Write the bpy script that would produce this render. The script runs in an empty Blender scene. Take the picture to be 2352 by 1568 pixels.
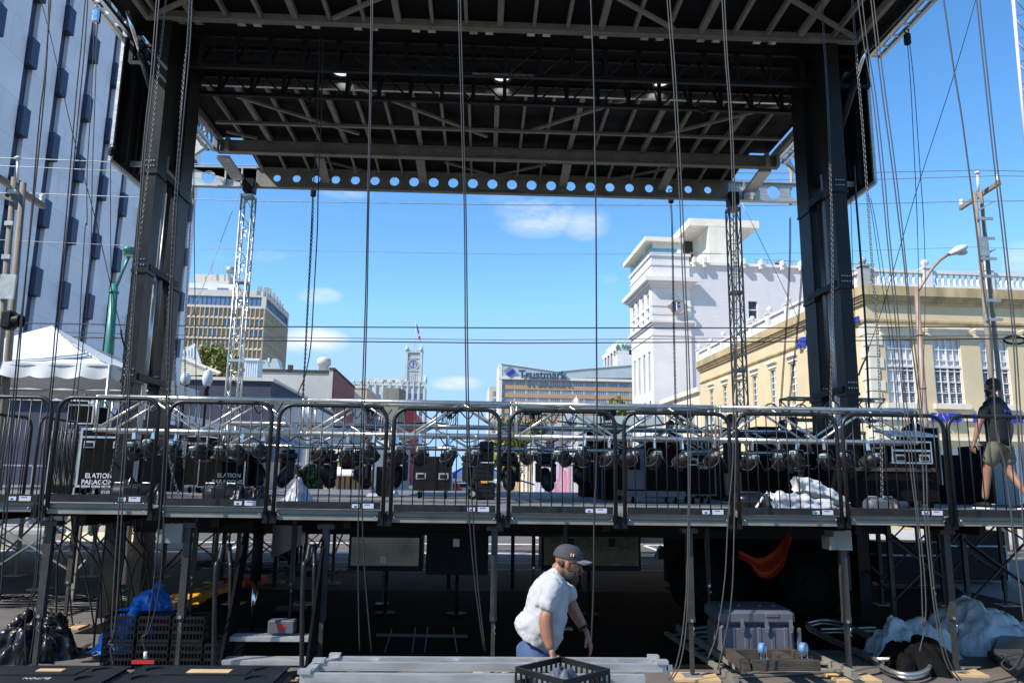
import bpy, bmesh, math, random
from mathutils import Vector, Matrix, Euler
R = math.radians
random.seed(7)
sc = bpy.context.scene
# ---------------------------------------------------------------- camera
F, CU, CV, CH = 1727., 1176., 784., 2.1
a, p, ro = R(2.1), R(10.217), R(.78)
fw = Vector((math.sin(a)*math.cos(p), math.cos(a)*math.cos(p), math.sin(p)))
r0 = Vector((math.cos(a), -math.sin(a), 0)); u0 = r0.cross(fw)
rt = r0*math.cos(ro)+u0*math.sin(ro); up = u0*math.cos(ro)-r0*math.sin(ro)
cd = bpy.data.cameras.new('camera'); cam = bpy.data.objects.new('camera', cd)
sc.collection.objects.link(cam); sc.camera = cam
cam.matrix_world = Matrix(((rt.x, up.x, -fw.x, 0), (rt.y, up.y, -fw.y, 0), (rt.z, up.z, -fw.z, CH), (0, 0, 0, 1)))
cd.sensor_width = 36; cd.lens = F/2352*36; cd.clip_end = 3000; cd.clip_start = .1
# ---------------------------------------------------------------- light
SUN = Vector((-.86*.72, -.47*.72, .69)).normalized()
EL = math.asin(SUN.z); AZ = math.atan2(SUN.x, SUN.y)
w = bpy.data.worlds.new('World'); sc.world = w; w.use_nodes = True
nt = w.node_tree; N = nt.nodes; LK = nt.links
bg = N['Background']; sky = N.new('ShaderNodeTexSky'); sky.sky_type = 'NISHITA'
sky.sun_disc = False; sky.sun_elevation = EL; sky.sun_rotation = AZ
sky.air_density = 1.0; sky.dust_density = 0; sky.ozone_density = 2.5
bg.inputs[1].default_value = .14
sl = bpy.data.lights.new('sun', 'SUN'); sl.energy = 3.6; sl.angle = R(.55); sl.color = (1, .95, .87)
so = bpy.data.objects.new('sun', sl); sc.collection.objects.link(so)
so.rotation_euler = (-SUN).to_track_quat('-Z', 'Y').to_euler()
vs = sc.view_settings; vs.view_transform = 'Standard'; vs.look = 'None'; vs.exposure = .85; vs.gamma = 1
sc.cycles.max_bounces = 8 if hasattr(sc, 'cycles') else 0
# ---------------------------------------------------------------- projection: survey points of the place read off the photo
def D(u, v): return fw+rt*((u-CU)/F)+up*((CV-v)/F)
def W(u, v, x=None, y=None, z=None):
    d = D(u, v)
    k = x/d.x if x is not None else y/d.y if y is not None else (z-CH)/d.z
    return Vector((0, 0, CH))+d*k
th = R(-2.26)          # the street runs along this bearing
SB = Vector((math.sin(th), math.cos(th), 0)); LB = Vector((math.cos(th), -math.sin(th), 0)); ZB = Vector((0, 0, 1))
def B(x, y, z): return LB*x+SB*y+ZB*z                    # street frame -> world
def WB(u, v, X=None, Y=None, Z=None):
    d = D(u, v); q = (d.dot(LB), d.dot(SB), d.z)
    k = X/q[0] if X is not None else Y/q[1] if Y is not None else (Z-CH)/q[2]
    return Vector((q[0]*k, q[1]*k, CH+q[2]*k))
# clouds in the world's sky
def cloud_nodes():
    tc = N.new('ShaderNodeTexCoord')
    noi = N.new('ShaderNodeTexNoise'); noi.inputs['Scale'].default_value = 9; noi.inputs['Detail'].default_value = 8
    noi.inputs['Roughness'].default_value = .62
    mp = N.new('ShaderNodeMapping'); mp.inputs['Scale'].default_value = (1, 1, 2.6)
    LK.new(tc.outputs['Generated'], mp.inputs['Vector']); LK.new(mp.outputs[0], noi.inputs['Vector'])
    acc = None
    for (u, v, ru, rv, s) in [(1235, 490, 95, 55, .8), (1345, 512, 55, 40, .55), (1180, 450, 70, 22, .3), (735, 680, 50, 20, .6), (715, 782, 85, 30, .95), (1050, 880, 60, 16, .8),
                              (790, 445, 60, 14, .4), (600, 585, 60, 12, .25), (1415, 420, 50, 14, .15), (2340, 600, 40, 45, .6), (1390, 640, 30, 14, .3), (560, 590, 80, 15, .2)]:
        d = D(u, v).normalized(); e = D(u+ru, v).normalized()-d; g = D(u, v-rv).normalized()-d
        e = e/e.length_squared; g = g/g.length_squared
        xs = []
        for vec in (e, g):
            dp = N.new('ShaderNodeVectorMath'); dp.operation = 'SUBTRACT'; dp.inputs[1].default_value = d
            LK.new(tc.outputs['Generated'], dp.inputs[0])
            dt = N.new('ShaderNodeVectorMath'); dt.operation = 'DOT_PRODUCT'; dt.inputs[1].default_value = vec
            LK.new(dp.outputs[0], dt.inputs[0])
            m = N.new('ShaderNodeMath'); m.operation = 'MULTIPLY'; LK.new(dt.outputs['Value'], m.inputs[0]); LK.new(dt.outputs['Value'], m.inputs[1]); xs.append(m)
        ad = N.new('ShaderNodeMath'); ad.operation = 'ADD'; LK.new(xs[0].outputs[0], ad.inputs[0]); LK.new(xs[1].outputs[0], ad.inputs[1])
        mr = N.new('ShaderNodeMapRange'); mr.inputs[1].default_value = 1.3; mr.inputs[2].default_value = 0; mr.inputs[3].default_value = 0; mr.inputs[4].default_value = s
        LK.new(ad.outputs[0], mr.inputs[0])
        if acc is None: acc = mr.outputs[0]
        else:
            mx = N.new('ShaderNodeMath'); mx.operation = 'MAXIMUM'; LK.new(acc, mx.inputs[0]); LK.new(mr.outputs[0], mx.inputs[1]); acc = mx.outputs[0]
    s1 = N.new('ShaderNodeMapRange'); s1.inputs[1].default_value = .38; s1.inputs[2].default_value = .66
    LK.new(noi.outputs[0], s1.inputs[0])
    mu = N.new('ShaderNodeMath'); mu.operation = 'MULTIPLY'; LK.new(acc, mu.inputs[0]); LK.new(s1.outputs[0], mu.inputs[1])
    mix = N.new('ShaderNodeMixRGB'); LK.new(mu.outputs[0], mix.inputs[0]); hs = N.new('ShaderNodeHueSaturation'); hs.inputs['Saturation'].default_value = 1.25; LK.new(sky.outputs[0], hs.inputs['Color']); dk = N.new('ShaderNodeMixRGB'); dk.blend_type = 'DARKEN'; dk.inputs[0].default_value = 1; dk.inputs[2].default_value = (1.75, 2.95, 4.6, 1); LK.new(hs.outputs[0], dk.inputs[1]); LK.new(dk.outputs[0], mix.inputs[1])
    mix.inputs[2].default_value = (4.6, 4.6, 5.0, 1); LK.new(mix.outputs[0], bg.inputs[0])
cloud_nodes()
# ---------------------------------------------------------------- materials
MT = {}
def mat(n, c, rough=.6, metal=0., var=.0, scale=3., bump=0., bscale=None, kind='noise', c2=None, spec=None, stretch=(1, 1, 1), alpha=None, trans=0, mortar=None, bs=(1, 1), emit=None):
    m = bpy.data.materials.new(n); m.use_nodes = True; MT[n] = m
    t = m.node_tree; b = t.nodes['Principled BSDF']
    b.inputs['Base Color'].default_value = (*c, 1); b.inputs['Roughness'].default_value = rough; b.inputs['Metallic'].default_value = metal
    if spec is not None: b.inputs['Specular IOR Level'].default_value = spec
    if trans: b.inputs['Transmission Weight'].default_value = trans
    if alpha is not None: b.inputs['Alpha'].default_value = alpha
    if emit: b.inputs['Emission Color'].default_value = (*emit[:3], 1); b.inputs['Emission Strength'].default_value = emit[3]
    if var or bump or kind != 'noise':
        tc = t.nodes.new('ShaderNodeTexCoord'); mp = t.nodes.new('ShaderNodeMapping'); mp.inputs['Scale'].default_value = stretch
        t.links.new(tc.outputs['Object'], mp.inputs[0])
        nz = t.nodes.new('ShaderNodeTexNoise'); nz.inputs['Scale'].default_value = scale; nz.inputs['Detail'].default_value = 6; nz.inputs['Roughness'].default_value = .62
        t.links.new(mp.outputs[0], nz.inputs[0])
        cc = c2 if c2 else tuple(min(1, x*(1-var)) for x in c)
        ch = c if c2 else tuple(min(1, x*(1+var*.6)) for x in c)
        rp = t.nodes.new('ShaderNodeValToRGB'); rp.color_ramp.elements[0].position = .32; rp.color_ramp.elements[1].position = .68
        rp.color_ramp.elements[0].color = (*cc, 1); rp.color_ramp.elements[1].color = (*ch, 1)
        t.links.new(nz.outputs[0], rp.inputs[0]); col = rp.outputs[0]; hgt = nz.outputs[0]
        if kind == 'brick':
            sx = t.nodes.new('ShaderNodeSeparateXYZ'); t.links.new(mp.outputs[0], sx.inputs[0])
            ax = t.nodes.new('ShaderNodeMath'); ax.operation = 'ADD'; t.links.new(sx.outputs[0], ax.inputs[0]); t.links.new(sx.outputs[1], ax.inputs[1])
            cx = t.nodes.new('ShaderNodeCombineXYZ'); t.links.new(ax.outputs[0], cx.inputs[0]); t.links.new(sx.outputs[2], cx.inputs[1])
            bt = t.nodes.new('ShaderNodeTexBrick'); bt.inputs['Scale'].default_value = 1; bt.inputs['Brick Width'].default_value = bs[0]; bt.inputs['Row Height'].default_value = bs[1]
            bt.inputs['Mortar Size'].default_value = bs[2] if len(bs) > 2 else .012; t.links.new(cx.outputs[0], bt.inputs[0]); t.links.new(col, bt.inputs[1])
            dk = t.nodes.new('ShaderNodeMixRGB'); dk.inputs[0].default_value = .35; t.links.new(col, dk.inputs[1]); dk.inputs[2].default_value = (*cc, 1); t.links.new(dk.outputs[0], bt.inputs[2])
            bt.inputs[3].default_value = (*(mortar or cc), 1); col = bt.outputs[0]
            iv = t.nodes.new('ShaderNodeMath'); iv.operation = 'MULTIPLY_ADD'; iv.inputs[1].default_value = -1.; t.links.new(bt.outputs[1], iv.inputs[0]); t.links.new(nz.outputs[0], iv.inputs[2]); hgt = iv.outputs[0]
        t.links.new(col, b.inputs['Base Color'])
        rr = t.nodes.new('ShaderNodeMapRange'); rr.inputs[3].default_value = max(.04, rough-.12); rr.inputs[4].default_value = min(1, rough+.12)
        t.links.new(nz.outputs[0], rr.inputs[0]); t.links.new(rr.outputs[0], b.inputs['Roughness'])
        if bump:
            if bscale:
                n2 = t.nodes.new('ShaderNodeTexNoise'); n2.inputs['Scale'].default_value = bscale; n2.inputs['Detail'].default_value = 4; t.links.new(mp.outputs[0], n2.inputs[0]); hgt = n2.outputs[0]
            bp = t.nodes.new('ShaderNodeBump'); bp.inputs['Strength'].default_value = min(1, bump*4); bp.inputs['Distance'].default_value = bump*.1
            t.links.new(hgt, bp.inputs['Height']); t.links.new(bp.outputs[0], b.inputs['Normal'])
    return m
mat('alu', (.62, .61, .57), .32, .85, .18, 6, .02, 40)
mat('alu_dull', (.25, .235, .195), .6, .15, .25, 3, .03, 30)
mat('alu_mill', (.50, .50, .48), .42, .55, .22, 4, .03, 25, stretch=(1, 4, 4))
mat('chrome', (.8, .8, .8), .12, 1.)
mat('steel', (.4, .4, .4), .35, .9, .2, 8)
mat('gal', (.42, .43, .42), .5, .6, .25, 5)
mat('blk', (.010, .010, .011), .5, .0, .3, 8, .02, 40, spec=.2)
mat('blk_gloss', (.008, .008, .009), .22, 0, .2, 4, spec=.5)
mat('blk_matte', (.006, .006, .0065), .8, 0, .3, 6, .03, 30, spec=.08)
mat('rail_blk', (.016, .0155, .015), .4, .1, .5, 12, .03, 50, spec=.45)
mat('skin_blk', (.006, .006, .0065), .6, 0, .4, 1.2, .05, 2, spec=.15)
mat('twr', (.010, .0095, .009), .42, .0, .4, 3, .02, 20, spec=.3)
mat('ram', (.70, .71, .73), .22, .45)
mat('chainm', (.16, .155, .15), .4, .8, .3, 30)
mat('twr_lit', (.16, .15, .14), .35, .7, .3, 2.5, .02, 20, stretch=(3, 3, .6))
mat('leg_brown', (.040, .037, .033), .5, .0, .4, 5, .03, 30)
mat('rope', (.02, .02, .02), .6, 0, .3, 60)
mat('rope_grey', (.055, .054, .05), .6, 0, .3, 60)
mat('asphalt', (.13, .112, .098), .88, 0, .22, 1.3, .05, 90)
mat('asphalt_dark', (.045, .045, .045), .9, 0, .3, 1.5, .05, 90)
mat('kerb', (.42, .41, .38), .85, 0, .2, 3, .03, 40)
mat('paint_w', (.75, .75, .72), .7, 0, .2, 6)
mat('marble', (.86, .81, .80), .45, 0, .10, .45, .01, 6, kind='brick', bs=(3.84, 2.1, .012), mortar=(.55, .53, .54), stretch=(1, 1, 1))
mat('marble_jamb', (.55, .54, .56), .5, 0, .3, .5)
mat('navy_box', (.035, .045, .095), .5, .1, .2, 1)
mat('glass_dk', (.02, .03, .05), .08, 0)
mat('glass', (.10, .16, .20), .06, .2, .4, .5)
mat('glass_teal', (.22, .42, .46), .05, .3, .2, .4)
mat('precast', (.50, .43, .31), .8, 0, .12, .6, .02, 6)
mat('precast_w', (.62, .57, .50), .75, 0, .12, .3)
mat('tanpane', (.42, .28, .15), .35, 0, .25, .25)
mat('bluepane', (.16, .24, .36), .1, .3, .3, .3)
mat('white', (.70, .68, .67), .7, 0, .10, .5, .02, 8)
mat('white_brick', (.66, .65, .67), .75, 0, .08, 1.5, .10, None, kind='brick', bs=(.42, .13, .02), mortar=(.56, .55, .57))
mat('yellow', (.66, .53, .33), .75, 0, .10, .5, .02, 6)
mat('yellow_dk', (.48, .37, .20), .8, 0, .35, .7, .02, 6, stretch=(2.5, 2.5, .5))
mat('cream', (.78, .73, .62), .75, 0, .12, 1)
mat('peach', (.84, .66, .50), .75, 0, .1, 1)
mat('quoin', (.74, .68, .56), .8, 0, .12, 2, .02, 20)
mat('shutter', (.80, .80, .82), .5, 0, .08, 2)
mat('blueletter', (.03, .05, .45), .35, .1)
mat('navyletter', (.03, .06, .13), .4)
mat('greyletter', (.55, .56, .58), .5)
mat('whiteletter', (.75, .75, .72), .6)
mat('brick_tan', (.50, .29, .16), .85, 0, .15, 1, .02, None, kind='brick', bs=(1.4, .5, .03), mortar=(.46, .30, .19))
mat('brick_red', (.34, .10, .07), .85, 0, .35, .35, .04, None, kind='brick', bs=(1.2, .4, .03), mortar=(.36, .17, .13))
mat('red_paint', (.48, .06, .045), .7, 0, .15, .5)
mat('stucco_grey', (.48, .46, .43), .85, 0, .10, .3, .02, 5)
mat('stucco_lav', (.56, .53, .52), .85, 0, .08, .4)
mat('navywall', (.045, .055, .085), .85, 0, .25, 1.2, .05, 30)
mat('gothic', (.58, .60, .58), .8, 0, .15, .35, .04, 2)
mat('gothic_dk', (.30, .34, .35), .8, 0, .2, .5)
mat('clock', (.45, .44, .62), .5, 0, .08, .5)
mat('conc', (.26, .24, .19), .9, 0, .3, 1.2, .06, 8, stretch=(4, 4, .25))
mat('barrier', (.66, .60, .46), .85, 0, .15, 1.2, .02, 20)
mat('metalpanel', (.50, .55, .54), .45, .2, .08, .3)
mat('whitepanel', (.70, .74, .78), .5, .1, .06, 1, kind='noise')
mat('tent', (.72, .72, .70), .55, 0, .04, 2, .12, 1.6, trans=0)
mat('tent_in', (.55, .50, .42), .8, 0, .1, 2)
mat('green_pole', (.05, .22, .17), .4, .2, .2, 4)
mat('rust', (.42, .37, .34), .6, .2, .3, 1.2, .02, 30, c2=(.26, .12, .06), stretch=(1, 1, .5))
mat('wood_pole', (.24, .21, .17), .85, 0, .35, 4, .06, 14, stretch=(8, 8, .6))
mat('ply', (.56, .38, .19), .75, 0, .2, 5, .02, 30, stretch=(1, 6, 1))
mat('wood_old', (.06, .047, .034), .8, 0, .5, 5, .06, 20, stretch=(1, 5, 5))
mat('porcelain', (.7, .7, .68), .25)
mat('leaf_y', (.23, .26, .045), .6, 0, .5, .6, c2=(.42, .33, .05))
mat('leaf_g', (.06, .11, .03), .6, 0, .5, .8, c2=(.12, .16, .04))
mat('leaf_d', (.03, .06, .025), .6, 0, .4, .8)
mat('bark', (.09, .07, .05), .9, 0, .3, 5)
mat('blue_tarp', (.03, .20, .62), .3, 0, .25, 4, .12, 5)
mat('blk_tarp', (.008, .008, .009), .3, 0, .3, 5, .2, 9, spec=.4)
mat('white_tarp', (.48, .49, .51), .5, 0, .2, 3, .3, 7)
mat('silver_cloth', (.38, .40, .44), .35, .45, .3, 3, .2, 5)
mat('red_cloth', (.42, .035, .01), .7, 0, .3, 5, .1, 8, stretch=(1, 1, 4))
mat('orange', (.85, .32, .03), .55, 0, .15, 6)
mat('yellowf', (.85, .45, .03), .5)
mat('redm', (.5, .02, .02), .5)
mat('pink', (.75, .1, .25), .5)
mat('case_grey', (.09, .095, .115), .55, 0, .15, 3, .04, 30)
mat('deck', (.17, .17, .172), .75, 0, .25, 1.2, .03, 20, stretch=(1, 5, 1))
mat('rubber', (.010, .010, .010), .8, spec=.1)
mat('bluewheel', (.12, .25, .45), .4)
mat('stencil', (.35, .35, .33), .6)
mat('skin_man', (.30, .135, .08), .55, 0, .15, 6, .02, 30)
mat('skin_dim', (.30, .15, .10), .55, 0, .1, 6)
mat('tee', (.42, .41, .41), .85, 0, .06, 6, .22, 9)
mat('tee_blk', (.008, .009, .014), .85, 0, .2, 8, .08, 8)
mat('denim', (.04, .085, .19), .8, 0, .3, 8, .05, 12)
mat('khaki', (.13, .13, .09), .85, 0, .2, 5, .1, 8)
mat('hair', (.045, .026, .016), .7, 0, .5, 30, .1, 30)
mat('hair_dk', (.018, .014, .012), .7, 0, .4, 30)
mat('cap', (.045, .045, .055), .8, 0, .3, 20)
mat('cap_brim', (.16, .15, .15), .7)
mat('ink', (.16, .11, .09), .6)
mat('plastic', (.010, .011, .012), .42, 0, .3, 5, .03, 20, spec=.35)
mat('lens', (.03, .03, .05), .05, .3)
mat('tool_polish', (.50, .44, .33), .2, .5, .25, 1.6, .12, 1.3)
mat('diamond', (.30, .26, .17), .3, .5, .35, 3, .5, 34)
mat('cable', (.018, .018, .019), .45, 0, .3, 9)
mat('screen', (.04, .12, .12), .2)
mat('awning', (.02, .08, .45), .6)
mat('banner_p', (.55, .50, .72), .6, 0, .5, 1.4, c2=(.70, .66, .82), stretch=(9, 9, .5))
mat('banner_r', (.60, .12, .16), .6, 0, .6, 1.4, c2=(.66, .50, .66), stretch=(14, 14, .5))
mat('sign_green', (.02, .22, .12), .5)
# ---------------------------------------------------------------- geometry builder
COL = sc.collection
from mathutils import noise as MN
def crease(o, amp, sc, seed=0):
    me = o.data; me.update(); nn = [v.normal.copy() for v in me.vertices]
    for v, n in zip(me.vertices, nn):
        h = 0
        for k, (s_, a_) in enumerate(((1, 1.), (2.1, .45))):
            d, _ = MN.voronoi(Vector((v.co.x*sc*s_, v.co.y*sc*s_*.8, v.co.z*sc*s_*1.2))+Vector((seed*3.3+k, seed, 0))); h += a_*(min(d[1]-d[0], .55)-.25)
        v.co += n*h*amp
    me.update(); return o
def crinkle(o, amp, sc, seed=0, sub_=0, ridge=True):
    me = o.data
    if sub_:
        bm = bmesh.new(); bm.from_mesh(me); bmesh.ops.subdivide_edges(bm, edges=bm.edges, cuts=sub_, use_grid_fill=True); bm.to_mesh(me); bm.free()
        for q in me.polygons: q.use_smooth = True
    me.update(); nn = [v.normal.copy() for v in me.vertices]
    for v, n in zip(me.vertices, nn):
        c = v.co*sc+Vector((seed*3.1, seed*1.7, 0)); a_ = MN.noise(c); b_ = MN.noise(c*2.3+Vector((5, 1, 2)))
        h = ((1-abs(a_)*3)*.6+(1-abs(b_)*3)*.3) if ridge else a_+.5*b_
        v.co += n*h*amp
    me.update(); return o
class G:
    def __init__(s, fr=None): s.v = []; s.f = []; s.m = []; s.fr = fr; s.mi = 0; s.sm = []; s.smooth = False
    def P(s, q): s.v.append(tuple(s.fr(*q)) if s.fr else tuple(q)); return len(s.v)-1
    def face(s, *i): s.f.append(i); s.m.append(s.mi); s.sm.append(s.smooth)
    def quad(s, a, b, c, d): s.face(*[s.P(q) for q in (a, b, c, d)]); return s
    def poly(s, pts): s.face(*[s.P(q) for q in pts]); return s
    def box(s, x0, x1, y0, y1, z0, z1):
        if x1 < x0: x0, x1 = x1, x0
        if y1 < y0: y0, y1 = y1, y0
        if z1 < z0: z0, z1 = z1, z0
        i = [s.P(q) for q in ((x0, y0, z0), (x1, y0, z0), (x1, y1, z0), (x0, y1, z0), (x0, y0, z1), (x1, y0, z1), (x1, y1, z1), (x0, y1, z1))]
        for q in ((0, 3, 2, 1), (4, 5, 6, 7), (0, 1, 5, 4), (1, 2, 6, 5), (2, 3, 7, 6), (3, 0, 4, 7)): s.face(*[i[k] for k in q])
        return s
    def bbox(s, x0, x1, y0, y1, z0, z1, b=.01):      # box with chamfered vertical and top edges
        pts = [(x0+b, y0), (x1-b, y0), (x1, y0+b), (x1, y1-b), (x1-b, y1), (x0+b, y1), (x0, y1-b), (x0, y0+b)]
        cx, cy = (x0+x1)/2, (y0+y1)/2
        def ring(z, k): return [s.P((px+(k if px < cx else -k), py+(k if py < cy else -k), z)) for px, py in pts]
        r = [ring(z0, b), ring(z0+b, 0), ring(z1-b, 0), ring(z1, b)]
        for q in range(3):
            for j in range(8): s.face(r[q][j], r[q][(j+1) % 8], r[q+1][(j+1) % 8], r[q+1][j])
        s.face(*r[0][::-1]); s.face(*r[3]); return s
    def bar(s, p, q, w, h=None, upv=None):
        p, q = Vector(p), Vector(q); h = h or w; d = (q-p)
        if d.length < 1e-6: return s
        d.normalize(); upv = Vector(upv) if upv else (Vector((0, 0, 1)) if abs(d.z) < .95 else Vector((0, 1, 0)))
        x = d.cross(upv).normalized()*(w/2); y = x.cross(d).normalized()*(h/2)
        i = [s.P(c) for c in (p-x-y, p+x-y, p+x+y, p-x+y, q-x-y, q+x-y, q+x+y, q-x+y)]
        for f in ((3, 2, 1, 0), (4, 5, 6, 7), (0, 1, 5, 4), (1, 2, 6, 5), (2, 3, 7, 6), (3, 0, 4, 7)): s.face(*[i[k] for k in f])
        return s
    def tube(s, pts, r, n=8, cap=True):
        pts = [Vector(q) for q in pts]; rs = r if isinstance(r, (list, tuple)) else [r]*len(pts)
        sm, s.smooth = s.smooth, True; prev = None; last = None; first = None
        for k, q in enumerate(pts):
            t = (pts[min(k+1, len(pts)-1)]-pts[max(k-1, 0)]).normalized()
            if prev is None:
                x = t.cross(Vector((0, 0, 1)) if abs(t.z) < .9 else Vector((0, 1, 0))).normalized()
            else: x = (prev-t*prev.dot(t)).normalized()
            prev = x; y = t.cross(x)
            ring = [s.P(q+(x*math.cos(6.2832*j/n)+y*math.sin(6.2832*j/n))*rs[k]) for j in range(n)]
            if last:
                for j in range(n): s.face(last[j], last[(j+1) % n], ring[(j+1) % n], ring[j])
            else: first = ring
            last = ring
        s.smooth = False
        if cap: s.face(*first[::-1]); s.face(*last)
        s.smooth = sm; return s
    def cyl(s, p, q, r, r2=None, n=16): return s.tube([p, q], [r, r2 if r2 is not None else r], n)
    def sph(s, c, r, n=12, m=8, sq=None):
        r = r if isinstance(r, (tuple, list)) else (r, r, r); sm, s.smooth = s.smooth, True
        rows = []
        for i in range(m+1):
            ph = math.pi*i/m
            rows.append([s.P((c[0]+r[0]*math.sin(ph)*math.cos(6.2832*j/n), c[1]+r[1]*math.sin(ph)*math.sin(6.2832*j/n), c[2]+r[2]*math.cos(ph))) for j in range(n)])
        for i in range(m):
            for j in range(n): s.face(rows[i][j], rows[i+1][j], rows[i+1][(j+1) % n], rows[i][(j+1) % n])
        s.smooth = sm; return s
    def lathe(s, c, prof, n=14):
        sm, s.smooth = s.smooth, True
        rows = [[s.P((c[0]+r*math.cos(6.2832*j/n), c[1]+r*math.sin(6.2832*j/n), c[2]+z)) for j in range(n)] for r, z in prof]
        for i in range(len(rows)-1):
            for j in range(n): s.face(rows[i][j], rows[i][(j+1) % n], rows[i+1][(j+1) % n], rows[i+1][j])
        s.smooth = False; s.face(*rows[0][::-1]); s.face(*rows[-1]); s.smooth = sm; return s
    def prism(s, pts, off):                         # extrude polygon by vector
        off = Vector(off); a_ = [s.P(Vector(q)) for q in pts]; b_ = [s.P(Vector(q)+off) for q in pts]; n = len(pts)
        s.face(*a_[::-1]); s.face(*b_)
        for j in range(n): s.face(a_[j], a_[(j+1) % n], b_[(j+1) % n], b_[j])
        return s
    def grid(s, fn, nu, nv, smooth=True):
        sm, s.smooth = s.smooth, smooth
        r = [[s.P(fn(i/nu, j/nv)) for j in range(nv+1)] for i in range(nu+1)]
        for i in range(nu):
            for j in range(nv): s.face(r[i][j], r[i+1][j], r[i+1][j+1], r[i][j+1])
        s.smooth = sm; return s
    def torus(s, c, R_, r, ax, n=16, m=6, sx=1.):
        ax = Vector(ax).normalized(); x = ax.cross(Vector((0, 0, 1)) if abs(ax.z) < .9 else Vector((0, 1, 0))).normalized(); y = ax.cross(x); c = Vector(c)
        pts = [c+(x*math.cos(6.2832*k/n)+y*math.sin(6.2832*k/n)*sx)*R_ for k in range(n+1)]
        return s.tube(pts, r, m, False)
    def obj(s, name, m, par=None, kind=None):
        me = bpy.data.meshes.new(name); me.from_pydata(s.v, [], s.f); me.update()
        ms = m if isinstance(m, (list, tuple)) else [m]
        for q in ms: me.materials.append(MT[q])
        me.polygons.foreach_set('material_index', s.m); me.polygons.foreach_set('use_smooth', s.sm)
        o = bpy.data.objects.new(name, me); COL.objects.link(o)
        if par is not None:
            o.parent = par; rt_ = par
            base = Vector((0, 0, 0))
            q = par
            while q is not None:
                if q.type == 'EMPTY': base += q.location
                q = q.parent
            if par.type == 'EMPTY' and base.length > 0: o.matrix_parent_inverse = Matrix.Translation(-base)
        if kind: o['kind'] = kind
        return o
def T(name, label, cat, loc=(0, 0, 0), group=None):
    o = bpy.data.objects.new(name, None); COL.objects.link(o); o.location = loc; o.empty_display_size = .2
    o['label'] = label; o['category'] = cat
    if group: o['group'] = group
    return o
def tag(o, label, cat, group=None, kind=None):
    o['label'] = label
    o['category'] = cat
    if group: o['group'] = group
    if kind: o['kind'] = kind
    return o
def dup(root, loc, rz=0, label=None, group=None):
    r = root.copy(); COL.objects.link(r); r.location = loc; r.rotation_euler = (0, 0, rz)
    if label: r['label'] = label
    if group: r['group'] = group
    for ch in root.children:
        c = ch.copy(); COL.objects.link(c); c.parent = r
        for g_ in ch.children:
            e = g_.copy(); COL.objects.link(e); e.parent = c
    return r
def text(txt, size, m, par, org, xd, yd, depth=.01, name='lettering', bold=0.0, align='LEFT'):
    """letters as solid mesh; org lower left, xd reading direction, yd up"""
    cu = bpy.data.curves.new(name, 'FONT'); cu.body = txt; cu.size = size; cu.extrude = depth/2; cu.offset = bold; cu.align_x = align; cu.resolution_u = 3
    o = bpy.data.objects.new(name, cu); COL.objects.link(o)
    dg = bpy.context.evaluated_depsgraph_get(); me = bpy.data.meshes.new_from_object(o.evaluated_get(dg))
    bpy.data.objects.remove(o); xd = Vector(xd); yd = Vector(yd); n = xd.cross(yd).normalized(); org = Vector(org)
    g = G(); g.v = [tuple(org+xd*q.co.x+yd*q.co.y+n*(q.co.z+depth/2)) for q in me.vertices]
    g.f = [tuple(q.vertices) for q in me.polygons]; g.m = [0]*len(g.f); g.sm = [False]*len(g.f)
    return g.obj(name, m, par)
def wall(g, O, U, Nn, w, h, ops, rec=.15):
    """wall sheet with real openings (x0,x1,z0,z1) and reveals; pane depth rec"""
    O, U, Nn = Vector(O), Vector(U), Vector(Nn); Z = Vector((0, 0, 1))
    xs = sorted({0, w, *[q for o in ops for q in o[:2]]}); zs = sorted({0, h, *[q for o in ops for q in o[2:]]})
    for i in range(len(xs)-1):
        for j in range(len(zs)-1):
            cx, cz = (xs[i]+xs[i+1])/2, (zs[j]+zs[j+1])/2
            if any(o[0] < cx < o[1] and o[2] < cz < o[3] for o in ops): continue
            g.quad(*[O+U*x+Z*z for x, z in ((xs[i], zs[j]), (xs[i+1], zs[j]), (xs[i+1], zs[j+1]), (xs[i], zs[j+1]))])
    for o in ops:
        c = [O+U*x+Z*z for x, z in ((o[0], o[2]), (o[1], o[2]), (o[1], o[3]), (o[0], o[3]))]; d = [q-Nn*rec for q in c]
        for k in range(4): g.quad(c[k], c[(k+1) % 4], d[(k+1) % 4], d[k])
    return g
ORD = ['first', 'second', 'third', 'fourth', 'fifth', 'sixth', 'seventh', 'eighth', 'ninth', 'tenth', 'eleventh', 'twelfth', 'thirteenth', 'fourteenth', 'fifteenth', 'sixteenth', 'seventeenth', 'eighteenth', 'nineteenth', 'twentieth']
def foliage(g, c, rad, n, leaf, seed=1, mats=2, core=.35):
    rnd = random.Random(seed); c = Vector(c)
    cl = []
    for k in range(max(8, n//60)):
        d = Vector((rnd.gauss(0, 1), rnd.gauss(0, 1), rnd.gauss(0, 1))).normalized(); k_ = rnd.uniform(core, 1)
        cl.append((c+Vector((d.x*rad[0], d.y*rad[1], d.z*rad[2]))*k_, rnd.uniform(.18, .38)*min(rad)))
    for k in range(n):
        q, r_ = rnd.choice(cl); d = Vector((rnd.gauss(0, 1), rnd.gauss(0, 1), rnd.gauss(0, 1)))*(.5*r_)
        o = q+d; s = leaf*rnd.uniform(.6, 1.4); nn = Vector((rnd.gauss(0, 1), rnd.gauss(0, 1), rnd.gauss(0, 1)+.4)).normalized()
        x = nn.orthogonal().normalized()*s; y = nn.cross(x).normalized()*s*.7; g.mi = rnd.randrange(mats)
        g.face(*[g.P(w_) for w_ in (o-x, o-y*.8, o+x, o+y)])
    return g
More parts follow.
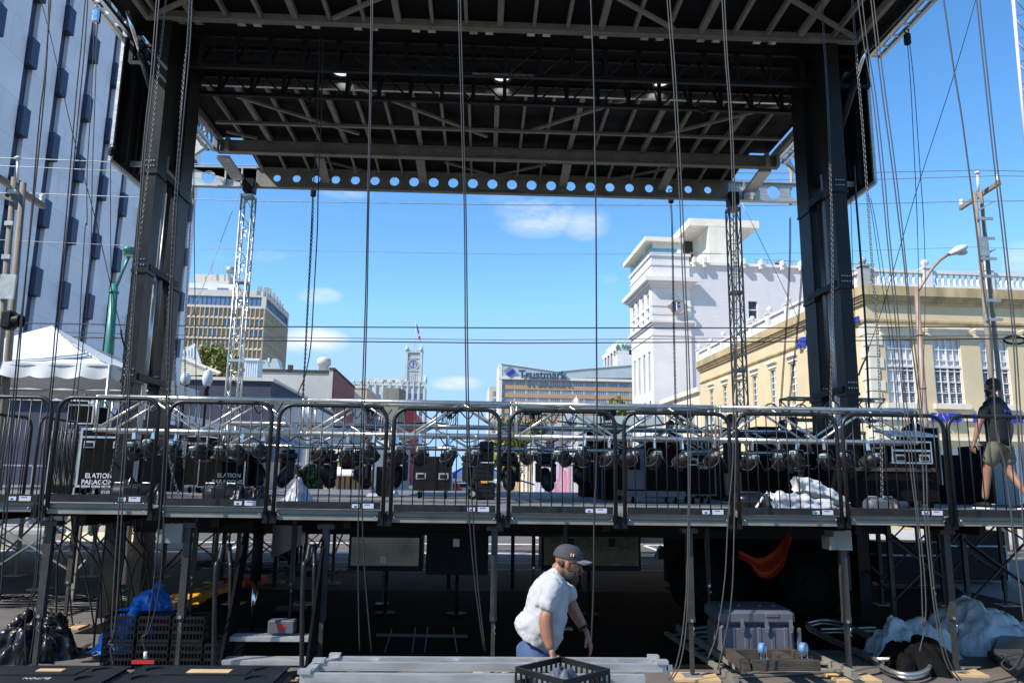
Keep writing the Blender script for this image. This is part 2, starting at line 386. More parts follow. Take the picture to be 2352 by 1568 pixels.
# ================================================================ setting
def ground():
    g = G(); g.quad((-900, -60, 0), (900, -60, 0), (900, 1800, 0), (-900, 1800, 0)); o = g.obj('ground', 'asphalt'); o['kind'] = 'structure'
    for k, (x0, x1, y0, y1, nm) in enumerate([(-60, -13.5, 27, 400, 'pavement'), (13.5, 60, 24, 400, 'pavement')]):
        g = G(B); g.box(x0, x1, y0, y1, 0.004, .14); o = g.obj(nm, 'kerb'); o['kind'] = 'structure'
    g = G(B)
    for x in (-9.5, -6.2, 6.2, 9.5):
        for k in range(14): g.quad(*[(q[0], q[1], .004) for q in ((x-.07, 22+k*9, 0), (x+.07, 22+k*9, 0), (x+.07, 25+k*9, 0), (x-.07, 25+k*9, 0))])
    for y in (21.5, 24.5): g.quad((-12, y, .004), (12, y, .004), (12, y+.3, .004), (-12, y+.3, .004))
    for y in (17.9, 19.3): g.quad((-6, y, .004), (5, y, .004), (5, y+.1, .004), (-6, y+.1, .004))
    o = g.obj('road_marking', 'paint_w'); o['kind'] = 'structure'
ground()
# ---------------------------------------------------------------- marble tower, left
def marble():
    r = T('office_tower', 'tall pale marble tower with dark window slots and navy window boxes', 'building', B(-32, 60, 0))
    X, Hh = -23, 36
    Y0, Y1 = 32.6, WB(430, 700, X=-23).y
    ys = [35.55+3.06*k for k in range(11) if 35.55+3.06*k < Y1-.8]
    print('marble Y1', Y1)
    g = G(); wall(g, B(X, Y0, 0), SB, LB, Y1-Y0, Hh, [(y-.41-Y0, y+.41-Y0, 3.2, Hh-.5) for y in ys], .24)
    b_ = G(B); b_.box(X-22, X-.7, Y0, Y1, 0, Hh-.02); off = len(g.v); g.v += b_.v; g.f += [tuple(i+off for i in f) for f in b_.f]; g.m += b_.m; g.sm += b_.sm
    b2 = G(B); b2.quad((X-.7, Y0, 0), (X, Y0, 0), (X, Y0, Hh), (X-.7, Y0, Hh)); b2.quad((X-.7, Y1, 0), (X, Y1, 0), (X, Y1, Hh), (X-.7, Y1, Hh)); b2.quad((X-.7, Y0, Hh), (X, Y0, Hh), (X, Y1, Hh), (X-.7, Y1, Hh))
    off = len(g.v); g.v += b2.v; g.f += [tuple(i+off for i in f) for f in b2.f]; g.m += b2.m; g.sm += b2.sm
    g.obj('wall', 'marble', r)
    for k, y in enumerate(ys):
        g = G(B); g.box(X-.4, X-.23, y-.41, y+.41, 3.2, Hh-.5); g.obj('window_slot', 'navy_box', r)
        for j in range(-1, 6):
            z = 12.21+3.91*j
            if z > Hh: continue
            g = G(B); g.box(X-.3, X+.27, y-.33, y+.33, z-.77, z+.77); g.obj('window_box', 'navy_box', r)
marble()
# ---------------------------------------------------------------- tan precast tower
def tan():
    Y = 265; c = WB(613, 669, Y=Y); X1 = c.x; zt = c.z; Xl = X1-46; D2 = 37
    r = T('office_block', 'distant tan office block with ribbed concrete panels and a blue window band under its roof', 'building', B(X1-20, Y+18, 0))
    z = lambda v: WB(613, v, Y=Y).z
    zb0, zb1 = z(704), z(683)
    g = G(B); g.box(Xl, X1-.6, Y+.6, Y+D2, 0, zb0); g.obj('core', 'precast', r)
    g = G(B); g.box(Xl, X1, Y, Y+D2, zb1, zt); g.box(Xl, X1, Y, Y+D2, zb0-.8, zb0); g.box(X1-1.6, X1, Y, Y+1.2, zb0, zb1); g.box(X1-.9, X1, Y+D2-1, Y+D2, zb0, zb1); g.obj('parapet', 'precast_w', r)
    g = G(B); g.box(Xl, X1-.5, Y+.4, Y+D2-.4, zb0, zb1)
    g.mi = 1
    for k in range(24): g.box(X1-2-k*1.55, X1-1.9-k*1.55, Y+.25, Y+.4, zb0, zb1)
    for k in range(20): g.box(X1-.5, X1-.35, Y+1.5+k*1.8, Y+1.65+k*1.8, zb0, zb1)
    g.obj('window_band', ['bluepane', 'navy_box'], r)
    g = G(B); ph = 3.68; n = 28; pitch = 1.57
    for k in range(n+1): g.box(X1-.3-k*pitch-.2, X1-.3-k*pitch+.12, Y-.1, Y+.6, 0, zb0-.8)
    for k in range(24): g.box(X1-.6, X1+.1, Y+.2+k*1.57, Y+.5+k*1.57, 0, zb0-.8)
    for j in range(18):
        zz = zb0-.8-ph*j
        g.prism([(Xl, Y-.1, zz-ph+.05), (Xl, Y+.6, zz-ph+1.0), (Xl, Y+.6, zz-ph-.3), (Xl, Y-.1, zz-ph-.15)], (X1-Xl, 0, 0))
        g.prism([(X1+.1, Y, zz-ph+.05), (X1-.6, Y, zz-ph+1.0), (X1-.6, Y, zz-ph-.3), (X1+.1, Y, zz-ph-.15)], (0, D2, 0))
    g.obj('ribs', 'precast', r)
    rnd = random.Random(3)
    for j in range(10):
        g = G(B); zz = zb0-.8-ph*j
        for k in range(n):
            g.mi = 0 if rnd.random() < .8 else 1; g.box(X1-.3-(k+1)*pitch+.25, X1-.3-k*pitch-.3, Y+.5, Y+.58, zz-ph+1.05, zz-.35)
        for k in range(23): g.mi = 0; g.box(X1-.56, X1-.5, Y+.6+k*1.57, Y+1.6+k*1.57, zz-ph+1, zz-.35)
        g.obj('window_row', ['tanpane', 'bluepane'], r)
    pv = lambda u, v: WB(u, v, Y=Y+12)
    a_, b_ = pv(420, 649), pv(541, 668); g = G(B); g.box(a_.x-6, b_.x, Y+12, Y+30, zt-1, a_.z); ph1 = g.obj('penthouse', 'white', r)
    g = G(B); q = pv(424, 661), pv(476, 667); g.box(q[0].x, q[1].x, Y+11.9, Y+12.1, q[1].z, q[0].z); q = pv(499, 661), pv(524, 667); g.box(q[0].x, q[1].x, Y+11.9, Y+12.1, q[1].z, q[0].z); g.obj('window', 'bluepane', ph1)
    a2, b2 = pv(442, 624), pv(519, 650); g = G(B); g.box(a2.x, b2.x, Y+15, Y+26, b2.z, a2.z); g.obj('plant_room', 'precast_w', r)
    g = G(B)
    for (u, v0, v1) in [(481, 600, 626), (484, 598, 626), (499, 610, 626), (508, 613, 626), (521, 607, 636), (532, 627, 648), (455, 617, 626)]:
        q0, q1 = pv(u, v0), pv(u, v1); g.bar((q0.x, Y+14, q0.z), (q1.x, Y+14, q1.z), .18)
    q = pv(526, 617); g.cyl((q.x, Y+14, q.z-1.1), (q.x, Y+14, q.z+1), 1.6); g.bar((q.x, Y+14, q.z-6), (q.x, Y+14, q.z), .2)
    for u, v in [(597, 662), (612, 664), (619, 668), (628, 678), (635, 687), (641, 695), (647, 703)]:
        k = WB(u, v+3, X=X1-.5) if u > 613 else WB(u, v+5, Y=Y+.5); g.box(k.x-.9, k.x+.5, k.y-.5, k.y+.5, k.z-2, k.z+1.4)
    g.obj('antenna', 'gal', r)
tan()
# ---------------------------------------------------------------- small far/mid buildings
def slab(name, label, cat, mat_, u0, u1, vt, Y, depth, cap=None, X=None, zb=0, cat2=None, rel=0):
    A = WB(u0, vt, Y=Y); C_ = WB(u1, vt, Y=Y); r = T(name, label, cat, B((A.x+C_.x)/2, Y+depth/2, 0)); zt = (A.z+C_.z)/2
    g = G(B); g.box(A.x, C_.x, Y, Y+depth, zb, zt); g.obj('wall', mat_, r)
    if cap: g = G(B); g.box(A.x-.3, C_.x+.3, Y-.3, Y+depth+.3, zt, zt+cap[1]); g.obj('coping', cap[0], r)
    return r, A.x, C_.x, zt
def near_left():
    r, x0, x1, zt = slab('street_building', 'low dark navy painted building with a pale coping, behind the globe lamps', 'building', 'navywall', 395, 624, 873, 90, 45, ('precast_w', .35))
    g = G(B); q = WB(663, 905, Y=91)
    g.box(x1, x1+4.2, 92, 130, 0, zt-2.5); g.obj('side_wall', 'stucco_lav', r)
    g = G(B)
    for k in range(3): g.box(x1+.02+k*1.3, x1+1.1+k*1.3, 91.8, 92, 3.5, 7)
    g.obj('window', 'bluepane', r)
    # grey stucco building with brick street face
    r = T('brick_building', 'grey stucco building with a red brick street side and roof vents', 'building', B(-26, 180, 0))
    Y = 163; A = WB(560, 850, Y=Y); C_ = WB(757, 857, Y=Y); E = WB(769, 850, Y=Y); x1 = E.x
    g = G(B); g.box(A.x, C_.x, Y, Y+34, 0, C_.z); g.box(C_.x, x1-.3, Y-.3, Y+34, 0, E.z); g.obj('wall', 'stucco_grey', r)
    q = WB(677, 870, Y=Y)
    g = G(B); g.box(A.x, C_.x, Y-.25, Y+.5, C_.z, C_.z+.6); g.box(C_.x-.1, x1+.1, Y-.5, Y+34, E.z, E.z+.5); g.box(WB(661, 850, Y=Y).x, WB(671, 850, Y=Y).x, Y-.25, Y+1, C_.z, C_.z+1.6); g.obj('coping', 'wood_old', r)
    g = G(B); g.box(x1-.3, x1, Y+.2, Y+34, 0, E.z-.1); g.obj('brick_face', 'brick_red', r)
    g = G(B)
    for k in range(7):
        for zz in (13.8, 7.5): g.box(x1, x1+.06, Y+2+k*4.4, Y+4+k*4.4, zz-1.6, zz+1.6)
    g.obj('window', 'bluepane', r)
    g = G(B); g.box(A.x+1, WB(670, 870, Y=Y).x, Y-9, Y, 0, C_.z-4.5); g.obj('lower_wing', 'stucco_lav', r)
    g = G(B); q = WB(743, 852, Y=170); g.lathe((q.x, 170, q.z-3), [(1.1, 0), (1.1, 4.2), (1.55, 4.3), (1.55, 5.6), (1.1, 6)], 12); g.obj('vent_pipe', 'precast_w', r)
    g = G(B)
    for (u0, u1, v0, v1) in [(590, 624, 829, 851), (624, 648, 826, 850), (560, 590, 833, 852)]:
        q0, q1 = WB(u0, v0, Y=168), WB(u1, v1, Y=168); g.prism([(q0.x, 166, q1.z), (q1.x, 166, q1.z), (q1.x-.8, 166, q0.z), (q0.x+.6, 166, q0.z)], (0, 4, 0))
    q = WB(618, 822, Y=168); g.cyl((q.x, 168, q.z), (q.x, 168, q.z-4), .25); g.obj('roof_duct', 'metalpanel', r)
    # continuing block
    r = T('shop_building', 'lower grey building stepping down beyond the red brick one', 'building', B(-20, 220, 0))
    Y = 197; q = WB(804, 889, Y=Y); g = G(B); g.box(q.x-10, q.x, Y, Y+50, 0, q.z); g.obj('wall', 'stucco_lav', r)
    g = G(B)
    for k in range(9): g.box(q.x, q.x+.06, Y+2+k*5, Y+4.2+k*5, 9, 12.5); g.box(q.x, q.x+.06, Y+2+k*5, Y+4.2+k*5, 3, 6)
    g.obj('window', 'gothic_dk', r)
    r, x0, x1, zt = slab('stone_building', 'pale yellow stone building with a blank front, between the brick building and the clock tower', 'building', 'precast', 811, 843, 891, 262, 40, ('precast_w', .8))
    g = G(B)
    for k in range(5): g.box(x1, x1+.1, 266+k*7, 269+k*7, zt-9, zt-4)
    g.obj('window', 'gothic_dk', r)
    r = T('concrete_pylon', 'weathered board marked concrete pylon standing in front of the clock tower', 'pylon', B(-5, 121, 0))
    q0, q1 = WB(884, 890, Y=120), WB(916, 890, Y=120); g = G(B); g.prism([(q0.x, 120, 0), (q1.x, 120, 0), (q1.x+.9, 124, 0), (q0.x, 124, 0)], (0, 0, q0.z)); g.obj('shaft', 'conc', r)
    r, x0, x1, zt = slab('red_building', 'bright red painted three storey building at the foot of the clock tower', 'building', 'red_paint', 878, 925, 937, 240, 60, ('cream', .5))
    q = WB(925, 937, Y=240); g = G(B); g.prism([(q.x, 240, 0), (q.x+3.5, 243, 0), (q.x+4.2, 300, 0), (q.x, 300, 0)], (0, 0, zt-.3)); g.obj('side_wall', 'red_paint', r)
    g = G(B)
    for k in range(3): g.box(q.x-1.8, q.x-.8, 239.9, 240, 6.5+k*6.2, 9.5+k*6.2)
    g.obj('window', 'gothic_dk', r)
near_left()
def clocktower():
    Y = 330; r = T('clock_tower_building', 'pale gothic stone building with a tall clock tower and pinnacles', 'building', B(-8, 345, 0))
    q = lambda u, v: WB(u, v, Y=Y)
    x0, x1 = q(933, 850).x, q(966, 850).x; zt = q(950, 804).z; zc = q(948, 837).z; zs = q(950, 884).z
    g = G(B); g.box(x0, x1, Y, Y+7, 0, zt)
    for x in (x0, x1):
        for y in (Y, Y+7):
            g.box(x-.55, x+.55, y-.55, y+.55, 0, zt-.5); g.lathe((x, y, zt-.6), [(.75, 0), (.75, 1.8), (.45, 2.0), (.35, 2.6), (.05, 3.6)], 8)
    g.box(x0-.4, x1+.4, Y-.5, Y+7.5, zt-1.1, zt-.7); g.box(x0-.2, x1+.2, Y-.3, Y+.2, q(950, 823).z, q(950, 823).z+.4); g.box(x0, x1, Y-.3, Y+.2, q(950, 852).z, q(950, 852).z+.5)
    for k in range(7): xx = x0+.6+k*(x1-x0-1.2)/6; g.box(xx-.1, xx+.1, Y-.2, Y+.1, zs+1.2, q(950, 853).z-.6)
    for k in range(9): xx = x0+.6+k*(x1-x0-1.2)/8; g.box(xx-.12, xx+.12, Y-.12, Y+.1, zt-.8, zt+.3+.35*(k % 2)); g.box(x1-.1, x1+.12, Y+.4+k*.75, Y+.64+k*.75, zt-.8, zt+.3+.35*(k % 2))
    tw = g.obj('tower', 'gothic', r)
    g = G(B)
    for k in range(6): xx = x0+.8+k*(x1-x0-1.6)/5; g.box(xx-.2, xx+.2, Y-.03, Y, q(950, 820).z, q(950, 812).z)
    for k in range(6): g.box(x1, x1+.05, Y+1+k*.9, Y+1.4+k*.9, q(950, 820).z, q(950, 812).z)
    for k in range(3): xx = x0+1.4+k*1.5; g.box(xx-.4, xx+.4, Y-.03, Y, zs+.2, zs+1)
    g.obj('belfry_opening', 'gothic_dk', tw)
    xc = (x0+x1)/2-.1; g = G(B); n = 32
    g.prism([(xc+2.15*math.cos(6.2832*k/n), Y-.25, zc+2.15*math.sin(6.2832*k/n)) for k in range(n)], (0, .25, 0)); ck = g.obj('clock_face', 'clock', r)
    g = G(B); g.tube([(xc+2.2*math.cos(6.2832*k/n), Y-.3, zc+2.2*math.sin(6.2832*k/n)) for k in range(n+1)], .14, 5, False)
    g.tube([(xc+1.25*math.cos(6.2832*k/n), Y-.3, zc+1.25*math.sin(6.2832*k/n)) for k in range(n+1)], .05, 4, False); g.obj('clock_rim', 'white', ck)
    g = G(B)
    for k in range(12):
        an = 6.2832*k/12; c_, s_ = math.sin(an), math.cos(an)
        g.bar((xc+1.35*c_, Y-.32, zc+1.35*s_), (xc+1.95*c_, Y-.32, zc+1.95*s_), .36 if k % 3 == 0 else .26, .06, (0, 1, 0))
    g.obj('numeral', 'navyletter', ck)
    g = G(B); g.bar((xc, Y-.4, zc), (xc-.35, Y-.4, zc+1.5), .22, .06, (0, 1, 0)); g.bar((xc+.5, Y-.42, zc+.9), (xc-.75, Y-.42, zc-1.35), .2, .06, (0, 1, 0)); g.obj('hand', 'navyletter', ck)
    # body
    xl = WB(812, 890, Y=Y+6).x; xr = q(976, 890).x; g = G(B)
    g.box(x0-1.5, xr, Y-1, Y+22, 0, zs+.3); g.box(xl, x0, Y+6, Y+26, 0, q(900, 884).z+.6); g.box(WB(838, 867, Y=Y+10).x, x0, Y+10, Y+22, 0, WB(880, 867, Y=Y+10).z)
    for k in range(8):
        xx = xl+k*(x0-1-xl)/7; g.box(xx-.4, xx+.4, Y+5.3, Y+6, 0, zs+1.2); g.lathe((xx, Y+5.6, zs+1.2), [(.45, 0), (.35, .8), (.05, 1.9)], 8)
    for k in range(26): xx = xl+k*(x0-1.5-xl)/25; g.box(xx-.18, xx+.18, Y+5.6, Y+5.9, zs+.4, zs+1.4)
    g.box(xl, x0-1.5, Y+5.5, Y+6, zs+1.4, zs+1.7)
    for k in range(12): xx = x0-1.5+k*(xr-x0+1.5)/11; g.box(xx-.18, xx+.18, Y-1.3, Y-1, zs+.2, zs+1.2)
    g.box(x0-1.5, xr+.2, Y-1.5, Y-.9, zs+1.2, zs+1.5); g.box(x0-1.5, xr+.2, Y-1.5, Y-.9, zs-.6, zs)
    for k in range(5): xx = x0-1.5+k*(xr-x0+1.5)/4; g.box(xx-.3, xx+.3, Y-1.7, Y-1, 0, zs+1.6)
    g.lathe((xr+.2, Y-1, zs+.3), [(.4, 0), (.8, 1.5), (.6, 2.6), (.45, 3.4), (.1, 4.2)], 8)
    g.obj('body', 'gothic', r)
    g = G(B)
    for row in range(9):
        zz = zs-6-row*3.7
        for k in range(7): xx = xl+1.2+k*(x0-1-xl)/7; g.box(xx, xx+1.5, Y+5.9, Y+6, zz, zz+2.2)
        for k in range(4): xx = x0-.9+k*(xr-x0+1.5)/4; g.box(xx, xx+1.1, Y-1.06, Y-1, zz, zz+2.2)
    for k in range(3): xx = WB(880, 867, Y=Y+10).x+k*4; g.box(xx, xx+1.5, Y+9.9, Y+10, zs+2, zs+3.2)
    g.obj('window', 'bluepane', r)
    # flag on the tower's pole
    f = T('flagpole', 'white flagpole with a drooping flag on top of the clock tower', 'flagpole', B(xc, Y+3, zt))
    pz = q(951, 735).z; g = G(B); g.tube([(xc, Y+3, zt-.5), (xc+.3, Y+3, pz)], [.16, .08], 6); g.sph((xc+.3, Y+3, pz), .25, 8, 6); g.obj('pole', 'white', f)
    g = G(B); z1 = q(951, 741).z; z2 = q(951, 783).z
    for k, mi in enumerate((0, 0, 1, 2, 1, 2)):
        t0, t1 = k/6, (k+1)/6; g.mi = mi
        w_ = lambda t: (.3+.9*min(1, t*2.2), .3+1.7*t)
        for d in (-.06, .06): g.quad((xc+.2+w_(t0)[1]*.9, Y+3+d, z1+(z2-z1)*t0), (xc+.3+w_(t0)[1]*.9+w_(t0)[0]*.8, Y+3.2+d, z1+(z2-z1)*t0), (xc+.3+w_(t1)[1]*.9+w_(t1)[0]*.5, Y+3.2+d, z1+(z2-z1)*t1), (xc+.2+w_(t1)[1]*.9, Y+3+d, z1+(z2-z1)*t1))
    g.obj('flag', ['navyletter', 'redm', 'white'], f)
clocktower()
def trust():
    Y = 390; q = lambda u, v: WB(u, v, Y=Y)
    r = T('bank_building', 'wide tan brick building with window bands and big blue sign on top', 'building', B(q(1290, 900).x, 400, 0))
    x0, x1 = q(1153, 870).x, q(1475, 870).x; z1 = q(1200, 872).z
    bands = [(876.5, 885.5), (895, 904), (913.5, 922), (932, 940.5), (950.5, 958.5), (969, 977), (987, 995), (1006, 1014), (1024, 1032)]
    g = G(B); zc = z1
    for b in bands:
        za, zb = q(1250, b[0]).z, q(1250, b[1]).z; g.box(x0, x1, Y, Y+20, za, zc); zc = zb
    g.box(x0, x1, Y, Y+20, 0, zc); g.obj('wall', 'brick_tan', r)
    for b in bands:
        za, zb = q(1250, b[0]).z, q(1250, b[1]).z; g = G(B); g.box(x0+.1, x1, Y+.5, Y+19, zb, za); g.mi = 1
        k = 0; xx = x0
        while xx < x1: g.box(xx, xx+(.9 if k % 6 == 0 else .16), Y+.3, Y+.5, zb, za); g.box(xx+.3, xx+.46, Y+.3, Y+.5, zb, za); xx += 1.02; k += 1
        g.obj('window_band', ['bluepane', 'metalpanel'], r)
    g = G(B); xa = q(1146, 870).x; P_ = [(u, v) for u, v in ((1149, 834), (1279, 853), (1336, 847), (1475, 836))]
    pts = [(q(u, v).x, Y-.6, q(u, v).z) for u, v in P_]; g.prism([(pts[0][0], Y-.6, q(1150, 868).z)]+pts+[(pts[-1][0], Y-.6, q(1475, 868).z)], (0, 12, 0))
    g.obj('sign_parapet', 'metalpanel', r)
    g = G(B); g.box(xa, x1, Y-1, Y+1, q(1250, 872).z-.2, q(1250, 867).z); g.box(xa, x0, Y-.8, Y+20, 0, q(1150, 835).z)
    for k in range(3): g.bar(Vector(pts[k])+Vector((0, -.2, 0)), Vector(pts[k+1])+Vector((0, -.2, 0)), .7, .5)
    g.obj('end_wall', 'white', r)
    # the sign
    a_ = q(1191, 868); text('Trustmark', 5.8, 'navyletter', r, B(a_.x, Y-1.6, a_.z-.1), LB, ZB, .6, 'sign_lettering', .16)
    g = G(B); c = q(1170, 853); R_ = 3.35
    for k in range(12):
        t0 = -1+2*k/12; t1 = t0+.115
        A1 = Vector((c.x-R_*.5*(1-t0)+0, 0, 0))
        # stripes parallel to one edge of the diamond
        def pt(s, t): return (c.x+R_*(s-t)/2*1., Y-1.6, c.z+R_*(s+t)/2*.88)
        g.mi = 0 if k < 6 else 1
        g.prism([pt(-1, t0), pt(1, t0), pt(1, t1), pt(-1, t1)], (0, .3, 0))
    g.obj('sign_emblem', ['blueletter', 'bluepane'], r)
    r, x0, x1, zt = slab('stone_tower', 'narrow pale stone building at the left end of the wide brick one', 'building', 'precast_w', 1124, 1146, 887, 420, 30)
    g = G(B)
    for k in range(10):
        for x in (x0+1.8,): g.box(x, x+1.6, 419.8, 420, zt-5-k*4.1, zt-2.8-k*4.1)
    g.obj('window', 'gothic_dk', r)
    # steeple in front
    s = T('steeple', 'small pale church steeple top in front of the tan brick building', 'steeple', B(WB(1324, 910, Y=300).x, 300, 0))
    c = WB(1324, 930, Y=300); zt = WB(1324, 908, Y=300).z; zm = WB(1324, 916, Y=300).z; g = G(B); g.lathe((c.x, 300, 0), [(1.6, 0), (1.6, c.z-.5), (1.2, c.z-.3), (1.1, zm), (.4, zm+.3), (.15, zm+.5), (.3, zm+.8), (.05, zt)], 10); g.obj('spire', 'precast_w', s)
    # far bank tower
    Y = 430; r = T('bank_tower', 'white high rise with dark glass and green lettering, partly hidden by the white corner building', 'building', B(WB(1430, 800, Y=430).x, 450, 0))
    xa, xb = q(1382, 800).x*430/390, WB(1500, 800, Y=Y).x; zt, zb = WB(1381, 790, Y=Y).z, WB(1381, 801, Y=Y).z
    g = G(B); g.box(xa, xb, Y, Y+42, zb, zt); g.box(xa+2, xb, Y+6, Y+40, zt, zt+3.4); g.box(xa, xa+7.5, Y, Y+1, 0, zb)
    for k in range(5): g.box(xa, xa+1, Y+k*9, Y+k*9+2.5, 0, zb)
    g.obj('frame', 'white', r)
    g = G(B); g.box(xa+.8, xb, Y+1.2, Y+40, 0, zb-.02); g.obj('glass_wall', 'navy_box', r)
    a_ = WB(1427, 799.5, Y=Y); text('REGIONS', 3.6, 'sign_green', r, B(a_.x, Y-.4, a_.z), LB, ZB, .3, 'sign_lettering', .05)
    g = G(B); c = WB(1419, 796, Y=Y); g.prism([(c.x-1.6, Y-.5, c.z-1.2), (c.x+1.6, Y-.5, c.z-1.2), (c.x, Y-.5, c.z+1.8)], (0, .4, 0)); g.obj('sign_emblem', 'sign_green', r)
    g = G(B); a_ = WB(1416, 815, Y=410); b_ = WB(1475, 842, Y=410); g.box(a_.x, b_.x, 408, 420, b_.z-10, a_.z); g.obj('roof_plant', 'white', r)
trust()
# ---------------------------------------------------------------- white corner building
def whitebuilding():
    X = 18; Y0 = WB(1499, 750, X=X).y; Y1 = WB(1450, 770, X=X).y
    print('white', Y0, Y1)
    r = T('corner_building', 'white painted brick corner building with big cornice, arched windows and a round F sign', 'building', B(25, 75, 0))
    zt = WB(1494, 583, X=X).z; zm = WB(1583, 601, Y=Y0).z; xt = WB(1583, 600, Y=Y0).x; xe = 40
    zA, zB_ = WB(1496, 640, X=X).z, WB(1496, 740, X=X).z
    ops = []; g = G()
    pt_ = (Y1-Y0)/4.4; yy = [Y0+pt_*.72+k*pt_ for k in range(4)]
    za0, za1 = zB_+.35, zB_+2.9
    for y in yy: ops.append((y-.36-Y0, y+.36-Y0, za0, za1))
    for y in yy:
        ops.append((y-.36-Y0, y+.36-Y0, zB_-6.3, zB_-2.6)); ops.append((y-.36-Y0, y+.36-Y0, 5.2, zB_-7.2))
    wall(g, B(X, Y0, 0), SB, -LB, Y1-Y0, zt, ops, .28)
    g2 = G(B); g2.box(X+.9, xe, Y0+.75, Y1-.1, 0, zm-.2); g2.box(X, X+.9, Y1-.05, Y1, 0, zt)
    g2.quad((X, Y0, 0), (xt, Y0, 0), (xt, Y0, zt), (X, Y0, zt)); g2.quad((xt, Y0, 0), (xt, Y0, zt), (xt, Y0+.3, zt), (xt, Y0+.3, 0)); g2.quad((X, Y0, zt), (xt, Y0, zt), (xt, Y1, zt), (X, Y1, zt)); g2.quad((xt, Y0+.2, zm-1), (xt, Y0+.2, zt), (xt, Y1, zt), (xt, Y1, zm-1)); g2.quad((X, Y1, 0), (xt, Y1, 0), (xt, Y1, zt), (X, Y1, zt))
    off = len(g.v); g.v += g2.v; g.f += [tuple(i+off for i in f) for f in g2.f]; g.m += g2.m; g.sm += g2.sm
    g.obj('tower_wall', 'white', r)
    wz = (WB(1720, 733, Y=Y0+.3).z, WB(1720, 692, Y=Y0+.3).z); wx = (WB(1718, 700, Y=Y0+.3).x, WB(1739, 700, Y=Y0+.3).x)
    g = G(); wall(g, B(xt, Y0+.2, 0), LB, -SB, xe-xt, zm, [(wx[0]-xt, wx[1]-xt, *wz)], .25); g.obj('brick_wall', 'white_brick', r)
    g = G(B); g.box(wx[0], wx[1], Y0+.42, Y0+.48, *wz); wn = g.obj('window', 'navy_box', r)
    g = G(B); zc = sum(wz)/2+.05; g.box(wx[0], wx[1], Y0+.34, Y0+.41, zc-.05, zc+.05); g.box(wx[0]-.1, wx[1]+.1, Y0-.05, Y0+.4, wz[0]-.2, wz[0]); g.box(wx[0], wx[0]+.06, Y0+.34, Y0+.41, *wz); g.box(wx[1]-.06, wx[1], Y0+.34, Y0+.41, *wz); g.obj('frame', 'white', wn)
    for k, o in enumerate(ops):
        g = G(B); g.box(X+.26, X+.3, Y0+o[0], Y0+o[1], o[2], o[3]); wn = g.obj('window', 'glass', r)
        g = G(B); zc = (o[2]+o[3])/2; g.box(X+.2, X+.26, Y0+o[0], Y0+o[1], zc-.05, zc+.05)
        if k < 4:
            yc = Y0+(o[0]+o[1])/2
            for s in (-1, 1):
                g.prism([(X-.02, yc+s*.42, o[3]-.5)]+[(X-.02, yc+s*.42*math.cos(t*math.pi/2/5), o[3]-.5+.5*math.sin(t*math.pi/2/5)) for t in range(6)]+[(X-.02, yc+s*.421, o[3]+.01)], (.24, 0, 0))
        g.obj('frame', 'white', wn)
    # cornices
    g = G(B)
    for (z0, z1, o_) in ((zA-.35, zA+.05, .75), (zA-.6, zA-.35, .45), (zA-.85, zA-.6, .2), (zB_-.1, zB_+.12, .3), (zB_-.3, zB_-.1, .15), (zt-.25, zt+.03, .14), (zt-1.15, zt-1., .08), (zB_-1.3, zB_-1.15, .06), (zA-2.6, zA-2.35, .06), (zA-3.4, zA-3.1, .05)):
        g.box(X-o_, X-.001, Y0-o_, Y1+o_, z0, z1); g.box(X-.001, xt+o_*.8, Y0-o_, Y0-.001, z0, z1)
    for k in range(5): y = Y0+pt_*.22+k*pt_; g.box(X-.12, X, y-.26, y+.26, zB_+.1, zA-.85)
    g.box(xt+.1, xe, Y0-.05, Y0+.2, zm-.25, zm)
    g.obj('cornice', 'white', r)
    for u in (1592, 1616, 1706, 1745, 1794, 1836):
        q = WB(u, 602, Y=Y0); g = G(B); g.box(q.x-.12, q.x+.12, Y0-.3, Y0+.1, zm-.5, zm+.35); g.box(q.x-.1, q.x+.1, Y0-.45, Y0-.3, zm-.15, zm+.38); g.obj('parapet_post', 'white', r)
    # roof pavilion
    A, Bq = WB(1491, 537, X=X-.3), WB(1570, 539, Y=Y0+.4); g = G(B); g.box(X-.5, Bq.x, Y0+.2, Y1+1.2, A.z-.42, A.z); pv = g.obj('pavilion_roof', 'cream', r)
    g = G(B); g.box(WB(1555, 560, Y=Y0+.5).x, Bq.x-.1, Y0+.5, Y0+1.2, zt, A.z-.42); g.box(X+.3, Bq.x-.1, Y0+.55, Y0+.7, A.z-1.0, A.z-.42); g.box(X+.2, X+.3, Y0+.55, Y1+.8, A.z-.62, A.z-.42); g.obj('pavilion_frame', 'cream', r)
    g = G(B); g.box(X+.25, X+.3, Y0+.6, Y1+.9, zt+.02, A.z-.62); g.box(X+.3, WB(1555, 560, Y=Y0+.5).x, Y0+.6, Y0+.65, zt+.02, A.z-1.0); g.obj('pavilion_glass', 'glass_teal', r)
    g = G(B); g.box(X+1, Bq.x-.6, Y0+2.5, Y0+2.6, zt+.02, A.z-.5); g.obj('pavilion_back', 'greyletter', r)
    # modern roof canopy
    Yc = 70; a1 = WB(1583, 501, Y=Yc); b1 = WB(1743, 507, Y=Yc); zr = (a1.z+b1.z)/2; th_ = .75
    g = G(B); g.box(a1.x, b1.x, Yc, Yc+8, zr-th_, zr); g.obj('canopy_roof', 'cream', r)
    q0, q1 = WB(1627, 520, Y=Yc), WB(1702, 520, Y=Yc); g = G(B); g.box(q0.x, q1.x, Yc+.02, Yc+6, zm-.3, zr-th_); g.obj('canopy_wall', 'cream', r)
    g = G(B); g.box(q0.x-1.8, q0.x-.05, Yc+5, Yc+5.3, zm-.3, zr-th_); g.obj('canopy_door', 'wood_old', r)
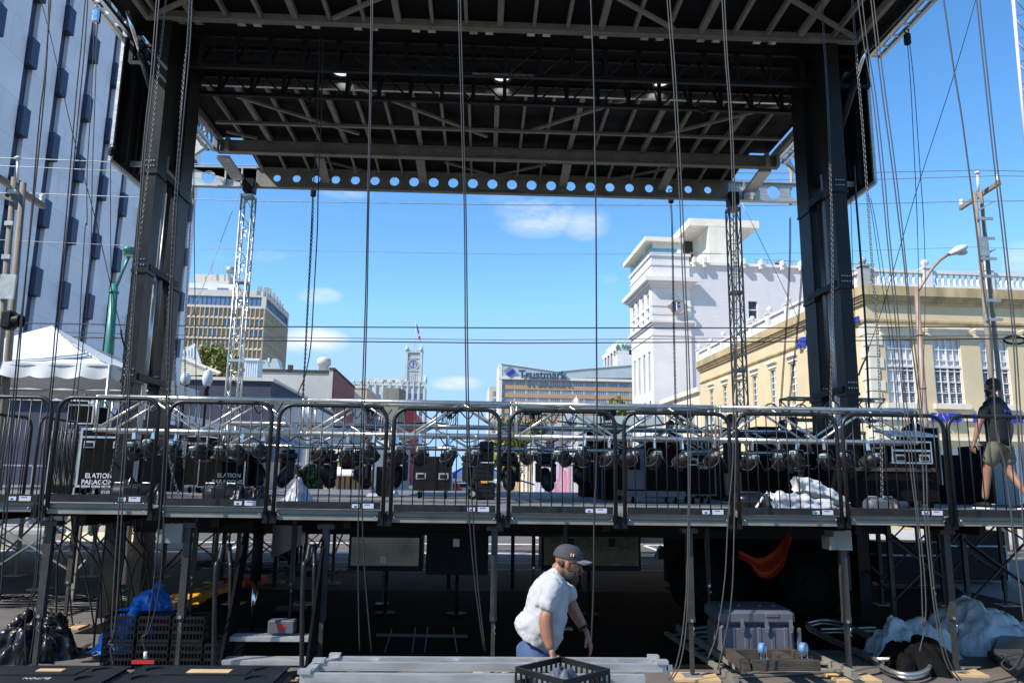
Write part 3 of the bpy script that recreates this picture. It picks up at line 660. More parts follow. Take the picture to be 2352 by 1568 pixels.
    g = G(B); x_ = q0.x; g.bar((xt+.2, Y0+.4, zm+1.), (x_, Y0+.4, zm+1.), .06); g.bar((q1.x, Y0+.4, zm+.55), (xe, Y0+.4, zm+.5), .06)
    for k in range(10): xx = q1.x+k*1.2; g.bar((xx, Y0+.4, zm-.1), (xx, Y0+.4, zm+.55), .04)
    for k in range(4): xx = xt+.3+k*.5; g.bar((xx, Y0+.4, zm-.1), (xx, Y0+.4, zm+1.), .04)
    g.obj('roof_railing', 'rust', r)
    g = G(B); q = WB(1795, 600, Y=Y0+1); foliage(g, (q.x, Y0+1.2, zm+.5), (.4, .4, .55), 260, .09, 5, 1); g.obj('roof_plant', 'leaf_d', r)
    # emblem sign
    c = WB(1557, 704.5, Y=Y0-.5); Rr = 19/1898*70*.97; g = G(B)
    for s in (0, 1):
        n = 20; g.tube([(c.x+Rr*math.cos(.14+s*math.pi+(math.pi-.28)*k/n), Y0-.5, c.z+Rr*math.sin(.14+s*math.pi+(math.pi-.28)*k/n)) for k in range(n+1)], .085, 6)
    for s in (-1, 1):
        for t in (-.1, .1): g.box(c.x+s*(Rr-.03), c.x+s*(Rr+.22), Y0-.58, Y0-.42, c.z+t-.045, c.z+t+.045)
    g.obj('sign_ring', 'rust', r)
    text('F', 1.32, 'navyletter', r, B(c.x-.42, Y0-.5, c.z-.46), LB, ZB, .1, 'sign_lettering', .03)
    g = G(B); g.box(c.x-.2, c.x-.1, Y0-.62, Y0-.6, c.z-.4, c.z+.42); g.obj('sign_highlight', 'white', r)
    g = G(B); g.prism([(c.x+Rr*.9*math.cos(6.2832*k/20), Y0-.38, c.z+Rr*.9*math.sin(6.2832*k/20)) for k in range(20)], (0, .03, 0)); g.obj('sign_back', 'white', r)
whitebuilding()
# ---------------------------------------------------------------- yellow building
def yellow():
    X, Y0, xe = 18, 31.06, 42; Y1 = WB(1606, 800, X=18).y
    r = T('law_office', 'long yellow stucco building with white roof balustrade, quoins and tall shuttered windows', 'building', B(28, 42, 0))
    zc = 10.6; zp = 11.6
    # street face windows
    ys = [WB(u, 860, X=X).y for u in (1633, 1664, 1697, 1733, 1775, 1822, 1874, 1933)]
    zs0, zs1 = WB(1822, 930, X=X).z, WB(1822, 833, X=X).z
    print('yellow win', zs0, zs1)
    
    g = G(); ops = [(y-.36-Y0, y+.36-Y0, zs0, zs1) for y in ys]; wall(g, B(X, Y0, 0), SB, -LB, Y1-Y0, zc, ops, .2)
    fx = [(WB(a_, 850, Y=Y0).x, WB(b_, 850, Y=Y0).x) for a_, b_ in ((2037, 2103), (2146, 2211), (2256, 2320))]; fx += [(fx[2][0]+2.2*k, fx[2][1]+2.2*k) for k in (1, 2, 3)]
    f0, f1 = WB(2100, 925, Y=Y0).z, WB(2100, 776, Y=Y0).z
    opf = [(a_-X, b_-X, f0, f1) for a_, b_ in fx]; opg = [(1.2+k*4, 4.2+k*4, .4, 3.6) for k in range(5)]
    wall(g, B(X, Y0, 0), LB, -SB, xe-X, zc, opf+opg, .22)
    g2 = G(B); g2.box(X+.6, xe, Y0+.6, Y1, 0, zc-.02); g2.quad((X, Y1, 0), (xe, Y1, 0), (xe, Y1, zc), (X, Y1, zc)); off = len(g.v); g.v += g2.v; g.f += [tuple(i+off for i in f) for f in g2.f]; g.m += g2.m; g.sm += g2.sm
    g.obj('wall', 'yellow', r)
    for k, y in enumerate(ys):
        g = G(B); g.box(X+.16, X+.2, y-.36, y+.36, zs0, zs1); wn = g.obj('window', 'glass', r)
        g = G(B)
        for yy in (y-.36, y-.02, y+.36): g.box(X+.09, X+.16, yy, yy+.06, zs0, zs1)
        for j in range(7): g.box(X+.1, X+.16, y-.36, y+.36, zs0+j*(zs1-zs0)/6-.025, zs0+j*(zs1-zs0)/6+.025)
        g.obj('frame', 'shutter', wn)
        g = G(B); g.box(X-.06, X, y-.55, y+.55, zs1+.08, zs1+.34); g.box(X-.2, X, y-.62, y+.62, zs1+.34, zs1+.44); g.box(X-.12, X, y-.55, y+.55, zs0-.16, zs0-.02); g.obj('lintel', 'cream', wn)
    for k, (a_, b_) in enumerate(fx):
        g = G(B); g.box(a_, b_, Y0+.2, Y0+.24, f0, f1); wn = g.obj('window', 'glass_dk', r)
        g = G(B); zmid = (f0*.53+f1*.47)+.1; m = (a_+b_)/2; w_ = b_-a_
        for xx in (a_, m-.03, b_-.06): g.box(xx, xx+.06, Y0+.06, Y0+.12, f0, f1)
        for t in (.25, .75): g.box(a_+w_*t-.015, a_+w_*t+.015, Y0+.07, Y0+.12, f0, f1)
        for j in range(7): zz = f0+j*(f1-f0)/6; g.box(a_, b_, Y0+.075, Y0+.125, zz-.02, zz+.02)
        g.box(a_, b_, Y0+.04, Y0+.12, zmid+.12, zmid+.22); g.obj('frame', 'white', wn)
        g = G(B)                                                   # louvred shutters inside
        nz = 38
        for j in range(nz):
            zz = f0+.04+j*(f1-f0-.06)/nz
            top = zz > zmid+.2
            for (q0, q1, op) in ((a_+.05, a_+w_*.5, k == 0), (a_+w_*.52, b_-.05, top)):
                if op or top: g.quad((q0, Y0+.145, zz), (q1, Y0+.145, zz), (q1, Y0+.165, zz+.075), (q0, Y0+.165, zz+.075))
                else: g.quad((q0, Y0+.14, zz), (q1, Y0+.14, zz), (q1, Y0+.19, zz+.035), (q0, Y0+.19, zz+.035))
        g.obj('shutter', 'shutter', wn)
        g = G(B); g.prism([(a_-.22, Y0, f1+.08), (b_+.22, Y0, f1+.08), (b_+.28, Y0, f1+.38), (a_-.28, Y0, f1+.38)], (0, -.12, 0)); g.box(a_-.34, b_+.34, Y0-.3, Y0, f1+.38, f1+.47); g.box(a_-.3, b_+.3, Y0-.2, Y0, f1+.30, f1+.38)
        g.box(a_-.16, b_+.16, Y0-.15, Y0, f0-.24, f0-.03); g.obj('lintel', 'quoin', wn)
    for k in range(5): g = G(B); g.box(X+1.2+k*4, X+4.2+k*4, Y0+.2, Y0+.24, .4, 3.6); g.obj('shop_window', 'metalpanel', r)
    # cornice
    g = G(B)
    for (z0, z1, o_) in ((zc-.42, zc, .34), (zc-.52, zc-.42, .26), (zc-.62, zc-.52, .2), (zc-.74, zc-.62, .12), (zc-1.55, zc-1.45, .1), (zc-1.62, zc-1.55, .05)):
        g.box(X-o_, X-.001, Y0-o_, Y1, z0, z1); g.box(X-.001, xe, Y0-o_, Y0-.001, z0, z1)
    g.obj('cornice', 'yellow_dk', r)
    g = G(B); g.box(X-.05, xe, Y0-.12, Y0-.001, 4.75, 4.95); g.box(X-.1, X-.001, Y0, Y1, 4.75, 4.95); g.box(X, xe, Y0-.16, Y0-.001, 3.9, 4.0); g.obj('ledge', 'cream', r)
    # quoins
    g = G(B); z = .5; k = 0
    while z < zc-1.7: w_ = .62 if k % 2 else .42; g.box(X-.04, X+w_, Y0-.05, Y0-.002, z, z+.44); g.box(X-.05, X-.002, Y0, Y0+(.42 if k % 2 else .62), z, z+.44); z += .5; k += 1
    g.obj('quoins', 'quoin', r)
    # balustrade
    def baluster_run(p0, p1, n_post, name_):
        p0, p1 = Vector(p0), Vector(p1); L_ = (p1-p0).length; d = (p1-p0)/L_; g = G(B)
        nb = int(L_/.27)
        for k in range(nb):
            c = p0+d*(k+.5)*L_/nb; g.lathe((c.x, c.y, zc+.16), [(.07, 0), (.07, .04), (.045, .07), (.1, .2), (.085, .3), (.04, .42), (.045, .5), (.07, .52)], 7)
        g.obj('balusters', 'white', rb)
        g = G(B); g.bar(p0+Vector((0, 0, zc+.08)), p1+Vector((0, 0, zc+.08)), .26, .16); g.bar(p0+Vector((0, 0, zc+.76)), p1+Vector((0, 0, zc+.76)), .26, .14); g.obj('rail', 'white', rb)
        for k in range(n_post+1):
            c = p0+d*L_*k/n_post; g = G(B); g.box(c.x-.19, c.x+.19, c.y-.19, c.y+.19, zc, zc+.9); g.box(c.x-.24, c.x+.24, c.y-.24, c.y+.24, zc+.9, zc+.97); g.lathe((c.x, c.y, zc+.97), [(.06, 0), (.05, .05), (.14, .13), (.17, .23), (.13, .34), (.03, .4)], 10); g.obj('balustrade_post', 'white', rb)
    rb = T('roof_balustrade', 'white balustrade with ball finials along the roof of the yellow building', 'balustrade', B(X, Y0, zc))
    baluster_run((X, Y0, 0), (X, Y1, 0), 9, 's'); baluster_run((X, Y0, 0), (X+23.2, Y0, 0), 8, 'f')
    # lettering
    q0 = WB(2133, 967.5, Y=Y0); text('EAVES', .50, 'blueletter', r, B(q0.x, Y0-.14, q0.z), LB, ZB, .08, 'sign_lettering', .022)
    q1 = WB(2229, 967.5, Y=Y0); text('LAW', .50, 'blueletter', r, B(q1.x, Y0-.14, q0.z), LB, ZB, .08, 'sign_lettering', .022)
    q1 = WB(2290, 967.5, Y=Y0); text('FIRM', .50, 'blueletter', r, B(q1.x, Y0-.14, q0.z), LB, ZB, .08, 'sign_lettering', .022)
    q0 = WB(1861, 792, X=X-.1); q1 = WB(1937, 762, X=X-.1)
    print('side letters', q0, q1)
    text('EAVES LAW FIRM', .66, 'blueletter', r, B(X-.14, q0.y+1.3, q0.z+.03), -SB, ZB, .08, 'sign_lettering', .02)
    q0 = WB(1958, 745, X=X-.1); text('1068', .36, 'blueletter', r, B(X-.14, q0.y, q0.z), -SB, ZB, .06, 'street_number', .01)
    # peach building between
    r = T('peach_building', 'low peach stucco building with small arched windows, between the yellow and the white building', 'building', B(24, Y1+4, 0))
    q = WB(1610, 889, X=X); g = G(B); g.box(X, xe, Y1+.1, Y1+10.2, 0, q.z); g.obj('wall', 'peach', r)
    g = G(B); g.box(X-.25, X-.001, Y1+.1, Y1+10.2, q.z-.3, q.z+.05); g.obj('cornice', 'cream', r)
    for k in range(3):
        y = Y1+2+k*3; g = G(B); g.box(X-.03, X, y-.5, y+.5, 5, 7.2); g.prism([(X-.03, y+.5*math.cos(math.pi*t/8), 7.2+.6*math.sin(math.pi*t/8)) for t in range(9)], (.03, 0, 0)); g.obj('window', 'gothic_dk', r)
yellow()
# ================================================================ mid ground
def polyline(pts, y, **k): return [W(u, v, y=y) for u, v in pts]
def mid():
    # low annex with navy wall, left, behind the platform
    r = T('annex_building', 'low building clad in speckled navy board with a white coping, behind the tent', 'building', (-22, 40, 0))
    q = WB(150, 921, Y=30); X = WB(200, 1000, Y=30).x; zt = q.z
    g = G(B); g.box(X-16, X, 30, 30.2, 0, zt); g.box(X-16, X, 30.2, 52, 0, zt-.3); g.obj('wall', 'navywall', r)
    g = G(B); g.box(X-16, X+.15, 29.8, 30.1, zt, zt+.35); g.box(X, X+.18, 29.8, 52, zt-.1, zt+.3); g.obj('coping', 'white', r)
    g = G(B); g.box(X, X+.06, 31, 51, 1.2, zt-1); g.obj('side_panel', 'stucco_lav', r)
    g = G(B); g.box(-34, X+2.2, 28.2, 28.32, .75, .8); g.box(-34, X+2.2, 28.2, 28.32, 1.5, 1.55); g.box(-34, X+2.2, 28.2, 28.32, 2.25, 2.3)
    for k in range(12): g.box(-34+k*2.4, -33.92+k*2.4, 28.2, 28.3, 0, 2.3)
    o = g.obj('street_railing', 'gal'); tag(o, 'pale grey metal railing in front of the navy wall', 'railing')
    # slatted white canopy gable and small white roof box above the navy building
    r = T('roof_canopy', 'white slatted gable canopy on the flat roof beside the autumn tree', 'canopy', B(-22, 92, 10))
    A = [WB(u, v, Y=94) for u, v in ((412, 808), (447, 788), (462, 833), (412, 833))]
    g = G(); g.prism([B(*q) for q in A], SB*.3)
    for k in range(6): t = k/5; p0 = A[0].lerp(A[1], t*.98)+Vector((0, -.06, -.3)); p1 = Vector((p0.x+.1, p0.y, A[3].z)); g.bar(B(*p0), B(*p1), .12, .05)
    g.obj('gable', 'whitepanel', r)
    g = G()
    for k in range(10):
        q0 = WB(412, 820+k*4.4, Y=93); q1 = WB(436+k*7.2, 820+k*4.2, Y=93); g.bar(B(*q0), B(*q1), .34, .16)
    q0, q1 = WB(412, 818, Y=92.7), WB(506, 856, Y=92.7); g.bar(B(*q0), B(*q1), .3, .3); g.obj('slats', 'cream', r)
    r = T('roof_canopy', 'small white ribbed roof box to the right of the autumn tree', 'canopy', B(-18, 100, 10))
    a_, b_ = WB(566, 828, Y=140), WB(590, 850, Y=140); g = G(B); g.box(a_.x, b_.x, 140, 144, b_.z-2, a_.z); g.box(a_.x-.4, b_.x+.4, 139.6, 144, a_.z, a_.z+.4)
    for k in range(6): xx = a_.x+(b_.x-a_.x)*k/5; g.box(xx-.1, xx+.1, 139.85, 140, b_.z-2, a_.z)
    g.obj('box', 'whitepanel', r)
mid()
def tree(label, u, v0, v1, wpx, Y, mats, n=1500, leaf=.22, seed=1, zb=0, trunk=True, fr=WB):
    c0, c1 = WB(u, v0, Y=Y), WB(u, v1, Y=Y); rz = (c0.z-c1.z)/2; cz = (c0.z+c1.z)/2; rx = (WB(u+wpx/2, v1, Y=Y).x-WB(u-wpx/2, v1, Y=Y).x)/2
    c = B(c0.x, Y, 0); r = T('tree', label, 'tree', (c.x, c.y, zb))
    g = G(); foliage(g, (c.x, c.y, cz), (rx, rx, rz), n, leaf, seed); g.obj('crown', mats, r)
    g = G(); top = Vector((c.x, c.y, cz)); g.tube([(c.x, c.y, zb), (c.x+.1, c.y, (zb+cz)/2), top], [.03*rz+.1, .02*rz+.08, .04], 7)
    rnd = random.Random(seed)
    for k in range(6):
        d = Vector((rnd.uniform(-1, 1)*rx, rnd.uniform(-1, 1)*rx, rnd.uniform(.1, .9)*rz))*.7; g.tube([top-Vector((0, 0, rz*.7)), top-Vector((0, 0, rz*.7))+d*.6+Vector((0, 0, .3)), top-Vector((0, 0, rz*.5))+d], [.1, .06, .03], 5)
    g.obj('trunk', 'bark', r)
    return r
tree('autumn tree with yellow and orange leaves between the marble tower and the lattice mast', 500, 786, 882, 108, 112, ['leaf_y', 'leaf_g'], 3600, .30, 3)
tree('tall green street tree seen through the truss, left edge of the tan bank building', 1172, 945, 1112, 78, 85, ['leaf_g', 'leaf_y'], 3000, .22, 4)
tree('olive green tree partly in front of the tan bank building', 1228, 935, 1060, 60, 120, ['leaf_y', 'leaf_g'], 1800, .28, 5)
tree('treetop in front of the bank building beside the white corner building', 1421, 908, 990, 60, 95, ['leaf_y', 'leaf_g'], 1700, .2, 6)
tree('dark green street tree behind the hanging lamps, left of the silver cloth', 716, 1060, 1130, 82, 48, ['leaf_d', 'leaf_g'], 2200, .1, 7)
tree('low dark green shrub tree seen over the deck, left of centre', 1000, 1068, 1124, 36, 60, ['leaf_d', 'leaf_g'], 900, .11, 8)
tree('small yellow green street tree seen over the deck', 968, 1080, 1126, 28, 56, ['leaf_y', 'leaf_g'], 700, .1, 9)
def mid2():
    # arcaded shops on the left side of the street
    r = T('arcade_building', 'tan arcaded shopfront with orange columns, seen between the hanging lamps', 'building', B(-19, 105, 0))
    Y = 88; a_, b_ = WB(742, 1020, Y=Y), WB(858, 1020, Y=Y); g = G(B); g.box(a_.x, b_.x, Y+2, Y+20, 0, a_.z); zl = WB(800, 1058, Y=Y).z; g.box(a_.x, b_.x, Y-.2, Y+2, zl, a_.z)
    g.obj('wall', 'cream', r)
    for k in range(9): xx = a_.x+.3+k*(b_.x-a_.x-.8)/8; g = G(B); g.box(xx, xx+.45, Y, Y+.5, 0, zl); g.obj('column', 'tanpane', r)
    g = G(B); g.box(a_.x, b_.x, Y+1.9, Y+1.98, .2, zl-.2); g.obj('shop_window', 'glass_dk', r)
    g = G(B); z1 = WB(800, 1078, Y=Y).z; g.prism([(a_.x, Y-1.8, z1-.5), (a_.x, Y-.1, z1+.3), (a_.x, Y-.1, z1+.1), (a_.x, Y-1.8, z1-.7)], (b_.x-a_.x, 0, 0)); g.obj('awning', 'white', r)
    r = T('arched_building', 'white building with tall arched windows behind the leaning speaker monitors', 'building', B(-12, 118, 0))
    Y = 104; a_, b_ = WB(862, 1010, Y=Y), WB(930, 1010, Y=Y); g = G(); ops = [(.4+k*1.55, 1.4+k*1.55, .6, 4.4) for k in range(int((b_.x-a_.x-.5)/1.55))]; wall(g, B(a_.x, Y, 0), LB, -SB, b_.x-a_.x, a_.z, ops, .2)
    g.obj('wall', 'gothic', r); g = G(B); g.box(a_.x, b_.x, Y+.25, Y+14, .02, a_.z-.02); g.obj('inner_wall', 'gothic_dk', r)
    # right side: portico and brick building
    r = T('portico_building', 'brick building with a white columned portico, behind the hanging lamps right of centre', 'building', B(10, 112, 0))
    Y = 100; a_, b_ = WB(1200, 1040, Y=Y), WB(1262, 1040, Y=Y); zt = WB(1210, 1035, Y=Y).z; g = G(B); g.box(a_.x+1, b_.x+8, Y+2, Y+24, 0, zt-.6); g.obj('wall', 'brick_tan', r)
    g = G(B); g.box(a_.x-.6, b_.x, Y-.4, Y+2.4, zt-.8, zt); g.prism([(a_.x-1, Y-.6, zt), (b_.x, Y-.6, zt), ((a_.x+b_.x)/2, Y-.6, zt+1.5)], (0, 3, 0)); g.obj('pediment', 'white', r)
    for k in range(7): xx = a_.x+.1+k*(b_.x-a_.x-.6)/6; g = G(B); g.lathe((xx, Y, 0), [(.25, 0), (.2, .2), (.17, zt-1.1), (.25, zt-.85)], 10); g.obj('column', 'cream', r)
    # mural / printed banner wall
    r = T('mural_wall', 'tall slanted wall painted with purple, red and black drips, beside the dark trailer', 'mural', W(1290, 1100, y=27))
    y = 27; P4 = [W(u, v, y=y) for u, v in ((1228, 1035), (1310, 952), (1317, 952))]; b0, b1, bm = W(1232, 1125, y=y), W(1326, 1125, y=y), 0
    g = G(); g.prism([(b0.x, y, 0), (b1.x, y, 0), (b1.x, y, P4[1].z), (P4[1].x, y, P4[1].z), (P4[0].x, y, P4[0].z)], (0, .25, 0)); g.obj('panel', 'banner_p', r)
    rnd = random.Random(4); g = G(); xm = W(1284, 1100, y=y).x
    for k in range(34):
        xx = rnd.uniform(b0.x+.15, b1.x-.3); z1 = rnd.uniform(1.5, P4[0].z+.9*(xx-b0.x)/(b1.x-b0.x)); g.mi = 0 if abs(xx-xm) < .35 else rnd.choice((1, 2, 0)); g.box(xx, xx+rnd.uniform(.02, .09), y-.012-.001*k, y-.004, z1-rnd.uniform(.5, 2.4), z1)
    g.obj('paint_drips', ['banner_r', 'blk_matte', 'whitepanel'], r)
    g = G(); g.bar(P4[0]+Vector((0, -.1, .05)), P4[1]+Vector((0, -.1, .05)), .3, .2); g.obj('edge_trim', 'metalpanel', r)
    # dark open sided trailer
    r = T('stage_trailer', 'dark open sided trailer with a grey roof edge, behind the stage right of centre', 'trailer', W(1420, 1100, y=26))
    y = 25; a_, b_ = W(1328, 952, y=y), W(1526, 958, y=y); z0 = .0; zt = (a_.z+b_.z)/2
    g = G(); g.box(a_.x, b_.x, y, y+.3, zt-.30, zt); g.box(a_.x, b_.x, y+.3, y+7, zt-.15, zt-.02); g.box(a_.x, a_.x+.28, y, y+7, z0, zt-.3); g.obj('frame', 'metalpanel', r)
    g = G(); g.box(a_.x+.28, b_.x, y+6.6, y+6.9, z0, zt-.16); g.box(a_.x+.28, b_.x, y+.2, y+6.6, z0+.9, z0+1.); g.obj('back_wall', 'blk_matte', r)
    g = G()
    for k in range(5): g.box(a_.x+.5+k*.75, a_.x+1.05+k*.75, y+3, y+3.6, 1., 1.8+.35*(k % 3))
    g.obj('rack', 'blk', r)
    # striped awning tent far down the street
    r = T('striped_tent', 'blue and white striped canopy tent standing in the street beyond the stage', 'tent', W(1100, 1110, y=60))
    y = 58; pk = W(1090, 1058, y=y); e0, e1 = W(1036, 1086, y=y-3), W(1160, 1086, y=y-3); g = G(); zv = W(1090, 1099, y=y).z
    n = 9
    for k in range(n):
        t0, t1 = k/n, (k+1)/n; g.mi = k % 2; p0, p1 = e0.lerp(e1, t0), e0.lerp(e1, t1); g.poly([p0, p1, pk]); g.quad((p0.x, p0.y, zv), (p1.x, p1.y, zv), p1, p0)
        q0, q1 = Vector((p0.x, y+3, p0.z)), Vector((p1.x, y+3, p1.z)); g.poly([q1, q0, pk])
    g.mi = 0; g.poly([(e0.x, y+3, e0.z), e0, pk]); g.poly([e1, (e1.x, y+3, e1.z), pk]); g.obj('canopy', ['awning', 'whitepanel'], r)
    for x in (e0.x+.1, e1.x-.1):
        for yy in (y-3, y+3): g = G(); g.bar((x, yy, 0), (x, yy, e0.z), .06); g.obj('leg', 'alu', r)
mid2()
def car(label, x, y, m, s=1.0):
    r = T('parked_car', label, 'car', (x, y, 0), 'cars parked far down the street')
    g = G(); P_ = [(-.9, .35), (.9, .35), (.92, .9), (.72, .98), (.58, 1.42), (-.58, 1.42), (-.72, .98), (-.92, .9)]
    g.prism([(x+a_*s, y, z) for a_, z in P_], (0, 4.2, 0)); g.obj('body', m, r)
    g = G(); g.prism([(x+a_*s, y-.02, z) for a_, z in [(-.62, 1.0), (.62, 1.0), (.5, 1.36), (-.5, 1.36)]], (0, .02, 0)); g.obj('rear_window', 'glass_dk', r)
    for sx in (-.78, .78):
        for yy in (.8, 3.4): g = G(); g.cyl((x+sx-.1, y+yy, .33), (x+sx+.1, y+yy, .33), .33); g.obj('wheel', 'rubber', r)
    for sx in (-.7, .7): g = G(); g.box(x+sx-.14, x+sx+.14, y-.03, y-.001, .72, .86); g.obj('tail_light', 'redm', r)
for k, (u, m, l) in enumerate([(1038, 'redm', 'small red car parked far down the street, left of the speaker stack'), (1062, 'white', 'white car parked far down the street next to a red one'), (1128, 'case_grey', 'dark grey car parked far down the street, right of the speaker stack'), (990, 'stucco_grey', 'light grey car parked far down the street behind the black cabinet')]):
    q = W(u, 1110, y=75+4*k); car(l, q.x, 75+4*k, m)
def barrier():
    q0, q1 = W(158, 1279, z=0), W(446, 1279, z=0); y = 22; zt = .92
    a_, b_ = W(158, 1210, y=y), W(446, 1212, y=y); r = T('jersey_barrier', 'cream concrete barrier standing behind the left scaffold legs', 'barrier', (a_.x, y, 0)); n = 3
    g = G(); g.prism([(a_.x, y-.3, 0), (a_.x, y+.3, 0), (a_.x, y+.27, .2), (a_.x, y+.12, .45), (a_.x, y+.09, zt), (a_.x, y-.09, zt), (a_.x, y-.12, .45), (a_.x, y-.27, .2)], (b_.x-a_.x, 0, 0)); g.obj('body', 'barrier', r)
    g = G(); g.box(-16, a_.x+1.6, y-.6, y-.35, .004, .14); o = g.obj('kerb', 'kerb'); o['kind'] = 'structure'
barrier()
def poles():
    # twin post utility pole right
    y = 24; r = T('utility_pole', 'weathered twin post wooden utility pole with a crossarm, in front of the yellow building', 'utility pole', W(2283, 1000, y=y)*1)
    def up_to(u0, v0, u1, v1, r_=.14, y_=y, name='post'):
        p0, p1 = W(u0, v0, y=y_), W(u1, v1, y=y_); d = p0-p1; d.normalize(); p2 = p1-d*(p1.z/d.z) if d.z else p1
        g = G(); g.tube([p0, p0.lerp(p2, .5), p2], [r_*.8, r_, r_*1.1], 8); g.obj(name, 'wood_pole', r); return p0, p2
    r.location = (W(2290, 900, y=y).x, y, 0)
    A0, A1 = up_to(2239, 440, 2279, 890, .085); C0, C1 = up_to(2252, 437, 2297, 890, .08, y+.25)
    g = G()
    for v in (527, 588, 650, 703, 775, 832): q = A0.lerp(A1, (v-440)/(1480-440)); k = C0.lerp(C1, (v-440)/(1480-440)); g.box(q.x-.09, k.x+.08, y-.12, y-.08, q.z-.05, q.z+.05)
    q = A0.lerp(A1, .17); g.box(q.x-.1, q.x+.24, y-.125, y-.085, q.z-.3, q.z+.3); g.obj('bracket', 'gal', r)
    g = G(); p0, p1 = W(2205, 479, y=y+1.7), W(2296, 419, y=y-.3); g.bar(p0, p1, .12, .14); g.obj('crossarm', 'wood_pole', r)
    for q in (p0.lerp(p1, .05), p0.lerp(p1, .96)): g = G(); g.lathe(q+Vector((0, 0, .07)), [(.05, 0), (.09, .05), (.05, .08), (.09, .12), (.05, .15), (.09, .2), (.04, .24)], 8); g.obj('insulator', 'porcelain', r)
    g = G(); q = W(2245, 400, y=y); g.cyl(W(2247, 440, y=y), q, .04); g.lathe(q, [(.05, 0), (.12, .03), (.05, .1)], 8); g.obj('top_pin', 'porcelain', r)
    g = G(); g.bar(W(2250, 482, y=y-.2), W(2282, 463, y=y-.3), .05); g.bar(W(2274, 578, y=y), W(2286, 573, y=y), .06); g.obj('bracket_arm', 'gal', r)
    # left pole
    y = 15; r = T('utility_pole', 'weathered twin post wooden utility pole at the left edge of the picture', 'utility pole', (W(15, 900, y=y).x, y, 0))
    A0, A1 = up_to(33, 408, 3, 760, .07, y); C0, C1 = up_to(54, 420, 24, 760, .075, y+.25)
    g = G()
    for v in (445, 520, 598, 660): q = A0.lerp(A1, (v-408)/(1300-408)); k = C0.lerp(C1, (v-408)/(1300-408)); g.box(q.x-.06, k.x+.07, y-.1, y-.05, q.z-.045, q.z+.045)
    q = A0.lerp(A1, .29); g.box(q.x-.05, q.x+.25, y-.11, y-.06, q.z-.25, q.z+.25); g.obj('bracket', 'gal', r)
    p0, p1 = W(-40, 385, y=y-.6), W(100, 474, y=y+1.4); g = G(); g.bar(p0, p1, .1, .12); g.bar(W(-10, 445, y=y-.1), W(36, 464, y=y-.1), .05); g.obj('crossarm', 'wood_pole', r)
    g = G(); g.lathe(p0.lerp(p1, .96)+Vector((0, 0, .05)), [(.04, 0), (.07, .04), (.04, .06), (.07, .1), (.04, .13), (.07, .17), (.03, .2)], 8); g.obj('insulator', 'porcelain', r)
    g = G(); q = W(41, 367, y=y); g.cyl(W(40, 418, y=y), q, .025); g.lathe(q, [(.04, 0), (.08, .02), (.04, .07)], 8); g.obj('top_pin', 'porcelain', r)
    # traffic signal
    y = 14; r = T('traffic_signal', 'black traffic signal head seen from the side at the left edge', 'traffic signal', W(26, 745, y=y))
    a_, b_ = W(10, 714, y=y), W(42, 758, y=y); g = G(); g.bbox(a_.x, b_.x-.08, y-.12, y+.12, b_.z, a_.z, .04); g.obj('housing', 'blk', r)
    c = W(40, 737, y=y); g = G(); g.tube([c-Vector((.14, 0, 0)), c+Vector((.06, 0, 0))], [.11, .12], 14, False); g.torus(c+Vector((.06, 0, 0)), .12, .015, (1, 0, 0)); g.obj('visor', 'blk', r)
    g = G(); g.bar(W(-20, 730, y=y), W(12, 730, y=y), .05); g.obj('bracket', 'gal', r)
    # green lamp post
    y = 22; r = T('street_lamp', 'dark green mast street lamp in front of the marble tower', 'street lamp', (W(250, 900, y=y).x, y, 0))
    p0, p1 = W(263, 653, y=y), W(251, 803, y=y); d = (p0-p1).normalized(); p2 = p1-d*(p1.z/d.z); g = G(); g.tube([p0, p1, p2], [.10, .13, .19], 12)
    q = p0.lerp(p1, .12); g.torus(q, .12, .03, (0, 0, 1)); g.obj('mast', 'green_pole', r)
    g = G(); g.tube([W(265, 664, y=y), W(281, 625, y=y-.1), W(297, 588, y=y-.2)], .045, 8); g.obj('arm', 'green_pole', r)
    h = W(300, 580, y=y-.2); g = G(); g.sph(h+Vector((0, 0, .05)), (.2, .28, .12), 14, 8); g.cyl(h+Vector((0, 0, -.1)), h+Vector((0, 0, .05)), .18, .2); g.obj('lamp_head', 'green_pole', r)
    g = G(); g.cyl(h+Vector((0, 0, -.13)), h+Vector((0, 0, -.1)), .15, .16); g.obj('lens', 'greyletter', r)
    # cobra head lamp
    y = 21; r = T('street_lamp', 'rusty cobra head street lamp in front of the yellow building', 'street lamp', (W(2130, 1000, y=y).x, y, 0))
    p0, p1 = W(2105, 661, y=y), W(2124, 951, y=y); d = (p0-p1).normalized(); p2 = p1-d*(p1.z/d.z); g = G(); g.tube([p0, p1, p2], [.065, .08, .09], 12); q = p0.lerp(p2, .25)
    for t in (.2, .42): q = p0.lerp(p1, t*1.9); g.torus(q, .085, .02, (0, 0, 1))
    g.obj('mast', 'rust', r)
    g = G(); g.tube([W(u, v, y=y) for u, v in ((2106, 672), (2114, 660), (2128, 637), (2143, 614), (2160, 596), (2183, 581))], .045, 8); g.obj('arm', 'rust', r)
    g = G(); a_, b_ = W(2180, 584, y=y), W(2220, 566, y=y); d = (b_-a_); n_ = d.normalized(); U_ = Vector((-n_.z, 0, n_.x))
    for t in range(1): pass
    secs = [(0, .05, .06), (.12, .09, .08), (.4, .16, .13), (.75, .17, .12), (.93, .12, .08), (1, .03, .03)]; rows = []
    g.smooth = True
    for t, wy, wz in secs:
        c = a_+d*t; rows.append([g.P(c+Vector((0, math.cos(6.2832*j/12)*wy, 0))+U_*(math.sin(6.2832*j/12)*(wz if j < 6 else wz*.9))) for j in range(12)])
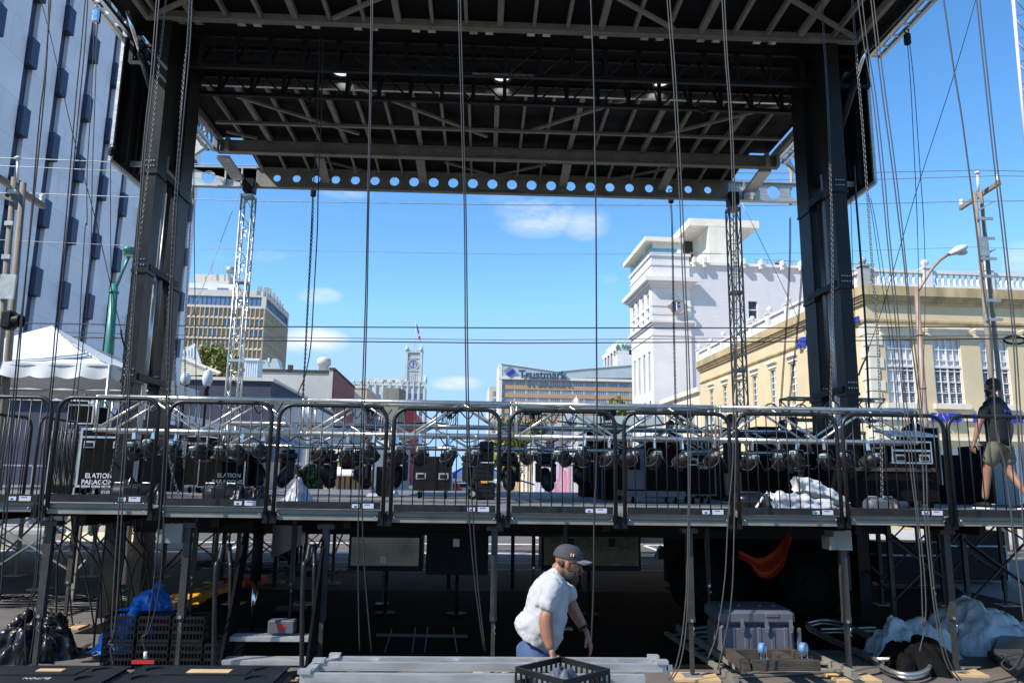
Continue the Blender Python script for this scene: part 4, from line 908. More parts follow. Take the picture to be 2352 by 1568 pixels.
    for i in range(len(rows)-1):
        for j in range(12): g.face(rows[i][j], rows[i][(j+1) % 12], rows[i+1][(j+1) % 12], rows[i+1][j])
    g.obj('lamp_head', 'white', r)
    g = G(); c = a_+d*.6-U_*.09; g.sph(c, (.2, .12, .09), 12, 6); g.obj('lens', 'greyletter', r)
    # globe lamps
    for u, v0, v1, lab, yy in ((475, 847, 888, 'globe lantern on a black post, right one of the pair behind the tower', 30), (425, 853, 884, 'globe lantern on a black post, left one of the pair behind the tower', 31)):
        q, t = W(u, v1, y=yy), W(u, v0, y=yy); r = T('globe_lamp', lab, 'street lamp', (q.x, yy, 0), 'pair of globe street lanterns'); h = t.z-q.z
        g = G(); g.lathe(q, [(.08, 0), (.15, .1*h), (.2, .4*h), (.19, .6*h), (.12, .85*h), (.04, .95*h)], 14); g.obj('globe', 'greyletter', r)
        g = G(); g.lathe((q.x, yy, 0), [(.2, 0), (.2, .4), (.06, .6), (.05, q.z-.5), (.1, q.z-.35), (.09, q.z-.1), (.13, q.z)], 10); g.cyl(t-Vector((0, 0, .03*h)), t+Vector((0, 0, .12*h)), .03, .005); g.obj('post', 'blk', r)
    r = T('street_sign', 'small green street name sign hanging on a green mast arm far behind the stage', 'street sign', W(1190, 1101, y=52)); q = W(1180, 1096, y=52); k = W(1196, 1106, y=52)
    g = G(); g.box(q.x, k.x, 52, 52.05, k.z, q.z); s_ = g.obj('sign_panel', 'sign_green', r); text('E ST', .2, 'whiteletter', s_, (q.x+.03, 51.99, k.z+.06), (1, 0, 0), (0, 0, 1), .01)
    g = G(); g.tube([W(1196, 1103, y=52), W(1243, 1117, y=52), W(1250, 1122, y=52)], .06, 6); p_ = W(1250, 1122, y=52); g.tube([p_, (p_.x, 52, 0)], .1, 8); g.obj('mast_arm', 'green_pole', r)
poles()
def power():
    S_ = [('upper', 20, [(-60, 362), (41, 364), (275, 373), (600, 381), (1176, 392), (1764, 398), (2020, 396), (2245, 391), (2420, 395)], 'power line on the topmost insulators of both utility poles'),
          ('b', 21, [(-60, 379), (0, 381), (293, 394), (600, 402), (1176, 412), (1700, 414), (2020, 412), (2290, 404), (2420, 406)], 'second highest power line, just under the topmost one'),
          ('c', 21, [(-60, 442), (94, 445), (326, 454), (588, 462), (1176, 471), (1764, 472), (2100, 466), (2205, 463), (2420, 461)], 'power line passing just below the row of round beam holes'),
          ('d', 23, [(-60, 549), (0, 551), (313, 565), (588, 574), (1176, 584), (1764, 583), (2250, 567), (2420, 576)], 'thin pale cable crossing mid sky at the height of the glass pavilion'),
          ('e', 22, [(-60, 740), (56, 742), (299, 746), (588, 750), (1176, 753), (1764, 753), (2277, 750), (2420, 750)], 'black cable crossing above the clock tower flag'),
          ('f', 22.5, [(-60, 757), (190, 764), (588, 774), (1000, 779), (1176, 781), (1764, 776), (2262, 770), (2420, 768)], 'thin cable between the two thick black ones above the clock tower'),
          ('g', 22, [(-60, 764), (193, 775), (588, 782), (1176, 788), (1764, 785), (2262, 778), (2420, 776)], 'lowest black cable crossing just above the clock tower')]
    for k, (n_, y, pts, lab) in enumerate(S_):
        P_ = [W(u, v, y=y) for u, v in pts]; Q = []
        for i in range(len(P_)-1):
            for t in range(3): Q.append(P_[i].lerp(P_[i+1], t/3))
        Q.append(P_[-1]); g = G(); g.tube(Q, (.014, .014, .014, .008, .018, .010, .018)[k], 5); o = g.obj('power_line', 'rope' if k > 3 else 'gal'); tag(o, lab, 'power line', 'overhead lines between the utility poles')
    q = W(2330, 781, y=22); g = G(); g.tube([q+Vector((.62*math.cos(t*.5236)*.55, 0, .12*math.sin(t*.5236))) for t in range(13)], .035, 6); o = g.obj('cable_snowshoe', 'blk'); tag(o, 'black oval cable slack loop hanging on the lowest cable at the right edge', 'cable loop')
power()
y = 13.0; r = T('lattice_mast', 'white painted lattice mast cut off by the upper right corner', 'mast', (W(2340, 200, y=y).x, y, 0))
g = G(); a_, b_ = W(2322, -60, y=y), W(2364, 420, y=y); a2, b2 = W(2352, -60, y=y+.2), W(2392, 420, y=y+.2)
g.tube([a_, b_], .03, 8); g.tube([a2, b2], .03, 8)
for k in range(9): g.tube([a_.lerp(b_, k/9), a2.lerp(b2, (k+.8)/9)], .015, 6); g.tube([a_.lerp(b_, (k+.9)/9), a2.lerp(b2, (k+.8)/9)], .015, 6)
d = (b_-a_).normalized(); g.tube([b_, b_+d*(b_.z/-d.z)], .03, 8); g.tube([b2, b2+d*(b2.z/-d.z)], .03, 8); g.obj('lattice', 'white', r)
def tent(label, y0, y1, xr, xl, ze, zp, corner_drop, nm='tent', scal=True):
    r = T('canopy_tent', label, 'tent', ((xl+xr)/2, (y0+y1)/2, 1.71)); cx, cy = (xl+xr)/2, (y0+y1)/2
    g = G(); cs = [(xl, y0), (xr, y0), (xr, y1), (xl, y1)]; n = 12
    for k in range(4):
        a_, b_ = cs[k], cs[(k+1) % 4]
        def fn(s, t, a_=a_, b_=b_):
            e = Vector((a_[0]+(b_[0]-a_[0])*s, a_[1]+(b_[1]-a_[1])*s, ze)); pk = Vector((cx, cy, zp)); q = e.lerp(pk, t)
            sag = -.16*math.sin(math.pi*t)*(1-abs(2*s-1)*.2)+.03*math.sin(s*31+t*6)*(1-t)*math.sin(math.pi*s); return q+Vector((0, 0, sag))
        g.grid(fn, n, 8)
    g.obj('roof', 'tent', r)
    g = G(); nS = 10
    for k in range(4):
        a_, b_ = Vector((*cs[k], ze)), Vector((*cs[(k+1) % 4], ze)); o_ = (Vector((cx, cy, ze))-(a_+b_)/2).normalized()*-1
        def fn(s, t, a_=a_, b_=b_, o_=o_): return a_.lerp(b_, s)+o_*(.04*math.sin(s*44)*t+.02)+Vector((0, 0, -t*(.26+.05*abs(math.sin(s*nS*math.pi)))+.02))
        g.grid(fn, 60, 4)
    g.obj('valance', 'tent', r)
    for x, y in cs: g = G(); g.cyl((x, y, 1.71), (x, y, ze), .035); g.obj('leg', 'alu', r)
    g = G(); 
    for k in range(4): g.cyl((*cs[k], ze-.04), (*cs[(k+1) % 4], ze-.04), .025)
    for k in range(4): g.cyl((*cs[k], ze-.04), (cx, cy, zp-.1), .022)
    g.obj('frame', 'alu', r)
q_ = W(253, 838, y=15); qp = W(117, 747, y=17.3)
tent('big white peaked canopy tent standing on the platform at the left', 15, 19.7, q_.x, 2*qp.x-q_.x, q_.z, qp.z, 0)
# ================================================================ the stage
DZ = 1.72; Y0 = 8.3; RZ = 9.6
def platec(g, x0, x1, z0, z1, y, t, holes, seg=16):
    """vertical plate in x-z with real round holes (x, z, r)"""
    hs = sorted(holes); cuts = [x0]
    for a_, b_ in zip(hs, hs[1:]): cuts.append((a_[0]+b_[0])/2)
    cuts.append(x1)
    for yy, fl in ((y, 0), (y+t, 1)):
        for k, (hx, hz, hr) in enumerate(hs):
            a_, b_ = cuts[k], cuts[k+1]; ring = []; sq = []
            for j in range(seg):
                an = 6.2832*(j+.5)/seg; c_, s_ = math.cos(an), math.sin(an); ring.append((hx+hr*c_, yy, hz+hr*s_))
                lx = (b_-hx) if c_ > 0 else (hx-a_); lz = (z1-hz) if s_ > 0 else (hz-z0); q = min(lx/abs(c_) if abs(c_) > 1e-6 else 1e9, lz/abs(s_) if abs(s_) > 1e-6 else 1e9); sq.append((hx+q*c_, yy, hz+q*s_))
            for j in range(seg):
                n = (j+1) % seg; P4 = [ring[j], sq[j], sq[n], ring[n]]
                (xa, _, za), (xb, _, zb) = sq[j], sq[n]
                if abs(xa-xb) > 1e-6 and abs(za-zb) > 1e-6:
                    cx = (b_ if max(xa, xb) > hx+.0 and (abs(xa-b_) < 1e-6 or abs(xb-b_) < 1e-6) else a_); cz = z1 if (abs(za-z1) < 1e-6 or abs(zb-z1) < 1e-6) else z0; P4 = [ring[j], sq[j], (cx, yy, cz), sq[n], ring[n]]
                g.poly(P4 if fl else P4[::-1])
                if not fl: g.quad(ring[j], ring[n], (ring[n][0], y+t, ring[n][2]), (ring[j][0], y+t, ring[j][2]))
def stage():
    r = T('stage_deck', 'long grey stage deck on steel legs with an aluminium front edge', 'stage deck', (.3, 14, 0))
    g = G(); nx = 10; x = -5.85
    for k in range(9):
        for j in range(5):
            xa = -5.9+k*1.455; ya = Y0+.1+j*2.44; g.box(xa+.004, xa+1.451, ya+.004, ya+2.436, DZ-.06, DZ-.001*((k+j) % 3))
    g.obj('deck_board', 'deck', r)
    g = G(); g.box(-14, -5.92, 12.6, 21, DZ-.06, DZ); o = g.obj('side_deck', 'deck', r)
    g = G(); g.box(7.25, 9.5, 9.6, 20, DZ-.06, DZ); g.obj('side_deck', 'deck', r)
    g = G()
    for y in (10.7, 13.2, 15.7, 18.2, 20.4): g.box(-5.8, 7.1, y-.05, y+.05, DZ-.22, DZ-.065)
    for k in range(10): g.box(-5.8+k*1.43, -5.72+k*1.43, Y0+.25, 20.4, DZ-.2, DZ-.067)
    g.obj('under_beam', 'blk', r)
    # front edge modules
    xs = [-5.87+.02, -4.65, -3.45, -2.25, -1.03, .235, 1.50, 2.755, 3.96, 5.16, 6.38, 7.6]
    for k in range(len(xs)-1):
        dz = (.07, .05, .03, .015, 0, 0, 0, .01, .03, .03, .03)[k]; a_, b_ = xs[k]+.07, xs[k+1]-.07
        g = G(); g.box(a_, b_, Y0, Y0+.1, DZ-.052+dz, DZ-.003+dz); g.box(a_, b_, Y0+.02, Y0+.1, DZ-.062+dz, DZ-.052+dz); g.box(a_, b_, Y0-.004, Y0+.1, DZ-.112+dz, DZ-.062+dz); g.obj('edge_beam', 'alu_dull', r)
        g = G(); xx = xs[k]
        for s in (-1, 1): g.box(xx+s*.045-.028, xx+s*.045+.028, Y0-.03, Y0+.05, DZ-.15+dz, DZ-.03+dz)
        g.box(xx-.012, xx+.012, Y0-.02, Y0+.05, DZ-.15+dz, DZ-.02+dz); g.obj('clamp_bracket', 'blk', r)
        g = G()
        for s in (-1, 1): g.tube([(xx+s*.085, Y0-.04, DZ-.045+dz), (xx+s*.1, Y0-.05, DZ-.055+dz), (xx+s*.11, Y0-.05, DZ-.075+dz)], .006, 5)
        g.obj('lock_pin', 'chrome', r)
    legs = [(.15, 8.5, .07), (2.3, 8.5, .07), (4.02, 8.5, .072), (5.36, 8.75, .072), (-1.68, 8.5, .07), (-4.62, 8.5, .075), (-3.16, 8.5, .07), (-5.65, 11.0, .07), (-2.62, 11, .06), (1.2, 11, .06), (3.3, 11.2, .06), (-4.2, 11.6, .06), (6.6, 11.2, .07), (-1.6, 13, .06), (.9, 13.2, .06)]
    for x, y, w_ in legs:
        g = G(); g.box(x-w_/2, x+w_/2, y-w_/2, y+w_/2, .62, DZ-.2); g.box(x-w_/2-.004, x+w_/2+.004, y-w_/2-.004, y+w_/2+.004, .58, .64); g.box(x-w_/2+.014, x+w_/2-.014, y-w_/2+.014, y+w_/2-.014, .05, .58)
        g.box(x-.09, x+.09, y-.06, y+.1, DZ-.2, DZ-.15)
        lg = g.obj('leg', 'leg_brown', r)
        g = G(); g.tube([(x+.01, y-w_/2-.01, .55), (x+.02, y-w_/2-.02, .52), (x+.0, y-w_/2-.02, .49), (x+.03, y-w_/2-.01, .45)], .005, 4); g.cyl((x, y-w_/2-.012, .6), (x, y-w_/2, .6), .018); g.obj('pin', 'chrome', lg)
        g = G(); g.box(x-.1, x+.1, y-.08, y+.08, .028, .04); g.obj('foot_plate', 'gal', lg)
    for k, (x, y, w_) in enumerate(legs[:8]):
        g = G(); a_ = random.uniform(-.12, .12); c_, s_ = math.cos(a_), math.sin(a_); P_ = [(-.24, -.16), (.24, -.16), (.24, .16), (-.24, .16)]; g.prism([(x+.03+px*c_-py*s_, y+px*s_+py*c_, .002) for px, py in P_], (0, 0, .025))
        o = g.obj('plywood_pad', 'ply'); tag(o, 'square plywood pad under the '+('leg behind the bending man', 'leg left of the grey plastic case', 'leg between the wheeled dolly and the bent tube frames', 'leg among the pale tarps at the right', 'leg beside the yellow handrail steps', 'leg by the black tarp bundle, lower left', 'leg in front of the blue tarp', 'second row leg at the far left, in the sun')[k], 'wooden pad', 'plywood pads under the stage legs')
    # corner jack box
    for (u, v, nm) in ((645, 1245, 'a'), (1925, 1225, 'b')):
        pass
    for x in (-3.3, 4.0):
        g = G(); q = .07; g.box(x-.1, x+.1, Y0+.12, Y0+.35, DZ-.36, DZ-.16); g.box(x-.16, x-.1, Y0+.1, Y0+.3, DZ-.36, DZ-.22); g.obj('corner_bracket', 'alu_dull', r)
stage()
def rail(x0, x1, label, dz=0, first=False):
    w_ = x1-x0; r = T('guard_rail', label, 'guard rail', (x0, Y0, DZ+dz), 'steel guard rail panels along the stage front'); y = Y0-.035
    zt, zb, R_ = DZ+1.10+dz, DZ-.07+dz, .15; g = G(); P_ = [(x0, y, zb), (x0, y, zt-R_)]+[(x0+R_-R_*math.cos(t*math.pi/12), y, zt-R_+R_*math.sin(t*math.pi/12)) for t in range(1, 7)]+[(x1-R_+R_*math.sin(t*math.pi/12), y, zt-R_+R_*math.cos(t*math.pi/12)) for t in range(0, 7)]+[(x1, y, zb)]
    g.tube(P_, .0225, 8); g.obj('frame', 'rail_blk', r); n = 9; g = G()
    for k in range(n): xx = x0+w_*(k+1)/(n+1); zz = zt-.01; g.tube([(xx, y, DZ+.07+dz), (xx, y, zz)], .0065, 5)
    g.obj('bars', 'rail_blk', r)
    g = G(); g.box(x0+.03, x1-.03, y-.012, y+.02, DZ+.002+dz, DZ+.078+dz); tb = g.obj('toe_board', 'rail_blk', r)
    g = G(); g.box(x1-.33, x1-.25, y-.0155, y-.0125, DZ+.016+dz, DZ+.056+dz); g.box(x1-.22, x1-.10, y-.0155, y-.0125, DZ+.012+dz, DZ+.062+dz); g.obj('sticker', 'greyletter', tb)
    g = G(); g.box(x1-.305, x1-.28, y-.018, y-.0157, DZ+.024+dz, DZ+.04+dz); g.box(x1-.2, x1-.14, y-.018, y-.0157, DZ+.048+dz, DZ+.054+dz); g.obj('sticker_print', 'blueletter', tb)
RL = [(-5.75, -4.63, 'cut off by the left edge', -.0, .055), (-4.56, -3.5, 'in front of the black flight case with white stencil lettering', 0, .06), (-3.39, -2.29, 'in front of the roll shaped black hoist', 0, .035), (-2.21, -1.05, 'in front of the silver cloth', 0, .02), (-.97, .18, 'in front of the black wheeled cabinet', 0, 0), (.29, 1.45, 'in front of the purple mural', 0, 0), (1.55, 2.72, 'in front of the row of dark cases on casters', 0, 0), (2.8, 3.93, 'in front of the white rolled tarps', 0, .01), (4.0, 5.15, 'in front of the chain hoist with a long hanging chain', 0, .02), (5.2, 6.36, 'cut off by the right edge', 0, .02)]
for a_, b_, l, _, dz in RL: rail(a_, b_, 'black steel guard rail panel '+l, dz)
# ---------------------------------------------------------------- masts and towers
def lattice(g, p0, p1, w_, d_, n, r1, r2, xax=Vector((1, 0, 0))):
    """box lattice from p0 to p1 with 4 chords, n bays"""
    p0, p1 = Vector(p0), Vector(p1); ax = (p1-p0).normalized(); xa = (xax-ax*xax.dot(ax)).normalized(); ya = ax.cross(xa)
    C_ = [xa*sx*w_/2+ya*sy*d_/2 for sx, sy in ((-1, -1), (1, -1), (1, 1), (-1, 1))]
    for c in C_: g.tube([p0+c, p1+c], r1, 6)
    for k in range(n):
        a_, b_ = p0.lerp(p1, k/n), p0.lerp(p1, (k+1)/n)
        for i in range(4):
            j = (i+1) % 4; c, e = (C_[i], C_[j]) if k % 2 else (C_[j], C_[i])
            g.tube([a_+c, b_+e], r2, 5)
            if k % 2 == 0: g.tube([a_+C_[i], a_+C_[j]], r2, 5)
    return g
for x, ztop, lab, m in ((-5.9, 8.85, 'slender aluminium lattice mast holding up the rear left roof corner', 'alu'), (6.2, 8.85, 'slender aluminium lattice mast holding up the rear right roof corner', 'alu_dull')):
    r = T('lattice_mast', lab, 'mast', (x, 17.9, 0), 'lattice masts under the rear roof corners')
    g = G(); lattice(g, (x, 17.9, .1), (x, 17.9, ztop), .27, .27, 20, .024, .011); g.obj('lattice', m, r)
    g = G()
    for z in (ztop, ztop-1.35*1.6, ztop-4.1, ztop-6.2): g.box(x-.155, x+.155, 17.9-.155, 17.9+.155, z-.06, z)
    g.obj('splice_plate', m, r)
    g = G(); g.box(x-.12, x+.13, 17.75, 18.05, ztop+.08, ztop+.4); g.cyl((x, 17.9, ztop), (x, 17.9, ztop+.1), .04); g.obj('head_block', 'blk', r)
def tower(s, label):
    cx = .2; X = lambda v: cx+s*v                           # mirrored about the roof's middle
    r = T('lift_tower', label, 'lift tower', (X(5.5), 12.4, 0), 'hydraulic lift towers at both sides of the stage')
    def bx(g, a_, b_, y0, y1, z0, z1): g.box(X(a_), X(b_), y0, y1, z0, z1)
    lvl = [(0, 3.55, .000), (3.45, 5.35, .012), (5.2, 6.95, .024), (6.85, 9.65, .036)]
    for y0, dy in ((11.72, .27), (12.64, .42)):
        g = G()
        for z0, z1, e in lvl: bx(g, 5.585-e, 5.765+e, y0-e, y0+dy+e, z0, z1)
        for z0, z1, e in lvl[1:]: bx(g, 5.575-e, 5.775+e, y0-e-.01, y0+dy+.01+e, z0, z0+.05)
        co = g.obj('column', 'twr', r)
        if s < 0 or 1:
            g = G()
            for z0, z1, e in lvl[1:]:
                for k in range(4):
                    for j in range(2): g.cyl((X(5.61+k*.042), y0-e-.015, z0+.12+j*.09), (X(5.61+k*.042), y0-e, z0+.12+j*.09), .011, n=8)
            g.obj('bolt', 'steel', co)
    g = G()
    for z0, z1, e in lvl[1:]: g.prism([(X(5.55), 11.8, z0+.06), (X(5.55), 11.8, z0+.16), (X(5.55), 12.9, z0+.16), (X(5.55), 12.9, z0+.06)], (s*.24, 0, 0))
    g.obj('cross_plate', 'blk', r)
    g = G(); g.cyl((X(5.69), 12.3, 0.4), (X(5.69), 12.3, 7.4), .045); g.cyl((X(5.69), 12.3, 3.55), (X(5.69), 12.3, 5.2), .055); g.obj('hydraulic_ram', 'ram', r)
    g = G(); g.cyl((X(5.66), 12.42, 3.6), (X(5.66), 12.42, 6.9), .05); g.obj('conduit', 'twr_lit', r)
    g = G(); bx(g, 5.66, 5.78, 12.03, 12.62, 7.3, 9.55); bx(g, 5.74, 5.88, 12.7, 13.3, 7.0, 9.55); g.obj('tower_head', 'twr', r)
    g = G(); p0, p1 = (W(292, 25, y=11.2), W(323, 122, y=11.6)) if s < 0 else (W(1990, 105, y=11.2), W(1966, 180, y=11.5)); g.tube([p0, p1], .035, 10); g.obj('ram_rod', 'chrome', r)
    d = (p1-p0).normalized(); g = G(); g.tube([p1, p1+d*1.2], .06, 10); g.obj('ram_body', 'blk', r)
    # folded side wall
    sw = T('side_wall_panel', 'black ribbed side wall panel hanging outside the '+('left' if s < 0 else 'right')+' lift tower', 'side panel', (X(6.4), 13, 8.3))
    g = G(); xo = X(6.64); g.box(xo-.02, xo+.02, 12.35, 15.4, 7.35, 9.9); g.obj('panel', 'skin_blk', sw)
    g = G(); q = X(6.58)
    for k in range(6): g.box(min(q, X(6.52)), max(q, X(6.52)), 12.6+k*.5, 12.66+k*.5, 7.4, 9.9)
    g.obj('rib', 'twr', sw)
    g = G(); g.box(xo-.025, xo+.025, 12.3, 12.35, 7.3, 9.9); g.box(xo-.03, xo+.03, 12.35, 15.4, 7.28, 7.34); g.bar((X(5.7), 12.9, 7.5), (X(6.58), 12.9, 7.5), .05, .09); g.obj('edge_trim', 'alu_mill', sw)
    return r
tower(-1, 'black telescoping lift tower with chrome ram, left side of the stage')
tower(1, 'black telescoping lift tower with chrome ram, right side of the stage')
# ---------------------------------------------------------------- roof
def roof():
    r = T('stage_roof', 'wide black stage roof on aluminium beams and rafters above the deck', 'stage roof', (.2, 13, RZ))
    xl, xr = W(500, 340, y=16.45).x, W(1782, 375, y=16.45).x; print('xl', xl, xr); zr1_ = W(1176, 404, y=17.9).z; yf0, yf1, yr0, ym, ye = 8.0, 11.72, 13.85, 16.45, 17.9; xfl, xfr = -5.76, 6.33
    zf = lambda y: RZ+.12
    g = G(); g.box(-6.27, 6.8, yf0, yf1, RZ+.12, RZ+.18); g.box(-6.27, xfl-.1, yf1, 12.4, RZ+.12, RZ+.18); g.box(xfr+.1, 6.8, yf1, 12.4, RZ+.12, RZ+.18); g.obj('front_skin', 'skin_blk', r)
    g = G(); holes = [W(u, v, z=RZ+.18) for u, v in ((784, 170), (1153, 178), (1517, 191))]; print('holes', holes)
    yh = sum(h.y for h in holes)/3; hr = .17
    # centre skin with three round roof lights: flat sheet laid in x-y
    hs = [(h.x, yh, hr) for h in holes]; gg = G(lambda x, y, z: Vector((x, z, RZ+.18+y)))
    platec(gg, xl, xr, yh-.5, yh+.5, 0, .05, hs, 24); gg.obj('centre_skin', 'skin_blk', r)
    g = G(); g.box(xl, xr, yf1, yh-.5, RZ+.18, RZ+.23); g.box(xl, xr, yh+.5, yr0, RZ+.18, RZ+.23); g.obj('centre_skin', 'skin_blk', r)
    for h in holes: g = G(); g.cyl((h.x, yh, RZ+.2), (h.x, yh, RZ+.215), hr-.01, n=24); o = g.obj('roof_light', 'roof_light', r)
    for h in holes: g = G(); g.torus((h.x, yh, RZ+.16), hr+.015, .022, (0, 0, 1), 24); g.obj('roof_light_rim', 'blk', r)
    g = G(); g.box(-6.2, 6.65, yr0, ym+.1, RZ+.14, RZ+.19); g.prism([(-5.7, ym+.1, RZ+.14), (-5.7, ye, zr1_+.03), (-5.7, ye, zr1_+.08), (-5.7, ym+.1, RZ+.19)], (11.9, 0, 0)); g.obj('rear_skin', 'skin_blk', r)
    # front beam and hinge tabs
    g = G(); g.box(xfl, xfr, yf1-.09, yf1-.03, RZ-.02, RZ+.115); g.box(xfl, xfr, yf1-.12, yf1, RZ-.035, RZ-.02); g.obj('front_beam', 'alu_dull', r)
    g = G()
    for k in range(22): xx = xl+1.0+k*.33 if 0 else xl+.95+(k//2)*.98+(k % 2)*.27; g.box(xx, xx+.13, yf1-.03, yf1+.05, RZ-.05, RZ-.036)
    g.obj('hinge_tab', 'alu', r)
    # rafters
    xs = [W(u, v, z=RZ).x for u, v in ((544, 291), (590, 293), (651, 295), (712, 297), (768, 299), (832, 302), (893, 304), (955, 306), (1017, 308), (1079, 310), (1139, 312), (1203, 314))]
    x0 = xs[-2]; xs = [x0+k*.574 for k in range(-10, 11)]; xs = [x for x in xs if xl+.1 < x < xr-.1]
    for k, x in enumerate(xs):
        wd = .1 if abs(round((x-x0)/.574)) % 3 == 0 else .055
        g = G(); g.box(x-wd/2, x+wd/2, yr0+.05, ym-.02, RZ, RZ+.1); g.obj('rafter', 'alu_dull', r)
        g = G(); g.bar((x, ym+.1, RZ+.09), (x, ye-.06, zr1_-.02), .05, .08); g.obj('rafter', 'alu_dull', r)
        g = G(); g.bar((x, yf0, zf(yf0)-.06), (x, yf1-.06, zf(yf1)-.06), wd, .1); g.obj('rafter', 'alu_dull', r)
    for x, xf in ((xl+.03, xfl), (xr-.03, xfr)): g = G(); g.box(x-.04, x+.04, yr0, ym+.4, RZ-.02, RZ+.13); g.box(xf-.04, xf+.04, yf0, yf1, RZ-.03, RZ+.11); g.obj('end_rafter', 'alu_dull', r)
    g = G(); g.box(xl, xr, yr0-.03, yr0+.03, RZ-.03, RZ+.1); g.obj('hinge_beam', 'alu', r)
    q = W(1176, 303, z=RZ-.05).y; g = G(); g.box(xl+.3, xr-.3, q-.04, q+.04, RZ-.06, RZ-.005); g.obj('purlin', 'alu_dull', r)
    def dg(p0, p1, z=RZ+.02, t=.07): g = G(); a_, b_ = W(*p0, z=z), W(*p1, z=z); g.bar(a_, b_, t, .05); g.obj('diagonal_brace', 'alu_dull', r)
    for p0, p1 in (((544, 222), (825, 308)), ((818, 200), (1119, 314)), ((1206, 305), (1476, 217)), ((1516, 312), (1800, 240)), ((766, 43), (890, -12)), ((1406, -12), (1548, 67)), ((343, 40), (440, -6)), ((1800, -12), (1964, 87))): dg(p0, p1, RZ-.0)
    for p0, p1 in (((738, 368), (858, 398)), ((1021, 372), (1131, 403)), ((1142, 403), (1253, 378)), ((1409, 412), (1529, 388)), ((520, 302), (590, 318))): dg(p0, p1, RZ-.03, .05)
    # deep middle beam
    zb = W(1176, 367, y=ym).z; g = G(); g.box(xl+.05, xr-.0, ym, ym+.03, zb, RZ-.0); g.box(xl+.0, xr+.05, ym-.07, ym+.09, zb-.025, zb); g.box(xl, xr+.05, ym-.06, ym+.08, RZ-.0, RZ+.02); g.obj('middle_beam', 'alu_dull', r)
    g = G()
    for x in (xl+.0, xl+.25, xr-.25, xr-.0): g.box(x-.04, x+.04, ym-.16, ym-.001, zb-.02, RZ+.05)
    g.obj('stiffener', 'alu_dull', r)
    text('2000# MAX LOAD EVENLY DISTRIBUTED', .055, 'blk', r, (-.28, ym-.003, zb+.06), (1, 0, 0), (0, 0, 1), .002, 'load_marking')
    # holed rear beam
    zr0, zr1 = W(1176, 444, y=ye).z, W(1176, 404, y=ye).z; us = [636+45*k for k in range(23)]
    hs = []
    for u in us: t = (u-636)/990; q = W(u, 413+23*t, y=ye); hs.append((q.x, (zr0+zr1)/2+.0, .092+.035*math.sin(math.pi*t)))
    g = G(); platec(g, -5.75, 6.1, zr0, zr1, ye, .03, hs); g.box(-5.75, 6.1, ye-.06, ye+.09, zr0-.025, zr0); g.box(-5.75, 6.1, ye-.06, ye+.09, zr1, zr1+.025); g.obj('rear_beam', 'alu_dull', r)
    for s in (-1, 1):
        xa, xb = (-8.2, -5.75) if s < 0 else (6.1, 8.8); hh = [(-7.9, (zr0+zr1)/2, .17), (W(477, 411, y=ye).x, (zr0+zr1)/2, .17)] if s < 0 else [(W(1778, 440, y=ye).x, (zr0+zr1)/2, .17), (W(1830, 442, y=ye).x, (zr0+zr1)/2, .17), (8.5, (zr0+zr1)/2, .17)]
        g = G(); platec(g, xa, xb, zr0, zr1, ye+.04, .03, hh); g.box(xa, xb, ye-.02, ye+.13, zr0-.025, zr0); g.box(xa, xb, ye-.02, ye+.13, zr1, zr1+.025)
        for xx in ((-6.5, -6.1) if s < 0 else (6.5, 6.75)): g.box(xx-.02, xx+.02, ye-.05, ye+.04, zr0, zr1)
        g.obj('rear_beam_extension', 'alu_mill', r)
    text('2000# MAX LOAD EVENLY DISTRIBUTED', .06, 'blk', r, (-.3, ye-.003, zr0+.03), (1, 0, 0), (0, 0, 1), .002, 'load_marking')
    for (ut, vt, ub, vb, w_) in ((735, 362, 748, 418, .2), (965, 366, 972, 420, .2), (1303, 376, 1293, 428, .2), (1543, 386, 1519, 436, .2), (512, 360, 548, 412, .3), (1757, 392, 1722, 440, .3)):
        a_, b_ = W(ut, vt, y=ym+.1), W(ub, vb, y=ye-.1); g = G(); g.bar(a_, b_, w_, .06); g.obj('knee_brace', 'alu_dull' if w_ < .25 else 'alu_mill', r)
    # side rails (ladder beams with holes) running front to back
    for s in (-1, 1):
        for k, (ya, yb, ua, va, ub, vb) in enumerate(((0, 0, 302, 87, 278, 86), (0, 0, 492, 346, 474, 342)) if s < 0 else ((0, 0, 1994, 133, 2019, 136), (0, 0, 1776, 376, 1796, 380))):
            q0, q1 = W(ua, va, z=RZ), W(ub, vb, z=RZ); y_end = q0.y; y_st = 7.9 if k == 0 else yr0; xa, xb = q0.x, q1.x
            g = G(); g.box(xa-.035, xa+.035, y_st, y_end, RZ-.02, RZ+.06); g.box(xb-.03, xb+.03, y_st, y_end, RZ-.02, RZ+.05); n = int((y_end-y_st)/.33)
            for j in range(n+1): y = y_end-.03-j*.33; g.box(min(xa, xb), max(xa, xb), y-.015, y+.015, RZ-.01, RZ+.03)
            g.obj('side_rail', 'alu', r)
            gg = G(lambda x, y, z, xa=(xa+xb)/2: Vector((xa+y, x, z))); hh = [(y_end-.2-j*.33, RZ+.25, .11) for j in range(n)]; platec(gg, y_st, y_end, RZ+.06, RZ+.45, 0, .02, hh, 12); gg.obj('side_rail_web', 'alu_dull', r)
    a_, b_ = W(474, 340, y=16.9), W(436, 362, y=17.6); 
